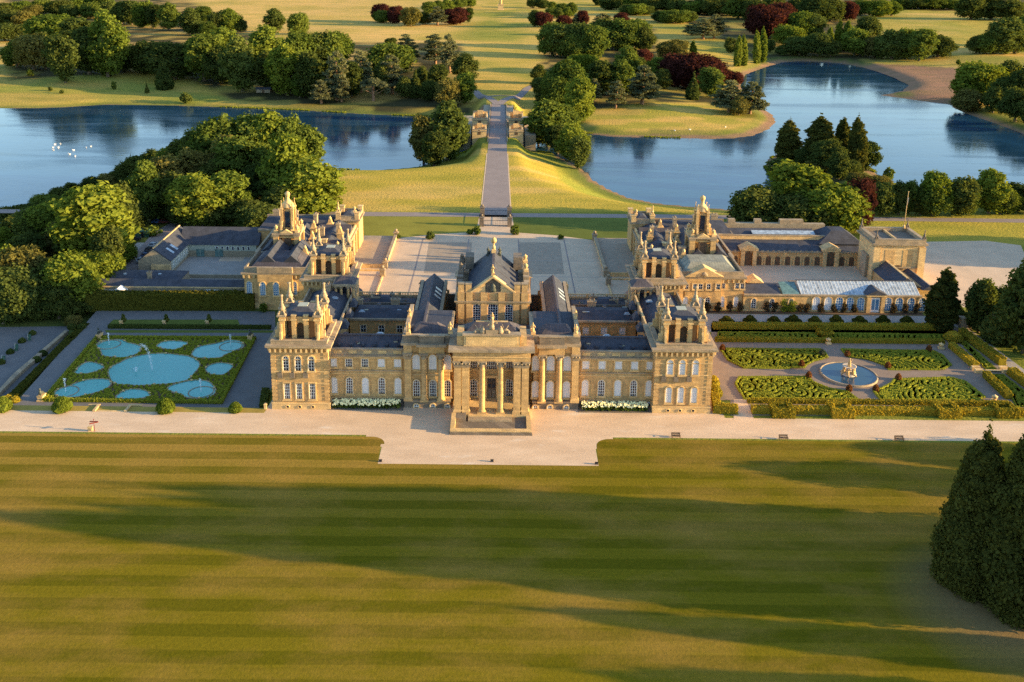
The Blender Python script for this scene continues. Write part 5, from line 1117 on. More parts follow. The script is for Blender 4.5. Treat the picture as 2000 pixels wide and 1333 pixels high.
sheet("gravel_yard_shade", [(136, 110), (170, 112), (182, 124), (150, 124)], .036, "path_gravel") if False else None
# ------------------------------------------------------------------ formal gardens
def gp(pts, z=0, sc=3.1746, ox=1370, oy=560): return [tuple(G(ox + a / sc, oy + b / sc, z)[:2]) for a, b in pts]
def scroll_bed(name, pts, z, cell, hh, mat, seed, freq=3.0, border=.7, holes=(), swirl=3.2, dens=0.0, soil_and_shade="soil_and_shade", gap=.55):
    Q = np.array(pts); x0, y0 = Q.min(0); x1, y1 = Q.max(0); ox, oy = Q.mean(0)
    xs = np.arange(x0, x1 + cell, cell); ys = np.arange(y0, y1 + cell, cell); X, Y = np.meshgrid(xs, ys); P = np.stack([X.ravel(), Y.ravel()], 1)
    d = -sdf(P, Q)
    for h in holes: d = np.minimum(d, sdf(P, np.array(h)))
    r = np.random.default_rng(seed); n = max(3, int((x1 - x0) * (y1 - y0) / (swirl * swirl * 3.0)))
    c = np.stack([r.uniform(x0, x1, n), r.uniform(y0, y1, n)], 1); sg = r.choice([-1, 1], n); ph = r.uniform(0, 6.28, n)
    D = np.sqrt(((P[:, None] - c[None]) ** 2).sum(2)); k = D.argmin(1); dx = P - c[k]
    v = np.sin(freq * D[np.arange(len(P)), k] + sg[k] * np.arctan2(dx[:, 1], dx[:, 0]) + ph[k])
    v = np.where(d < border, 1, np.where(d < border + gap, -1, v)) - dens
    jit = r.normal(0, .05, len(P)); H = np.where(v > 0, hh + jit, .0)
    H = np.where(d <= 0, 0, H)
    ny_, nx_ = X.shape; I = (np.arange(ny_ - 1)[:, None] * nx_ + np.arange(nx_ - 1)[None]).ravel(); quads = np.stack([I, I + 1, I + nx_ + 1, I + nx_], 1)
    quads = quads[d[quads].min(1) > -cell * .75]
    V = np.stack([P[:, 0] - ox, P[:, 1] - oy, H], 1)
    me = fastmesh(name, V, quads, [soil_and_shade, mat], False, np.clip(r.normal(.5, .22, len(P)), 0, 1))
    mi = (H[quads].max(1) > hh * .5).astype(np.int32); me.polygons.foreach_set("material_index", mi); me.update()
    return put(name, me, None, (ox, oy, z))
def hedge(label, pts, h, w, mat="leaf_yew", z=0.0, name="clipped_hedge", leaf=.24, closed=False, group=None, cover=1.5):
    c = np.mean(np.array(pts), 0); o = put(name, hedge_mesh(name, [np.array(p) - c for p in pts], h, w, mat, leaf, cover, 0, closed, len(label)), None, (c[0], c[1], z))
    return tag(o, label, "hedge", group)
def dome_mesh(r, h, mat, leaf=.2, key=None, skirt=False):
    k = ('dome', r, h, mat, skirt)
    if k not in _cache:
        bl = [(0, 0, h * .34, r, r, h * .45), (0, 0, h * .55, r * .74, r * .74, h * .45)] if not skirt else [(0, 0, h * .62, r * .62, r * .62, h * .4), (0, 0, h * .34, r * 1.05, r * 1.05, h * .2), (0, 0, h * .15, r * .6, r * .6, h * .2)]
        _cache[k] = crown_mesh("topiary", bl, leaf, 1.5, mat, .06, .94, .2, 5)
    return _cache[k]
# --- east garden
sheet("garden_paths", gp([(60, 230), (1560, 250), (1700, 290), (2150, 720), (2150, 800), (180, 800), (180, 705), (60, 705)]), .012, "garden_gravel", .03)
beds = [("back left", [(110, 385), (740, 390), (772, 410), (790, 445), (705, 465), (655, 490), (640, 512), (260, 510), (160, 460)]),
        ("back right", [(860, 390), (1440, 400), (1500, 430), (1555, 490), (1500, 520), (1160, 520), (1130, 492), (1030, 457), (905, 440)]),
        ("front left", [(230, 562), (660, 560), (700, 595), (790, 632), (905, 652), (975, 700), (262, 702), (205, 605)]),
        ("front right", [(1190, 575), (1540, 565), (1640, 590), (1765, 690), (1720, 707), (1110, 712), (1062, 650), (1130, 622), (1170, 602)])]
for k, (w, p) in enumerate(beds):
    tag(scroll_bed("parterre_bed", gp(p), .012, .17, .36, "leaf_box", 11 + k, 4.8, .6, swirl=2.3, dens=-.02, gap=.45), "box scrollwork parterre bed, the %s of four around the mermaid fountain" % w, "parterre bed", "scroll beds round the fountain")
for k, (w, p) in enumerate([("behind the inner golden hedge", [(100, 285), (1500, 300), (1515, 330), (100, 318)]), ("right between the two angled hedges", [(1600, 345), (1640, 345), (1830, 515), (1760, 515)]), ("at the right front corner between hedges", [(1800, 550), (1870, 550), (2120, 740), (1950, 752), (1920, 690)]), ("along the front between the two long hedges", [(330, 742), (1900, 752), (1960, 772), (330, 768)])]):
    tag(scroll_bed("parterre_strip", gp(p), .012, .25, .4, "leaf_box", 31 + k, 4.5, .3, swirl=2.0), "narrow box scroll strip %s" % w, "parterre bed", "narrow scroll strips")
hedge("long inner golden-topped hedge behind the back parterre beds", gp([(85, 338), (1500, 352)]), 1.0, 1.5, "leaf_gold")
hedge("tall long golden hedge at the back edge of the east garden", gp([(70, 258), (1520, 266)]), 1.5, 1.8, "leaf_gold")
hedge("angled inner hedge from the back right corner to the side steps", gp([(1545, 378), (1700, 512)]), 1.6, 1.6, "leaf_gold")
hedge("angled inner hedge from the side steps to the front right corner", gp([(1760, 560), (1905, 700)]), 1.6, 1.7, "leaf_gold")
hedge("tall angled outer hedge at the right, behind the side steps", gp([(1610, 300), (1865, 490)]), 2.0, 2.0, "leaf_gold")
hedge("tall angled outer hedge at the right, before the side steps", gp([(1915, 545), (2200, 760)]), 2.0, 2.0, "leaf_gold")
hedge("inner hedge in front of the front parterre beds", gp([(285, 720), (1900, 738)]), 1.0, 1.0, "leaf_gold")
hedge("long low outer hedge between east garden and gravel walk", gp([(310, 782), (2150, 800)]), 1.5, 1.7, "leaf_gold")
for k, x in enumerate((500, 865, 1525, 1880)):
    (a, b), = gp([(x, 800)]); q = [(a - 1.9, b - 1.0), (a + 1.9, b - 1.0), (a + 1.9, b + 2.4), (a - 1.9, b + 2.4)]
    hedge("square hollow hedge bay, %s from the left along the outer hedge" % ORD[k], q, 2.0, 1.1, "leaf_gold", name="hedge_bay", closed=True, group="square bays of the outer hedge")
hedge("golden hedge wrapping the foot of the right tower", gp([(75, 660), (95, 780), (200, 785)]), 2.0, 1.6, "leaf_gold")
for x, y, r, nm in ((72, 625, 1.5, "upper"), (85, 685, 1.6, "lower")):
    (a, b), = gp([(x, y)]); tag(put("topiary_dome", dome_mesh(r, 3.0, "leaf_gold"), None, (a, b, 0)), "golden clipped dome beside the right tower, the %s of two" % nm, "topiary")
for k, x in enumerate((165, 310, 460, 580, 715, 850, 995, 1140, 1290)):
    (a, b), = gp([(x, 243)]); o = put("topiary_umbrella", dome_mesh(1.8, 2.4, "leaf_yew", .24, None, True), None, (a, b + 1.8, 0), k, (1 + .12 * (k % 2) + .1 * (k % 3 == 0), 1.0, .85 + .12 * (k % 2)))
    tag(o, "umbrella-shaped clipped bush with skirt, %s from the left before the orangery" % ORD[k], "topiary", "umbrella topiary row")
hedge("low dark hedge under the row of umbrella bushes", gp([(70, 232), (1370, 242)]), .5, 1.0, "leaf_dark")
for x, y, r, nm in ((760, 300, 2.2, "golden clipped dome in the gap of the back scroll strip"), (1560, 335, 2.5, "dark clipped dome in the back right corner of the east garden")):
    (a, b), = gp([(x, y)]); tag(put("topiary_dome", dome_mesh(r, 2.6, "leaf_gold" if x < 800 else "leaf_gold"), None, (a, b, 0)), nm, "topiary")
bush = [(130, 395, "by the back left bed's outer corner"), (745, 425, "at the right end of the back left bed"), (620, 495, "at the inner corner of the back left bed"), (905, 432, "at the left end of the back right bed"), (1155, 505, "at the inner corner of the back right bed"), (1220, 578, "at the inner corner of the front right bed"), (665, 565, "at the upper corner of the front left bed"), (915, 648, "at the right corner of the front left bed"), (1080, 648, "at the left corner of the front right bed"), (1410, 400, "on the back edge of the back right bed")]
for x, y, nm in bush:
    (a, b), = gp([(x, y)]); o = thing("topiary_ball", "small russet clipped ball %s" % nm, "topiary", (a, b, 0), 0, "russet ball bushes round the beds"); put("foliage", dome_mesh(.75, 1.7, "leaf_rust" if x != 745 else "leaf_cedar", .16), o); put("stem", _cache.setdefault("stem", MB().mat('bark').lathe([(.1, 0), (.08, .6)], n=6).mesh("stem")), o)
# the fountain
cx, cy = G(1657, 733)[:2]; t = thing("mermaid_fountain", "round stone fountain basin with gilded figures holding a shell in the middle", "fountain", (cx, cy, 0))
mb = MB().mat('weathered_stone'); mb.lathe([(6.8, -.3), (6.8, .35), (6.7, .45), (6.4, .45), (6.35, -.2)], n=48, cap=False); mb.build("basin", t)
mb = MB().mat('basin_water'); mb.face([(6.4 * cos(k * pi / 24), 6.4 * sin(k * pi / 24), .3) for k in range(48)]); mb.build("water", t)
mb = MB().mat('marble'); mb.lathe([(2.4, -.2), (2.3, .5), (1.9, .8), (1.3, 1.0), (1.0, 1.5)], n=14)
for k in range(6):
    a = k * pi / 3; mb.mat('warm_marble').lathe([(.5, 0), (.55, .5), (.42, 1.0), (.46, 1.35), (.15, 1.6)], 1.6 * cos(a), 1.6 * sin(a), .6, 9); mb.lathe([(.08, 0), (.22, .15), (.2, .35), (.06, .46)], 1.7 * cos(a), 1.7 * sin(a), 2.2, 8)
    mb.tube((1.6 * cos(a), 1.6 * sin(a), 1.9), (1.9 * cos(a + .35), 1.9 * sin(a + .35), 2.75), .14, .1); mb.tube((1.9 * cos(a), 1.9 * sin(a), .9), (2.6 * cos(a + .3), 2.6 * sin(a + .3), .4), .32, .12)
mb.build("mermaid_figures", t).scale = (.8, .8, .8)
mb = MB().mat('marble'); mb.lathe([(.6, 2.2), (1.2, 2.6), (2.0, 2.95), (2.15, 3.1), (1.9, 3.05), (.5, 2.85)], n=18); mb.build("shell_bowl", t).scale = (.8, .8, .8)
mb = MB().mat('warm_marble'); mb.lathe([(.5, 2.8), (.55, 3.3), (.36, 3.9), (.42, 4.5), (.3, 4.9), (.12, 5.0), (.24, 5.15), (.24, 5.4), (.06, 5.6)], n=10); mb.tube((.3, 0, 4.6), (.7, -.2, 5.3), .13, .09); mb.tube((-.3, 0, 4.6), (-.6, -.2, 4.0), .13, .09); mb.build("top_figure", t).scale = (.8, .8, .8)
for x, y, nm in ((1485, 385, "in the back right corner of the garden paths"), (1815, 712, "in the front right corner of the garden paths"), (785, 355, "in the gap of the inner back hedge")):
    (a, b), = gp([(x, y)]); o = put("stone_planter", urn_mesh(), None, (a, b, 0), 0, (1.6, 1.6, 1.0)); tag(o, "pale stone urn standing %s" % nm, "urn")
st = thing("garden_steps", "pale stone steps with flanking blocks through the right-hand hedges", "steps", (*gp([(1795, 528)])[0], 0))
mb = MB().mat('pale_stone'); 
for sxx in (-3.4, 3.4): mb.box(sxx - 1.0, sxx + 1.0, -1.2, -.3, 0, 1.0); mb.box(sxx - 1.0, sxx + 1.0, .5, 1.4, 0, 1.0)
for k in range(3): mb.box(-3 + k * .9, 3.6 - k * .2, -.29, .49, 0, .12 + .12 * k)
mb.build("flight", st)
sheet("side_path", gp([(1500, 215), (1560, 205), (1700, 290), (2300, 740), (2200, 740), (1640, 280)]), .02, "path_gravel", .04)
sheet("garden_entry", gp([(200, 700), (275, 700), (330, 830), (200, 830)]), .018, "walk_gravel", .04)
o = hedge("dark box-like hedge by the path at the garden's back right corner", gp([(1560, 160), (1600, 235)]), 3.0, 3.0, "leaf_dark")
w_ = MB().mat('weathered_stone'); w_.box(-1.6, 1.6, -.8, .8, 0, 3.0); w_.box(-1.9, 1.9, -1.0, 1.0, 3.001, 3.4); tag(w_.build("gate_pier", None, (*gp([(1635, 262)])[0], 0)), "weathered stone gate pier beside the dark trees at right", "gate pier")

# --- west water terrace
PZ = POOL_Z + .06
def zp(pts, z=PZ): return gp(pts, z, 3.7037, 0, 560)
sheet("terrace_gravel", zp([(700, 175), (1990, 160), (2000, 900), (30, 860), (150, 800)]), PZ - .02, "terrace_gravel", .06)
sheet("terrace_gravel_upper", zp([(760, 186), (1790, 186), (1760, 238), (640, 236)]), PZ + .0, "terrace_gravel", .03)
bed = zp([(715, 378), (1830, 385), (1590, 835), (330, 820)])
pools = {"large lobed central pool with a tall leaning fountain jet": [(870, 555), (930, 525), (1010, 505), (1100, 492), (1200, 490), (1290, 500), (1370, 512), (1430, 545), (1442, 580), (1405, 630), (1350, 682), (1230, 706), (1150, 712), (1000, 720), (900, 714), (830, 706), (800, 670), (786, 620), (810, 585)],
 "back left twin-lobed pool": [(705, 420), (740, 400), (790, 392), (880, 390), (920, 410), (1000, 430), (1022, 450), (990, 490), (900, 518), (830, 515), (750, 505), (732, 470), (710, 450)],
 "back right twin-lobed pool": [(1390, 500), (1410, 460), (1450, 437), (1540, 422), (1590, 410), (1640, 395), (1700, 394), (1752, 410), (1760, 440), (1720, 465), (1690, 475), (1620, 500), (1590, 518), (1450, 523)],
 "front left twin-lobed pool": [(400, 772), (430, 747), (500, 726), (570, 697), (640, 680), (740, 675), (800, 690), (788, 728), (730, 760), (620, 790), (540, 805), (450, 806), (405, 792)],
 "front right twin-lobed pool": [(1215, 745), (1250, 718), (1350, 692), (1420, 684), (1500, 692), (1545, 730), (1556, 772), (1510, 805), (1440, 816), (1350, 805), (1318, 785), (1260, 770)],
 "small back middle pool": [(1140, 430), (1180, 405), (1260, 399), (1352, 410), (1330, 435), (1260, 460), (1200, 456), (1150, 446)],
 "small left middle pool": [(545, 620), (600, 565), (660, 553), (740, 575), (742, 597), (650, 630), (570, 636)],
 "small right middle pool": [(1488, 600), (1530, 570), (1600, 558), (1680, 573), (1670, 600), (1620, 640), (1530, 640)],
 "small front middle pool": [(845, 800), (880, 770), (940, 750), (1030, 754), (1083, 780), (1060, 805), (960, 818), (860, 815)]}
def smooth_poly(pts, n=4):
    P = np.array(pts); out = []
    for i in range(len(P)):
        a, b, c, d = P[i - 1], P[i], P[(i + 1) % len(P)], P[(i + 2) % len(P)]
        for k in range(n):
            u = k / n; out.append(.5 * (2 * b + (c - a) * u + (2 * a - 5 * b + 4 * c - d) * u * u + (3 * b - a - 3 * c + d) * u ** 3))
    return [tuple(p) for p in out]
HO = []
def jet(parent, x, y, h, lean=0, w=.35, n=260):
    u = rng.random(n); P = np.stack([x + lean * (u ** 2) + rng.normal(0, w, n) * (.25 + u * .8) * .6, y + rng.normal(0, w, n) * (.25 + u * .8) * .6, .1 + h * (1 - (1 - u) ** 1.6)], 1)
    V, Q, T = leafquads(P, rng.normal(size=(n, 3)), .085); put("water_jet", fastmesh("water_jet", V, Q, ["jet_water"], False, T), parent)
for lab, p in pools.items():
    P = smooth_poly(zp(p)); c = np.mean(np.array(P), 0); L = [(x - c[0], y - c[1]) for x, y in P]; HO.append(P)
    t = thing("ornamental_pool", "%s of the blue water terrace" % lab, "pool", (c[0], c[1], PZ), 0, "pools of the water terrace")
    mb = MB().mat('pool_water'); a = sum(L[i][0] * L[(i + 1) % len(L)][1] - L[(i + 1) % len(L)][0] * L[i][1] for i in range(len(L))); LL = L if a > 0 else L[::-1]
    mb.face([(x, y, .16) for x, y in LL]); mb.build("water", t)
    k = MB().mat('weathered_stone'); n = len(LL); out = []
    for i in range(n):
        tn = np.array(LL[(i + 1) % n]) - np.array(LL[i - 1]); tn = tn / np.hypot(*tn); out.append((LL[i][0] + tn[1] * .26, LL[i][1] - tn[0] * .26))
    for i in range(n):
        j = (i + 1) % n; k.face([(*LL[i], .30), (*out[i], .30), (*out[j], .30), (*LL[j], .30)]); k.face([(*out[i], .30), (*out[i], -.2), (*out[j], -.2), (*out[j], .30)]); k.face([(*LL[i], .05), (*LL[i], .30), (*LL[j], .30), (*LL[j], .05)])
        if i % 11 == 4: k.mat('pale_stone').box(LL[i][0] - .25, LL[i][0] + .25, LL[i][1] - .18, LL[i][1] + .18, .25, .5); k.mat('weathered_stone')
    k.build("kerb", t)
    def loc(a, b): q = zp([(a, b)])[0]; return q[0] - c[0], q[1] - c[1]
    if "central" in lab: jet(t, *loc(1100, 610), 7.0, -2.2, .5, 420); jet(t, *loc(985, 622), 1.2, 0, .5, 120)
    for key, q in (("back left", (790, 425)), ("back right", (1670, 438)), ("front left", (475, 765)), ("front right", (1455, 768))):
        if key in lab:
            jet(t, *loc(*q), 3.4, 0, .22, 200)
            X0, Y0 = loc(*q); kb = MB().mat('weathered_stone')
            for i in range(24):
                a0 = i * pi / 12; a1 = a0 + pi / 12 + .03
                pA = [(X0 + r_ * cos(a_), Y0 + r_ * sin(a_)) for a_, r_ in ((a0, 2.75), (a1, 2.75), (a1, 3.0), (a0, 3.0))]
                if all(sdf(np.array([q_]), np.array(LL))[0] < 0 for q_ in pA): kb.prism(pA[::-1], .05, .24)
            if kb.v: kb.build("inner_kerb", t)
tag(scroll_bed("box_parterre", bed, PZ, .22, .42, "leaf_box", 51, 5.2, .0, [[(x, y) for x, y in h] for h in HO], 1.7, .25, gap=0), "brown and green box scrollwork filling the ground between the blue pools", "parterre bed")
hedge("low clipped box hedge framing the blue pool garden", zp([(702, 374), (1842, 380), (1600, 845), (318, 828)]), .7, .75, "leaf_box", PZ, closed=True, leaf=.2)
hedge("long tall yew hedge in front of the kitchen yard range", zp([(640, 160), (1850, 160)]), 4.9, 3.6, "leaf_yew", PZ, leaf=.4)
sheet("terrace_lawn", zp([(820, 240), (1720, 240), (1735, 278), (780, 278)]), PZ + .02, "lawn_turf", .04)
hedge("dark low hedge edging the strip lawn behind the pools", zp([(785, 300), (1960, 306)]), 1.0, 1.0, "leaf_dark", PZ, leaf=.22)
sheet("terrace_verge", zp([(760, 316), (1990, 318), (1990, 334), (770, 334)]), PZ + .02, "lawn_turf", .04)
for k, x in enumerate((880, 1190, 1500)):
    (a, b), = zp([(x, 284)]); t = thing("pedestal_topiary", "small dark clipped cone on a stone pedestal, %s of three along the strip lawn" % ("leftmost", "middle", "rightmost")[k], "topiary", (a, b, PZ), 0, "clipped cones on pedestals")
    m_ = MB().mat('pale_stone'); m_.square([(.5, 0), (.5, .25), (.38, .35), (.38, 1.3), (.52, 1.4), (.52, 1.6)], 0, 0); m_.build("pedestal", t); put("foliage", crown_mesh("clipped_cone", [(0, 0, .6, .75, .75, .7), (0, 0, 1.5, .45, .45, .8)], .2, 1.5, "leaf_dark", .1, .9, .2, 9), t, (.4, .6, .9))
def sphinx(x, y, label):
    (a, b), = zp([(x, y)]); t = thing("sphinx_statue", label, "statue", (a, b, PZ)); m_ = MB().mat('pale_stone'); m_.box(-.75, .75, -1.0, 1.0, 0, .3); m_.box(-.6, .6, -.85, .85, .301, 1.1); m_.box(-.7, .7, -.95, .95, 1.101, 1.3); m_.build("pedestal", t)
    m_ = MB().mat('bronze'); m_.lathe([(.1, -.7), (.42, -.5), (.36, 0), (.40, .5), (.15, .75)], n=10)
    for i, v in enumerate(m_.v): m_.v[i] = (v[0] * .85, v[2], 1.75 + v[1] * .9)
    m_.lathe([(.36, 0), (.32, .5), (.26, .8), (.1, .95)], 0, -.45, 1.7, 10); m_.lathe([(.1, 0), (.24, .15), (.25, .4), (.1, .58)], 0, -.5, 2.6, 10)
    for s in (-1, 1): m_.tube((s * .26, -.5, 1.75), (s * .26, -1.0, 1.42), .13, .1); m_.tube((s * .3, .4, 1.7), (s * .36, .75, 1.4), .18, .12)
    m_.build("figure", t)
sphinx(722, 372, "dark statue on a stone pedestal at the back left corner of the pool garden"); sphinx(303, 820, "dark statue on a stone pedestal at the front left corner of the pool garden"); sphinx(1812, 382, "dark statue on a stone pedestal at the back right corner of the pool garden")
hedge("dark wedge of hedge against the side of the left tower", zp([(1925, 770), (1905, 890)]), 1.4, 1.7, "leaf_dark", PZ)
# bank down to the lower terrace
o = hedge("sloping dark hedge along the edge above the lower terrace", zp([(610, 290), (520, 380), (80, 812)], PZ - .5), .5, 2.2, "leaf_yew", PZ - .4, leaf=.26)
tag(MB().mat('weathered_stone').prism(gp([(470, 345), (495, 345), (160, 640), (0, 800), (-30, 800), (110, 650)], LOWER_Z, 3.7037, 0, 560), LOWER_Z - .5, LOWER_Z + 1.1).build("retaining_wall"), "pale crumbling stone retaining wall beside the lower terrace", "wall")
sheet("lower_terrace", gp([(-400, 300), (520, 290), (460, 380), (60, 790), (-20, 850), (-700, 850)], LOWER_Z, 3.7037, 0, 560), LOWER_Z + .1, "terrace_gravel", .3)
def lp(x, y): return gp([(x, y)], LOWER_Z, 3.7037, 0, 560)[0]
for k, (x, y) in enumerate(((215, 380), (122, 452), (28, 540))):
    a, b = lp(x, y); t = thing("garden_bench", "green garden bench among hedges on the lower terrace, %s from the back" % ORD[k], "bench", (a, b, LOWER_Z + .1), radians(-65 + 90 + 90), "green benches on the lower terrace")
    m_ = MB().mat('green_paint'); m_.box(-1.6, 1.6, -.35, .35, .42, .5); m_.build("seat", t); m_ = MB().mat('pale_paint'); m_.box(-1.6, 1.6, .34, .42, .5, 1.05); m_.build("backrest", t)
    for s in (-1.45, 1.45): m_ = MB().mat('green_paint'); m_.box(s - .05, s + .05, -.35, .4, 0, .42); m_.box(s - .05, s + .05, -.35, .33, .501, .72); m_.build("leg", t)
for k, (x, y) in enumerate(((235, 350), (160, 405), (75, 485), (10, 560))):
    a, b = lp(x, y); o = put("hedge_bush", dome_mesh(1.0, 1.3, "leaf_dark", .22), None, (a, b, LOWER_Z)); tag(o, "dark clipped bush between the green benches, %s from the back" % ORD[k], "bush", "bushes between the benches")
for k, (x, y) in enumerate(((60, 820), (110, 830), (265, 545), (310, 500), (520, 300), (590, 300))):
    a, b = lp(x, y) if k in (2, 3) else zp([(x, y)])[0]; o = put("hedge_bush", dome_mesh(1.2, 1.5, "leaf_gold" if k < 2 else "leaf_dark", .2), None, (a, b, LOWER_Z if k in (2, 3) else PZ - .3))
    tag(o, ("small sunlit bush at the front end of the sloping hedge, the %s one" % ("left", "right")[k]) if k < 2 else ("low dark bush by the retaining wall, the %s one" % ("front", "back")[k - 2]) if k < 4 else ("small dark bush at the top of the terrace steps, the %s one" % ("left", "right")[k - 4]), "bush")
# steps, signpost and domes by the gravel walk
sheet("walk_verge", [(-160, -1.9), (-50.5, -2.0), (-50.5, .3), (-160, .6)], .02, "dry_turf", .3)
for k, (x, y, r) in enumerate(((5, 905, 2.1), (440, 906, 2.15), (1190, 914, 2.05), (1695, 914, 1.5))):
    a, b = gp([(x, y)], 0, 3.7037, 0, 560)[0]; o = put("topiary_dome", dome_mesh(2.1, 3.3, "leaf_bright", .2), None, (a, b + .8, -.2), k, r / 2.1); tag(o, "bright green clipped dome on the verge, %s from the left along the walk" % ORD[k], "topiary", "green domes along the walk")
t = thing("terrace_steps", "pale stone steps from the gravel walk down to the pool garden", "steps", (*gp([(815, 880)], 0, 3.7037, 0, 560)[0], 0)); m_ = MB().mat('pale_stone')
for k in range(5): m_.box(-3.2, 3.2, -1.6 + k * .5, -1.1 + k * .5 - .002, -1.6, .05 - k * .22)
for s in (-1, 1): m_.box(s * 3.2, s * 3.8, -1.7, 1.3, -1.6, .35); m_.box(s * 3.3, s * 6, 1.31, 1.7, -1.6, .1)
m_.build("flight", t)
for nm, (x, y) in (("by the verge at the left tower", (1922, 885)), ):
    a, b = gp([(x, y)], 0, 3.7037, 0, 560)[0]; m_ = MB().mat('pale_stone'); m_.square([(.3, 0), (.3, 1.0), (.4, 1.1), (.15, 1.4)], 0, 0); tag(m_.build("stone_post", None, (a, b, 0)), "small pale stone post %s" % nm, "post")
a, b = G(185, 843)[:2]; t = thing("fingerpost", "dark red fingerpost with four pointing arms on the gravel walk", "signpost", (a, b, 0)); m_ = MB().mat('red_paint'); m_.tube((0, 0, 0), (0, 0, 2.7), .07, .06, 8); m_.lathe([(.1, 0), (.12, .1), (.02, .22)], 0, 0, 2.7, 8); m_.build("post", t)
for k, (q, zz) in enumerate(((0, 2.3), (pi, 2.3), (.5, 2.0), (pi + .5, 2.0))):
    m_ = MB().mat('red_paint'); m_.prism([(.08, -.03), (.75, -.03), (.9, 0), (.75, .03), (.08, .03)], zz - .12, zz + .12); m_.build("sign_arm", t, None, q)
a, b = G(177, 842)[:2]; m_ = MB().mat('pale_stone'); m_.box(-.45, .45, -.3, .3, 0, .9); m_.box(-.5, .5, -.35, .35, .901, 1.0); m_.mat('weathered_stone').box(-.3, .3, -.36, -.31, .2, .7); tag(m_.build("litter_bin", None, (a, b, 0)), "pale boxy bin beside the red fingerpost", "bin")
for k, (x, y) in enumerate(((1320, 855), (1530, 859), (1756, 861))):
    a, b = G(x, y)[:2]; t = thing("park_bench", "dark wooden bench facing the lawn, %s from the left on the right walk" % ORD[k], "bench", (a, b, 0), 0, "benches on the right walk")
    m_ = MB().mat('wood_bench')
    for q in range(4): m_.box(-.95, .95, -.35 + q * .18, -.22 + q * .18, .42, .47)
    m_.build("seat", t); m_ = MB().mat('wood_bench')
    for q in range(3): m_.box(-.95, .95, .34, .39, .55 + q * .17, .67 + q * .17)
    m_.build("backrest", t)
    for s in (-.85, .85): m_ = MB().mat('wood_bench'); m_.box(s - .05, s + .05, -.35, -.26, 0, .65); m_.box(s - .05, s + .05, .3, .38, 0, 1.0); m_.box(s - .05, s + .05, -.37, .3, .651, .72); m_.build("leg", t)
for k, (x, y) in enumerate(((743, 902), (961, 902), (1165, 907))):
    a, b = G(x, y)[:2]; m_ = MB().mat('iron'); m_.box(-.3, .3, -.2, .2, 0, .4); m_.mat('dark_glass').box(-.25, .25, -.22, -.201, .1, .32); m_.mat('iron').box(-.35, .35, -.05, .05, .401, .5); tag(m_.build("floodlight", None, (a, b, 0)), "small black floodlight on the forecourt edge, %s from the left" % ORD[k], "lamp", "floodlights on the forecourt edge")
# ------------------------------------------------------------------ trees
PROTO = {}
def broad(seed, w=14., h=16., n=30, leaf=.62, shape=0):
    r = np.random.default_rng(seed); bl = []
    for k in range(n):
        u = r.uniform(-.85 if shape != 2 else -1, 1); a = r.uniform(0, 2 * pi); q = sqrt(max(0, 1 - u * u)); f = r.uniform(.55, .8)
        if shape == 1: q *= (.75 + .25 * (u < .3))
        R = w * r.uniform(.10, .19)
        bl.append((w * .5 * f * q * cos(a), w * .5 * f * q * sin(a), h * (.52 + .42 * u * (f + .18)), R, R * r.uniform(.85, 1.15), min(R * r.uniform(.8, 1.2), h * .14)))
    bl.append((0, 0, h * .5, w * .32, w * .32, h * .38))
    return crown_mesh("crown", bl, leaf, 1.15, "leaf_green", .6, .64, .35, seed)
def cedar(seed, w=16., h=18.):
    r = np.random.default_rng(seed); bl = []
    for k in range(8):
        z = h * (.25 + .09 * k); rad = w * .5 * (1 - (k / 9) ** 2 * .75) * r.uniform(.8, 1.05); m = max(3, int(7 - k * .5))
        for j in range(m):
            a = 2 * pi * (j + r.random()) / m; q = rad * r.uniform(.35, .72); R = rad * r.uniform(.28, .42)
            bl.append((q * cos(a), q * sin(a), z + r.normal() * .4, R, R, .7))
    bl.append((0, 0, h * .95, w * .13, w * .13, h * .05))
    return crown_mesh("crown", bl, .5, 1.35, "leaf_cedar", .4, .6, .8, seed)
def umbrella(seed, w=15., h=14.):
    r = np.random.default_rng(seed); bl = []
    for k in range(22):
        a = r.uniform(0, 2 * pi); q = w * .5 * sqrt(r.random()) * .8; R = w * r.uniform(.1, .17)
        bl.append((q * cos(a), q * sin(a), h * (.86 - .35 * (q / (w * .5)) ** 2) + r.normal() * .4, R, R, R * .55))
    for k in range(5): bl.append((w * .42, r.normal() * 1.5, h * (.3 + .08 * k), 1.3, 1.2, 1.0))
    return crown_mesh("crown", bl, .5, 1.0, "leaf_cedar", .35, .65, .7, seed)
def spire(seed, w, h, z0=.04, p=.8, leaf=.45, n=34, mat="leaf_conifer", rough=.28, cover=1.0, belly=.18):
    r = np.random.default_rng(seed); bl = []
    for k in range(n):
        u = (k + .5) / n; z = h * (z0 + (1 - z0) * u * .96); rad = w * .5 * ((1 - u) ** p if u > belly else .8 + .2 * (u / belly) * 1.0) * (1 if u > belly else ((1 - belly) ** p))
        m = max(1, int(5 * (rad / (w * .5)) + 1))
        for j in range(m):
            a = 2 * pi * (j + r.random()) / m; q = rad * r.uniform(.45, .68) * (m > 1); R = max(w * .05, rad * r.uniform(.38, .52))
            bl.append((q * cos(a), q * sin(a), z, R, R, max(h / n * 1.1, R * .8)))
    bl.append((0, 0, h * .5, w * .10, w * .10, h * .485))
    return crown_mesh("crown", bl, leaf, cover, mat, rough, .8, .3, seed)
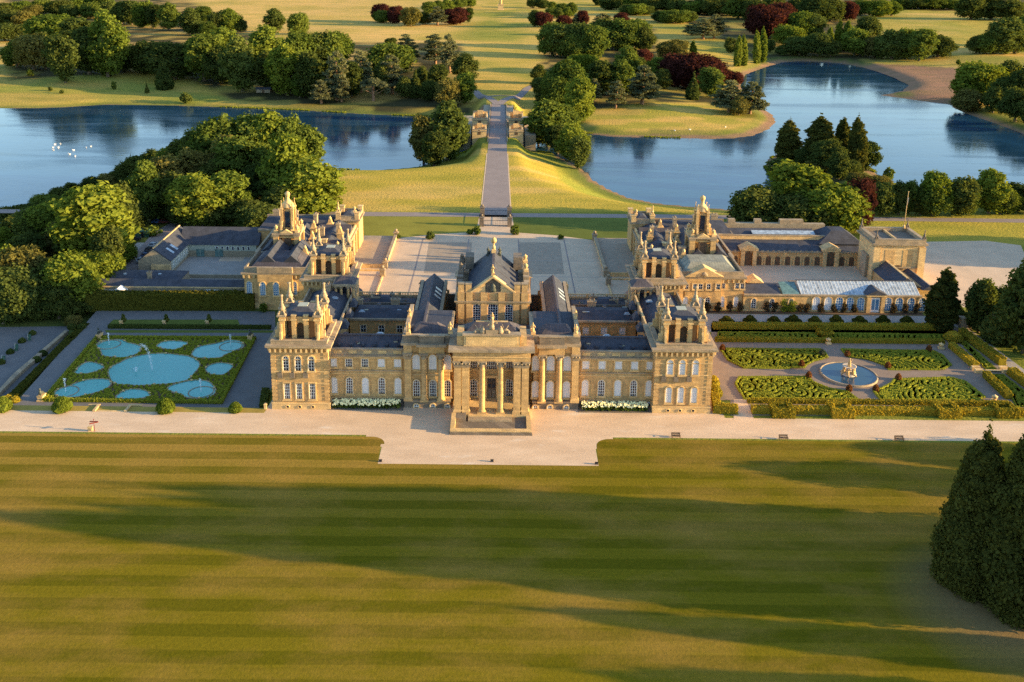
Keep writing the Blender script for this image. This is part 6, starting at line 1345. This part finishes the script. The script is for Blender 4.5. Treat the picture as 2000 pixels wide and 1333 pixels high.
def trunk_mesh(h=16., r=.55, limbs=5, mat="bark", seed=1, top=.7):
    rr = random.Random(seed); mb = MB().mat(mat)
    mb.lathe([(r * 1.5, -1.2), (r * 1.15, .4), (r, 1.5), (r * .8, h * .35), (r * .45, h * top)], n=8)
    for k in range(limbs):
        a = 2 * pi * k / limbs + rr.random(); z = h * rr.uniform(.2, .45); L = h * rr.uniform(.2, .32); mb.tube((0, 0, z), (L * cos(a), L * sin(a), z + L * rr.uniform(.6, 1.1)), r * .4, r * .12)
    return mb.mesh("trunk")
def P_(key, me, w, h, tr): PROTO[key] = (me, w, h, tr)
tk = trunk_mesh(); tk2 = trunk_mesh(18, .7, 6, "warm_bark", 3, .8); tks = trunk_mesh(16, .35, 3, "bark", 5); tks.name = "trunk"
for i in range(5): P_("b%d" % i, broad(20 + i, 14, 16, 52 + 3 * i, .5, i % 2), 14, 16, tk)
for i in range(3): P_("w%d" % i, broad(40 + i, 17, 14, 60, .52, 2), 17, 14, tk)            # wide, foliage to the ground
for i in range(3): P_("t%d" % i, broad(50 + i, 11, 19, 56, .48, 2), 11, 19, tk)            # tall
for i in range(3): P_("e%d" % i, cedar(60 + i), 16, 18, tk2)
P_("u0", umbrella(70), 15, 14, tk2)
for i in range(2): P_("p%d" % i, spire(80 + i, 4.2, 20, .03, .35, .42, 26, "leaf_bright", .3, 1.0, .3), 4.2, 20, tks)
for i in range(3): P_("y%d" % i, spire(85 + i, 8, 20, .02, .36, .44, 30, "leaf_conifer", .3, 1.0, .35), 7.4, 20, tks)
for i in range(2): P_("n%d" % i, spire(90 + i, 8, 14, .03, .85, .45, 24, "leaf_dark", .25), 8, 14, tks)
for i in range(2): P_("s%d" % i, broad(95 + i, 6, 5, 16, .42, 2), 6, 5, tks)
for i in range(2): P_("f%d" % i, spire(110 + i, 15, 32, .01, .44, .32, 60, "leaf_conifer", .34, 1.2, .2), 15, 32, tks)
LOOK = {'b': ("broadleaf_tree", "rounded green broadleaf tree", "tree"), 'w': ("broadleaf_tree", "wide leafy green tree", "tree"), 't': ("broadleaf_tree", "tall narrow-crowned green tree", "tree"),
        'c': ("copper_beech", "dark purple copper beech", "tree"), 'e': ("cedar_tree", "grey-green cedar with tiered branches", "tree"), 'u': ("cedar_tree", "flat-topped cedar with bare trunk", "tree"),
        'p': ("poplar_tree", "slim upright poplar", "tree"), 'y': ("cypress_tree", "tall dark cypress", "tree"), 'n': ("conifer_tree", "cone-shaped dark conifer", "tree"), 's': ("shrub", "low leafy green bush", "bush"),
        'd': ("broadleaf_tree", "dark green broadleaf tree", "tree"), 'g': ("broadleaf_tree", "bright sunlit green tree", "tree"), 'o': ("broadleaf_tree", "pale olive-green tree", "tree"), 'f': ("conifer_tree", "very large dark conifer", "tree")}
MATK = {'b': "leaf_green", 'w': "leaf_green", 't': "leaf_green", 'c': "leaf_copper", 'e': "leaf_cedar", 'u': "leaf_cedar", 'p': "leaf_bright", 'y': "leaf_conifer", 'n': "leaf_dark", 's': "leaf_green", 'd': "leaf_dark", 'g': "leaf_bright", 'o': "leaf_olive", 'f': "leaf_conifer"}
SHAPE = {'c': 'w', 'd': 'b', 'g': 'b', 'o': 'b'}
NT = [0]
def tree(kind, px, ptop, pbase, pw, clump, base=None):
    k = SHAPE.get(kind, kind); NT[0] += 1; i = NT[0]; nv = len([q for q in PROTO if q[0] == k])
    if k == 'b' and (pbase - ptop) > pw * 1.25: k = 't'; nv = 3
    if k == 'b' and (pbase - ptop) < pw * .8: k = 'w'; nv = 3
    me, w, h, tr = PROTO["%s%d" % (k, i * 7 % nv)]
    p = ground(px, pbase) if base is None else np.array(base)
    if p[2] < ZW + .35: p[2] = ZW + .35
    H = max(1.5, U(px, ptop, p[1])[2] - p[2]); d = (p - CAM) @ _fw; Wd = pw * d / F * {'b': 1.3, 'w': 1.25, 't': 1.3, 's': 1.2, 'e': 1.3, 'y': 1.4, 'p': 1.35}.get(k, 1.15); H *= 1.04
    nm, look, cat = LOOK[kind]; rz = (i * 2.399) % (2 * pi) if k != 'u' else .2
    # the tree's visible width and height on the photograph include the slanted view of its own crown
    t = thing(nm, None, cat, (p[0], p[1], p[2] - .15), rz, clump, (Wd / w * (1 + .12 * sin(i * 1.7)), Wd / w * (1 - .12 * sin(i * 1.7)), H / h)); t.rotation_euler = (.05 * sin(i * 2.1), .05 * cos(i * 3.3), rz)
    c = put("crown", me, t); c.material_slots[0].link = 'OBJECT'; c.material_slots[0].material = MATS[MATK[kind] if MATK[kind] != 'leaf_green' else ('leaf_green', 'leaf_fresh', 'leaf_mid', 'leaf_green', 'leaf_mid')[(i * 13 + i // 5) % 5]]
    put("trunk", tr, t, None, 0, (w / 14, w / 14, h / 16) if k not in 'eu' else (1, 1, h / 18))
    TREES.setdefault((clump, kind), []).append((px, t)); return t
TREES = {}
def clump(name, items, sc, ox, oy):
    for it in items: tree(it[0], ox + it[1] / sc, oy + it[2] / sc, oy + it[3] / sc, it[4] / sc, name)
A6 = (3.0303, 0, 0); A7 = (3.9205, 560, 0); A8 = (3.7037, 1000, 0); AR = (2.7778, 1280, 0); AM = (3.3333, 1400, 200); AL = (2.8571, 0, 200); AD = (1, 0, 0)
clump("wood beyond the left lake", [('o', 200, 205, 415, 190), ('b', 330, 90, 300, 240), ('b', 390, 195, 490, 160), ('b', 530, 170, 440, 180), ('t', 640, 80, 455, 200), ('b', 480, 100, 330, 160), ('b', 270, 200, 410, 130), ('b', 100, 250, 400, 120),
  ('d', 890, 250, 430, 230), ('d', 1040, 260, 470, 220), ('n', 975, 335, 530, 110), ('b', 1210, 190, 480, 180), ('b', 1330, 170, 450, 190), ('b', 1440, 220, 545, 170), ('d', 1320, 300, 490, 160), ('b', 1580, 160, 430, 180), ('g', 1700, 270, 565, 180), ('d', 1600, 300, 540, 150), ('b', 1790, 200, 500, 180), ('b', 1890, 195, 480, 170), ('d', 1830, 300, 580, 150), ('b', 1960, 200, 480, 140), ('g', 1510, 350, 430, 60), ('d', 740, 300, 420, 120)], *A6)
clump("rough bank beside the left lake", [('s', 180, 415, 450, 45), ('s', 675, 480, 530, 32), ('n', 870, 490, 552, 32), ('s', 1105, 545, 612, 65), ('s', 625, 395, 450, 40), ('s', 60, 350, 390, 70), ('s', 300, 515, 540, 26), ('s', 365, 530, 555, 24)], *A6)
clump("tree line across the upper left field", [('d', 910, 20, 170, 90), ('b', 1000, 20, 180, 105), ('b', 1140, 50, 210, 120), ('b', 1200, 35, 150, 90), ('d', 1290, 75, 190, 95), ('b', 1365, 60, 190, 105), ('d', 1430, 115, 190, 65), ('b', 1230, 135, 215, 75), ('b', 850, 10, 165, 105), ('b', 780, 0, 150, 110), ('d', 720, 20, 145, 100), ('d', 830, 60, 165, 80), ('b', 660, 10, 120, 90)], *A6)
clump("field edge above the far wood", [('b', 1630, 55, 190, 100), ('b', 1770, 80, 205, 105)], *A6)
clump("grove in the upper left corner", [('b', 600, -20, 85, 140), ('b', 480, -10, 85, 130), ('d', 360, 0, 95, 130), ('b', 250, 0, 85, 120), ('b', 130, 10, 95, 120), ('o', 200, 30, 110, 100), ('d', 60, 60, 175, 140), ('o', 150, 70, 185, 120), ('b', 30, 140, 245, 130), ('d', 120, 150, 240, 130), ('d', 20, 20, 100, 110), ('b', 540, 20, 110, 110), ('b', 420, 30, 110, 100)], *A6)
clump("mixed grove left of the bridge", [('b', 60, 250, 690, 160), ('b', 230, 260, 490, 190), ('b', 390, 260, 480, 190), ('g', 60, 360, 690, 150), ('d', 170, 470, 745, 180), ('e', 385, 405, 770, 170), ('e', 265, 620, 795, 150), ('e', 570, 400, 710, 190), ('b', 790, 340, 560, 310), ('e', 810, 430, 720, 190), ('e', 920, 270, 490, 180), ('e', 1140, 270, 500, 190), ('e', 1250, 275, 560, 150), ('d', 800, 290, 350, 80), ('u', 665, 595, 775, 200), ('n', 980, 535, 745, 140), ('d', 1040, 510, 690, 100), ('d', 1160, 490, 725, 150), ('d', 1370, 415, 630, 170), ('b', 1370, 560, 790, 150), ('o', 1240, 610, 810, 170), ('d', 500, 480, 740, 170), ('d', 900, 600, 750, 120), ('e', 420, 590, 780, 150), ('d', 1090, 620, 770, 130), ('d', 720, 480, 720, 140), ('d', 330, 560, 760, 130), ('b', 100, 560, 750, 120)], *A7)
clump("beech clump in the far left meadow", [('c', 725, 30, 170, 115), ('b', 730, 80, 175, 125), ('c', 840, 50, 182, 100), ('o', 950, 60, 203, 130), ('d', 1060, 95, 190, 100), ('e', 1155, 55, 198, 140), ('c', 1290, 60, 190, 160), ('b', 1390, 55, 175, 65), ('b', 1090, 15, 105, 85), ('b', 1160, 10, 95, 85), ('b', 1230, 0, 85, 85), ('b', 1300, -5, 75, 75), ('b', 1340, -10, 65, 65), ('b', 1410, -20, 55, 75)], *A7)
clump("beech clump right of the far column", [('b', 165, 75, 195, 80), ('c', 225, 85, 198, 115), ('c', 375, 115, 188, 95), ('b', 150, -10, 60, 85), ('b', 215, -5, 62, 85), ('b', 290, 10, 100, 65), ('b', 280, 60, 135, 75), ('b', 335, 60, 135, 65), ('b', 360, 25, 112, 70), ('b', 430, 20, 122, 80), ('b', 400, 60, 130, 60), ('c', 510, 80, 185, 90), ('e', 470, 110, 185, 100), ('e', 660, 100, 205, 160), ('c', 790, 95, 185, 90), ('b', 640, 150, 265, 140)], *A8)
clump("dense clump right of the avenue", [('b', 290, 175, 405, 190), ('b', 370, 170, 415, 190), ('b', 480, 170, 415, 200), ('b', 580, 190, 422, 190), ('b', 430, 250, 425, 150), ('d', 680, 140, 355, 170), ('b', 790, 150, 365, 190), ('b', 880, 140, 355, 190), ('d', 950, 200, 372, 130), ('d', 740, 220, 365, 140)], *A8)
clump("low clumps on the far right meadow", [('w', 845, 35, 108, 120), ('w', 905, 30, 112, 130), ('w', 960, 40, 108, 110), ('w', 1080, 80, 160, 130), ('w', 1150, 75, 170, 140), ('w', 1220, 75, 170, 140), ('w', 1280, 85, 160, 110)], *A8)
clump("woodland along the top edge of the meadow", [('d', 640, -20, 40, 100), ('d', 720, -20, 72, 150), ('b', 860, -20, 62, 130), ('d', 1000, -20, 82, 140), ('d', 930, -20, 70, 120), ('b', 1120, -20, 80, 130), ('b', 1190, -10, 92, 130), ('b', 1320, 10, 102, 140), ('d', 1460, -10, 112, 160), ('b', 1390, -20, 100, 130), ('d', 1590, 0, 115, 160), ('d', 1680, -20, 142, 170), ('b', 1540, -20, 90, 120)], *A8)
clump("slope beside the poplars", [('e', 1380, 140, 285, 180), ('e', 1460, 110, 280, 150), ('e', 1300, 170, 255, 120), ('d', 1580, 275, 385, 75), ('b', 1860, 280, 380, 60)], *A8)
clump("poplar row by the right lake", [('p', 1630, 260, 482, 50), ('p', 1675, 260, 477, 50), ('p', 1770, 225, 462, 50), ('p', 1815, 205, 452, 55)], *A8)
clump("beech grove on the peninsula", [('o', 1165, 290, 435, 190), ('p', 1310, 300, 405, 50), ('c', 1190, 400, 625, 220), ('c', 1330, 395, 645, 290), ('c', 1440, 430, 610, 200), ('c', 1590, 520, 610, 140), ('n', 1305, 530, 722, 115), ('b', 1440, 485, 705, 170), ('e', 1570, 590, 815, 240), ('e', 1720, 600, 825, 210), ('c', 950, 360, 480, 110), ('b', 830, 340, 565, 170), ('g', 520, 390, 525, 190), ('d', 640, 430, 690, 190), ('b', 780, 440, 690, 170), ('e', 590, 575, 745, 120), ('e', 750, 590, 785, 140), ('e', 940, 480, 755, 230), ('d', 1100, 500, 645, 100), ('b', 1050, 410, 605, 120), ('b', 900, 420, 565, 130), ('o', 1640, 700, 835, 120), ('d', 860, 560, 690, 110)], *A8)
clump("trees right behind the bridge", [('d', 190, 470, 605, 95), ('b', 200, 560, 685, 95), ('b', 390, 450, 755, 270), ('g', 490, 560, 885, 170), ('d', 230, 670, 765, 120), ('b', 330, 560, 780, 180)], *A8)
clump("tree mass right of the bridge drive", [('b', 260, 730, 1090, 270), ('g', 420, 900, 1170, 190), ('b', 480, 980, 1225, 130), ('b', 370, 760, 1000, 190), ('b', 190, 850, 1080, 150), ('d', 330, 900, 1120, 160)], *A8)
clump("tree mass left of the bridge drive", [('b', 1230, 790, 1230, 270), ('o', 1050, 890, 1265, 180), ('b', 1320, 880, 1160, 140), ('d', 1130, 1010, 1275, 190), ('b', 1260, 960, 1220, 170)], *A7)
clump("woodland along the top right", [('d', 80, -20, 62, 130), ('b', 210, 10, 78, 120), ('d', 330, -10, 82, 130), ('b', 450, -20, 105, 130), ('d', 530, 0, 115, 110), ('c', 590, 30, 205, 190), ('c', 680, 20, 165, 130), ('b', 780, 70, 205, 150), ('g', 720, 140, 255, 130), ('b', 830, 80, 205, 140), ('d', 860, -10, 125, 140), ('d', 950, -10, 115, 120), ('c', 1040, 10, 112, 85), ('b', 1110, 0, 88, 95), ('g', 1200, 0, 92, 120), ('b', 1280, 10, 88, 85), ('b', 1390, -10, 52, 110), ('b', 1500, -10, 52, 130), ('b', 1600, 0, 52, 110), ('d', 1710, -20, 108, 140), ('d', 1820, -20, 108, 140), ('d', 1930, 0, 112, 130), ('b', 1985, 20, 105, 110), ('d', 780, -10, 110, 120), ('d', 640, -20, 110, 120), ('b', 1330, -15, 50, 100), ('b', 1450, -15, 50, 100), ('b', 1560, -15, 50, 100)], *AR)
clump("poplar row at the head of the lake", [('p', 940, 150, 283, 45), ('p', 985, 115, 275, 50), ('p', 1030, 115, 275, 55)], *AR)
clump("trees at the head of the right lake", [('d', 1145, 95, 215, 120), ('b', 1080, 160, 302, 130), ('b', 880, 180, 308, 120), ('b', 780, 200, 302, 140), ('d', 1120, 170, 302, 100), ('o', 1180, 200, 312, 95), ('b', 1280, 170, 322, 140), ('b', 1360, 160, 322, 120), ('b', 1430, 150, 332, 120), ('d', 1530, 200, 312, 135), ('s', 690, 250, 300, 70), ('s', 1645, 322, 352, 22), ('d', 950, 220, 308, 90), ('d', 1230, 230, 318, 90)], *AR)
clump("trees on the right meadow edge", [('d', 1740, 200, 292, 85), ('b', 1790, 180, 295, 100), ('b', 1880, 100, 295, 150), ('b', 1950, 180, 292, 120), ('b', 1990, 90, 255, 120), ('g', 1900, 190, 295, 65), ('d', 1830, 190, 292, 90), ('b', 2060, 90, 280, 140)], *AR)
clump("trees on the far right shore", [('g', 1740, 340, 560, 220), ('d', 1900, 320, 545, 120), ('b', 1870, 420, 602, 120), ('o', 1690, 490, 605, 140), ('d', 1960, 380, 605, 130), ('d', 1950, 480, 662, 150), ('b', 2040, 330, 600, 150), ('d', 1830, 480, 612, 110), ('d', 2050, 500, 690, 140)], *AR)
clump("cypress point on the right lake", [('y', 460, 120, 385, 140), ('y', 670, 95, 385, 150), ('y', 815, 110, 405, 110), ('y', 905, 105, 455, 95), ('b', 975, 250, 445, 140), ('d', 720, 250, 445, 160), ('d', 560, 300, 415, 100), ('o', 640, 380, 465, 100), ('d', 790, 330, 505, 130), ('o', 930, 460, 565, 140), ('o', 1060, 480, 565, 130), ('s', 400, 370, 455, 150), ('d', 860, 380, 480, 120), ('s', 1110, 430, 520, 60)], *AM)
clump("grove behind the stable court", [('d', 250, 560, 830, 310), ('g', 520, 405, 810, 320), ('d', 500, 600, 850, 250), ('g', 740, 540, 845, 350), ('c', 900, 500, 835, 210), ('o', 680, 460, 605, 90), ('d', 380, 620, 840, 220), ('d', 640, 640, 850, 230)], *AM)
clump("tree row along the lakeside lawn", [('b', 1070, 530, 732, 170), ('d', 1180, 520, 732, 110), ('b', 1250, 510, 725, 100), ('g', 1410, 445, 735, 170), ('b', 1400, 540, 738, 190), ('d', 1570, 490, 735, 180), ('b', 1640, 540, 735, 110), ('g', 1770, 440, 725, 180), ('g', 1890, 560, 722, 120), ('d', 1940, 520, 712, 150), ('b', 1840, 530, 728, 130), ('d', 1320, 560, 735, 110), ('d', 2040, 540, 720, 150)], *AM)
clump("lakeshore edge of the left wood", [('d', 50, 590, 705, 120), ('d', 150, 570, 690, 140), ('b', 260, 520, 650, 150), ('d', 340, 480, 610, 120), ('d', 410, 450, 570, 80), ('d', 515, 420, 530, 95), ('o', 610, 400, 510, 110), ('d', 690, 350, 495, 95), ('d', 760, 295, 480, 110), ('b', 860, 270, 450, 140), ('b', 960, 250, 445, 140), ('d', 1020, 200, 435, 120), ('b', 1080, 165, 425, 120)], *AL)
clump("dense wood left of the drive lawn", [('b', 1220, 85, 445, 200), ('b', 1420, 60, 430, 220), ('g', 1540, 60, 440, 190), ('b', 1620, 90, 440, 170), ('b', 1710, 120, 430, 160), ('g', 1610, 185, 570, 260), ('g', 1730, 330, 615, 330), ('b', 1330, 180, 510, 240), ('o', 1280, 190, 490, 190), ('o', 1100, 270, 530, 190), ('o', 940, 290, 550, 190), ('b', 1480, 250, 520, 170), ('b', 1600, 340, 590, 220), ('d', 1440, 350, 560, 170), ('d', 1180, 330, 540, 160)], *AL)
clump("wood behind the kitchen yard", [('t', 840, 330, 665, 180), ('d', 790, 420, 650, 150), ('d', 980, 400, 670, 160), ('g', 1100, 400, 695, 220), ('b', 1280, 385, 668, 210), ('b', 1570, 470, 660, 150), ('b', 1440, 570, 712, 190), ('d', 1400, 545, 690, 130), ('n', 1460, 400, 520, 75), ('d', 680, 470, 835, 150), ('d', 900, 480, 660, 130), ('s', 850, 690, 745, 90), ('d', 1200, 540, 690, 130), ('d', 1010, 560, 690, 120), ('d', 760, 560, 700, 130), ('d', 1340, 540, 690, 120)], *AL)
clump("wood above the water terraces", [('g', 560, 450, 905, 350), ('d', 480, 540, 880, 210), ('b', 300, 560, 805, 240), ('b', 200, 600, 825, 190), ('d', 90, 640, 810, 180), ('g', 30, 700, 850, 120), ('o', 350, 680, 855, 150), ('g', 560, 840, 1005, 240), ('g', 690, 780, 900, 120), ('d', 420, 640, 900, 180), ('d', 150, 740, 900, 190), ('d', 620, 700, 960, 150)], *AL)
clump("trees on the edge of the lower terrace", [('o', 130, 810, 1085, 220), ('o', 230, 850, 1100, 180), ('g', 40, 820, 1085, 150), ('b', 110, 930, 1205, 240), ('g', 390, 860, 1145, 250), ('b', 20, 950, 1235, 180), ('d', 330, 1000, 1205, 170), ('d', 430, 1050, 1185, 150), ('d', 250, 1060, 1210, 130), ('o', 410, 1190, 1250, 75), ('g', 550, 1010, 1075, 100), ('d', 300, 900, 1140, 160), ('d', 490, 980, 1150, 120), ('b', -60, 880, 1180, 180)], *AL)
clump("dark trees at the corner of the east garden", [('d', 1910, 545, 650, 52), ('n', 1955, 562, 668, 80), ('d', 1998, 512, 690, 80), ('d', 1935, 560, 640, 55), ('d', 2040, 530, 700, 80)], *AD)
clump("shrubs at the north end of the court", [('s', 840, 452, 468, 18), ('s', 776, 455, 466, 14), ('s', 931, 440, 458, 18), ('s', 1006, 440, 458, 18), ('s', 918, 447, 457, 14), ('s', 1095, 458, 467, 13)], *AD)
t = tree('y', 1831, 527, 640, 46, "orangery end"); t.scale = (t.scale[0] * 1.0, t.scale[1], t.scale[2]); t['label'] = "solitary dense column-shaped tree at the right end of the orangery"; TREES.clear() if False else TREES.pop(("orangery end", 'y')); del t['group']
t = tree('s', 1540, 0, 0, 10, "x", (-66, 60, -1.2)); t['label'] = "dark bush at the right end of the tall yew hedge"; TREES.pop(("x", 's')); del t['group']; t.scale = (.45, .45, .55)
# the great conifers on the south lawn, and the ones outside the frame whose shadows reach it
big = [(79.2, -58.0, 12.5, 28.5, "pointed very large dark conifer on the lawn, the left of the pair"), (85.0, -63.6, 16, 34, "broad very large dark conifer on the lawn, right of the pair, cut by frame")]
for k, (x, y, w, h, lab) in enumerate(big):
    me, w0, h0, tr = PROTO["f%d" % k]; t = thing("conifer_tree", lab, "tree", (x, y, -.1), k * 1.3, None, (w / w0, w / w0, h / h0)); put("crown", me, t); put("trunk", tr, t)
for k, (x, y, w, h, kk) in enumerate(((205, 103, 14, 17, "b1"), (222, 112, 15, 20, "b2"), (240, 120, 16, 21, "b0"), (113, -30.5, 11, 11.5, "b3"), (130, -21, 13, 9.5, "b1"), (99, -53, 18, 30, "f1"), (114, -50.5, 16, 27, "f0"), (104, -56.5, 15, 31, "f0"), (119, -54, 14, 30, "f1"), (110, -78.6, 9, 19.5, "f1"), (112, -91, 14, 18, "f0"))):
    me, w0, h0, tr = PROTO[kk]; t = thing("conifer_tree" if kk[0] == 'f' else "broadleaf_tree", "tree standing to the right of the view, casting a long shadow", "tree", (x, y, -.1), k * 1.1, "trees to the right, outside the view", (w / w0, w / w0, h / h0)); put("crown", me, t); put("trunk", tr, t)
for (cl_, kind), L in TREES.items():
    L.sort(key=lambda q: q[0]); nm, look, cat = LOOK[kind]
    for i, (px, t) in enumerate(L):
        t['label'] = "%s in the %s" % (look, cl_) if len(L) == 1 else "%s, %s from left, %s" % (look, ORD[i], cl_)

# ------------------------------------------------------------------ life and small things
t = thing("victory_column", "distant stone column rising from a pale pedestal in the far meadow", "column", (*ground(978, 20)[:2], float(height(*[np.array([v]) for v in ground(978, 20)[:2]])[0]))) 
m_ = MB().mat('pale_stone'); m_.square([(5.2, 0), (5.2, 1.0), (4.2, 1.1), (4.2, 8), (4.9, 8.2), (4.9, 9)], 0, 0); m_.build("pedestal", t); m_ = MB().mat('honey_stone'); m_.lathe([(2.4, 9), (2.0, 10), (1.6, 34), (2.3, 35), (2.3, 36)], n=14); m_.build("shaft", t); m_ = MB().mat('dark_stone'); m_.lathe([(1, 36), (.9, 38), (.6, 40), (.3, 41)], n=8); m_.build("statue", t)
def swan_meshes():
    b = MB().mat('feathers'); b.lathe([(.02, -.75), (.26, -.5), (.36, -.1), (.34, .25), (.18, .6), (.02, .8)], n=10)
    for i, v in enumerate(b.v): b.v[i] = (v[2], v[0], .12 + v[1] * .75 + (.12 if v[2] < -.5 else 0))
    for a, c, r0, r1 in (((.6, 0, .2), (.78, 0, .5), .1, .07), ((.78, 0, .5), (.68, 0, .8), .07, .055), ((.68, 0, .8), (.82, 0, .92), .055, .07), ((.82, 0, .92), (.95, 0, .88), .075, .04)): b.tube(a, c, r0, r1, 7)
    for s in (-1, 1): b.lathe([(.02, 0), (.2, .1), (.16, .3), (.02, .36)], -.15, s * .26, .2, 8, 2.4, .45)
    k = MB().mat('beak'); k.tube((.94, 0, .89), (1.1, 0, .82), .04, .012); return b.mesh("swan"), k.mesh("beak")
sw, bk = swan_meshes()
for k, (x, y) in enumerate(((103, 289), (107, 283), (114, 289), (118, 282), (104, 294), (136, 302), (144, 294), (147, 306), (168, 289), (177, 287))):
    p = G(x, y, ZW); o = put("swan", sw, None, (p[0], p[1], ZW), k * .7, .85); put("beak", bk, o); tag(o, "white swan on the left lake, %s from the left of the flock" % ORD[k], "swan", "swans on the left lake")
for k, (x, y) in enumerate(((1347, 254), (1417, 249), (1318, 256))):
    p = ground(x, y); o = put("swan", sw, None, (p[0], p[1], p[2]), k, .95); put("beak", bk, o); tag(o, "white swan resting on the peninsula meadow, %s from the left" % ORD[k], "swan", "swans on the peninsula")
def car(px, py, rz, paint, label):
    p = ground(px, py); t = thing("parked_car", label, "car", (p[0], p[1], .15), rz, "cars beside the kitchen yard")
    b = MB().mat(paint); prof = [(-2.1, .35), (2.1, .35), (2.15, .7), (1.9, .85), (1.0, .95), (.4, 1.42), (-1.2, 1.45), (-1.9, .98), (-2.15, .9)]
    for s in (-1, 1): b.face([(x, s * .85, z) for x, z in (prof[::-1] if s > 0 else prof)])
    n = len(prof)
    for i in range(n): a, c = prof[i], prof[(i + 1) % n]; b.face([(a[0], -.85, a[1]), (a[0], .85, a[1]), (c[0], .85, c[1]), (c[0], -.85, c[1])])
    b.build("body", t); g = MB().mat('dark_glass')
    for s in (-1, 1): g.face([(x, s * .86, z) for x, z in (((.85, .98), (.35, 1.36), (-1.15, 1.38), (-1.65, 1.0)) if s < 0 else ((-1.65, 1.0), (-1.15, 1.38), (.35, 1.36), (.85, .98)))])
    g.face([(.98, -.75, .99), (.98, .75, .99), (.45, .68, 1.41), (.45, -.68, 1.41)]); g.face([(-1.88, .75, 1.02), (-1.88, -.75, 1.02), (-1.28, -.68, 1.44), (-1.28, .68, 1.44)]); g.build("window", t)
    for x in (-1.35, 1.35):
        for s in (-1, 1):
            w = MB().mat('rubber'); w.lathe([(.33, -.1), (.33, .1)], n=12)
            for i, v in enumerate(w.v): w.v[i] = (v[0], v[2], v[1])
            w.build("wheel", t, (x, s * .82, .33))
    for s in (-.6, .6): h = MB().mat('silver_paint'); h.box(2.05, 2.16, s - .18, s + .18, .62, .78); h.build("headlight", t)
for c_ in ((278, 512, 1.35, 'silver_paint', "silver car parked nearest at the end of the row beside the gabled wing"), (286, 502, 1.35, 'blue_paint', "dark blue car parked second in the row beside the gabled wing"), (293, 492, 1.35, 'black_paint', "black car parked third in the row beside the gabled wing"), (301, 482, 1.35, 'silver_paint', "grey car parked fourth in the row beside the gabled wing"),
           (263, 470, .4, 'black_paint', "black car parked under the big bright tree"), (272, 462, .4, 'blue_paint', "dark car parked behind the black one under the trees"), (322, 437, .2, 'red_paint', "red car parked under the trees behind the kitchen yard"), (309, 437, .2, 'blue_paint', "blue car parked left of the red one under the trees")): car(*c_)
p = ground(281, 462); m_ = MB().mat('green_paint'); m_.box(-2.2, 2.2, -1.2, 1.2, 0, 2.2); m_.gable_x(-2.4, 2.4, -1.4, 1.4, 2.201, 2.9); m_.mat('iron').box(-.5, .5, -1.25, -1.201, 0, 1.9); tag(m_.build("garden_shed", None, (p[0], p[1], p[2])), "dark green shed between the car park and the wood", "shed")
p = ground(515, 181); m_ = MB().mat('weathered_stone'); m_.box(-5, 5, -1.5, 1.5, 0, 2.4); m_.mat('slate_roof').gable_x(-5.5, 5.5, -2, 2, 2.401, 4); m_.mat('soil_and_shade').box(-1, 1, -1.56, -1.501, 0, 2); tag(m_.build("boathouse", None, (p[0], p[1], p[2])), "small pale boathouse under the trees of the far left wood", "hut")

# reeds and rank grass along the water's edge
P = []; L_ = LAKE
for i in range(len(L_)):
    a, b_ = L_[i], L_[(i + 1) % len(L_)]; e = b_ - a; Ln = np.hypot(*e)
    if a[0] < -230 or a[0] > 260 or Ln > 120 or (a[0] > 95 and a[1] > 330) or (10 < a[0] < 110 and a[1] < 300): continue
    n = int(Ln * 5); u = rng.random((n, 1)); nn = np.array([e[1], -e[0]]) / Ln
    q = a + e * u; off = rng.uniform(-.6, 3.2, (n, 1)) * rng.uniform(.3, 1, (n, 1)); c1 = q + nn * off
    if sdf(np.array([a + e * .5 + nn * 2]), L_)[0] < 0: c1 = q - nn * off
    P.append(c1[vnoise(c1[:, 0], c1[:, 1], 12, 21) > .38])
P = np.concatenate(P); z = np.maximum(height(P[:, 0], P[:, 1]), ZW); V, Q, T = leafquads(np.stack([P[:, 0], P[:, 1], z + .35], 1), np.stack([rng.normal(size=len(P)), rng.normal(size=len(P)), rng.uniform(0, .5, len(P))], 1), .55)
tag(put("reeds", fastmesh("reeds", V, Q, ["leaf_box"], False, T)), kind='stuff')
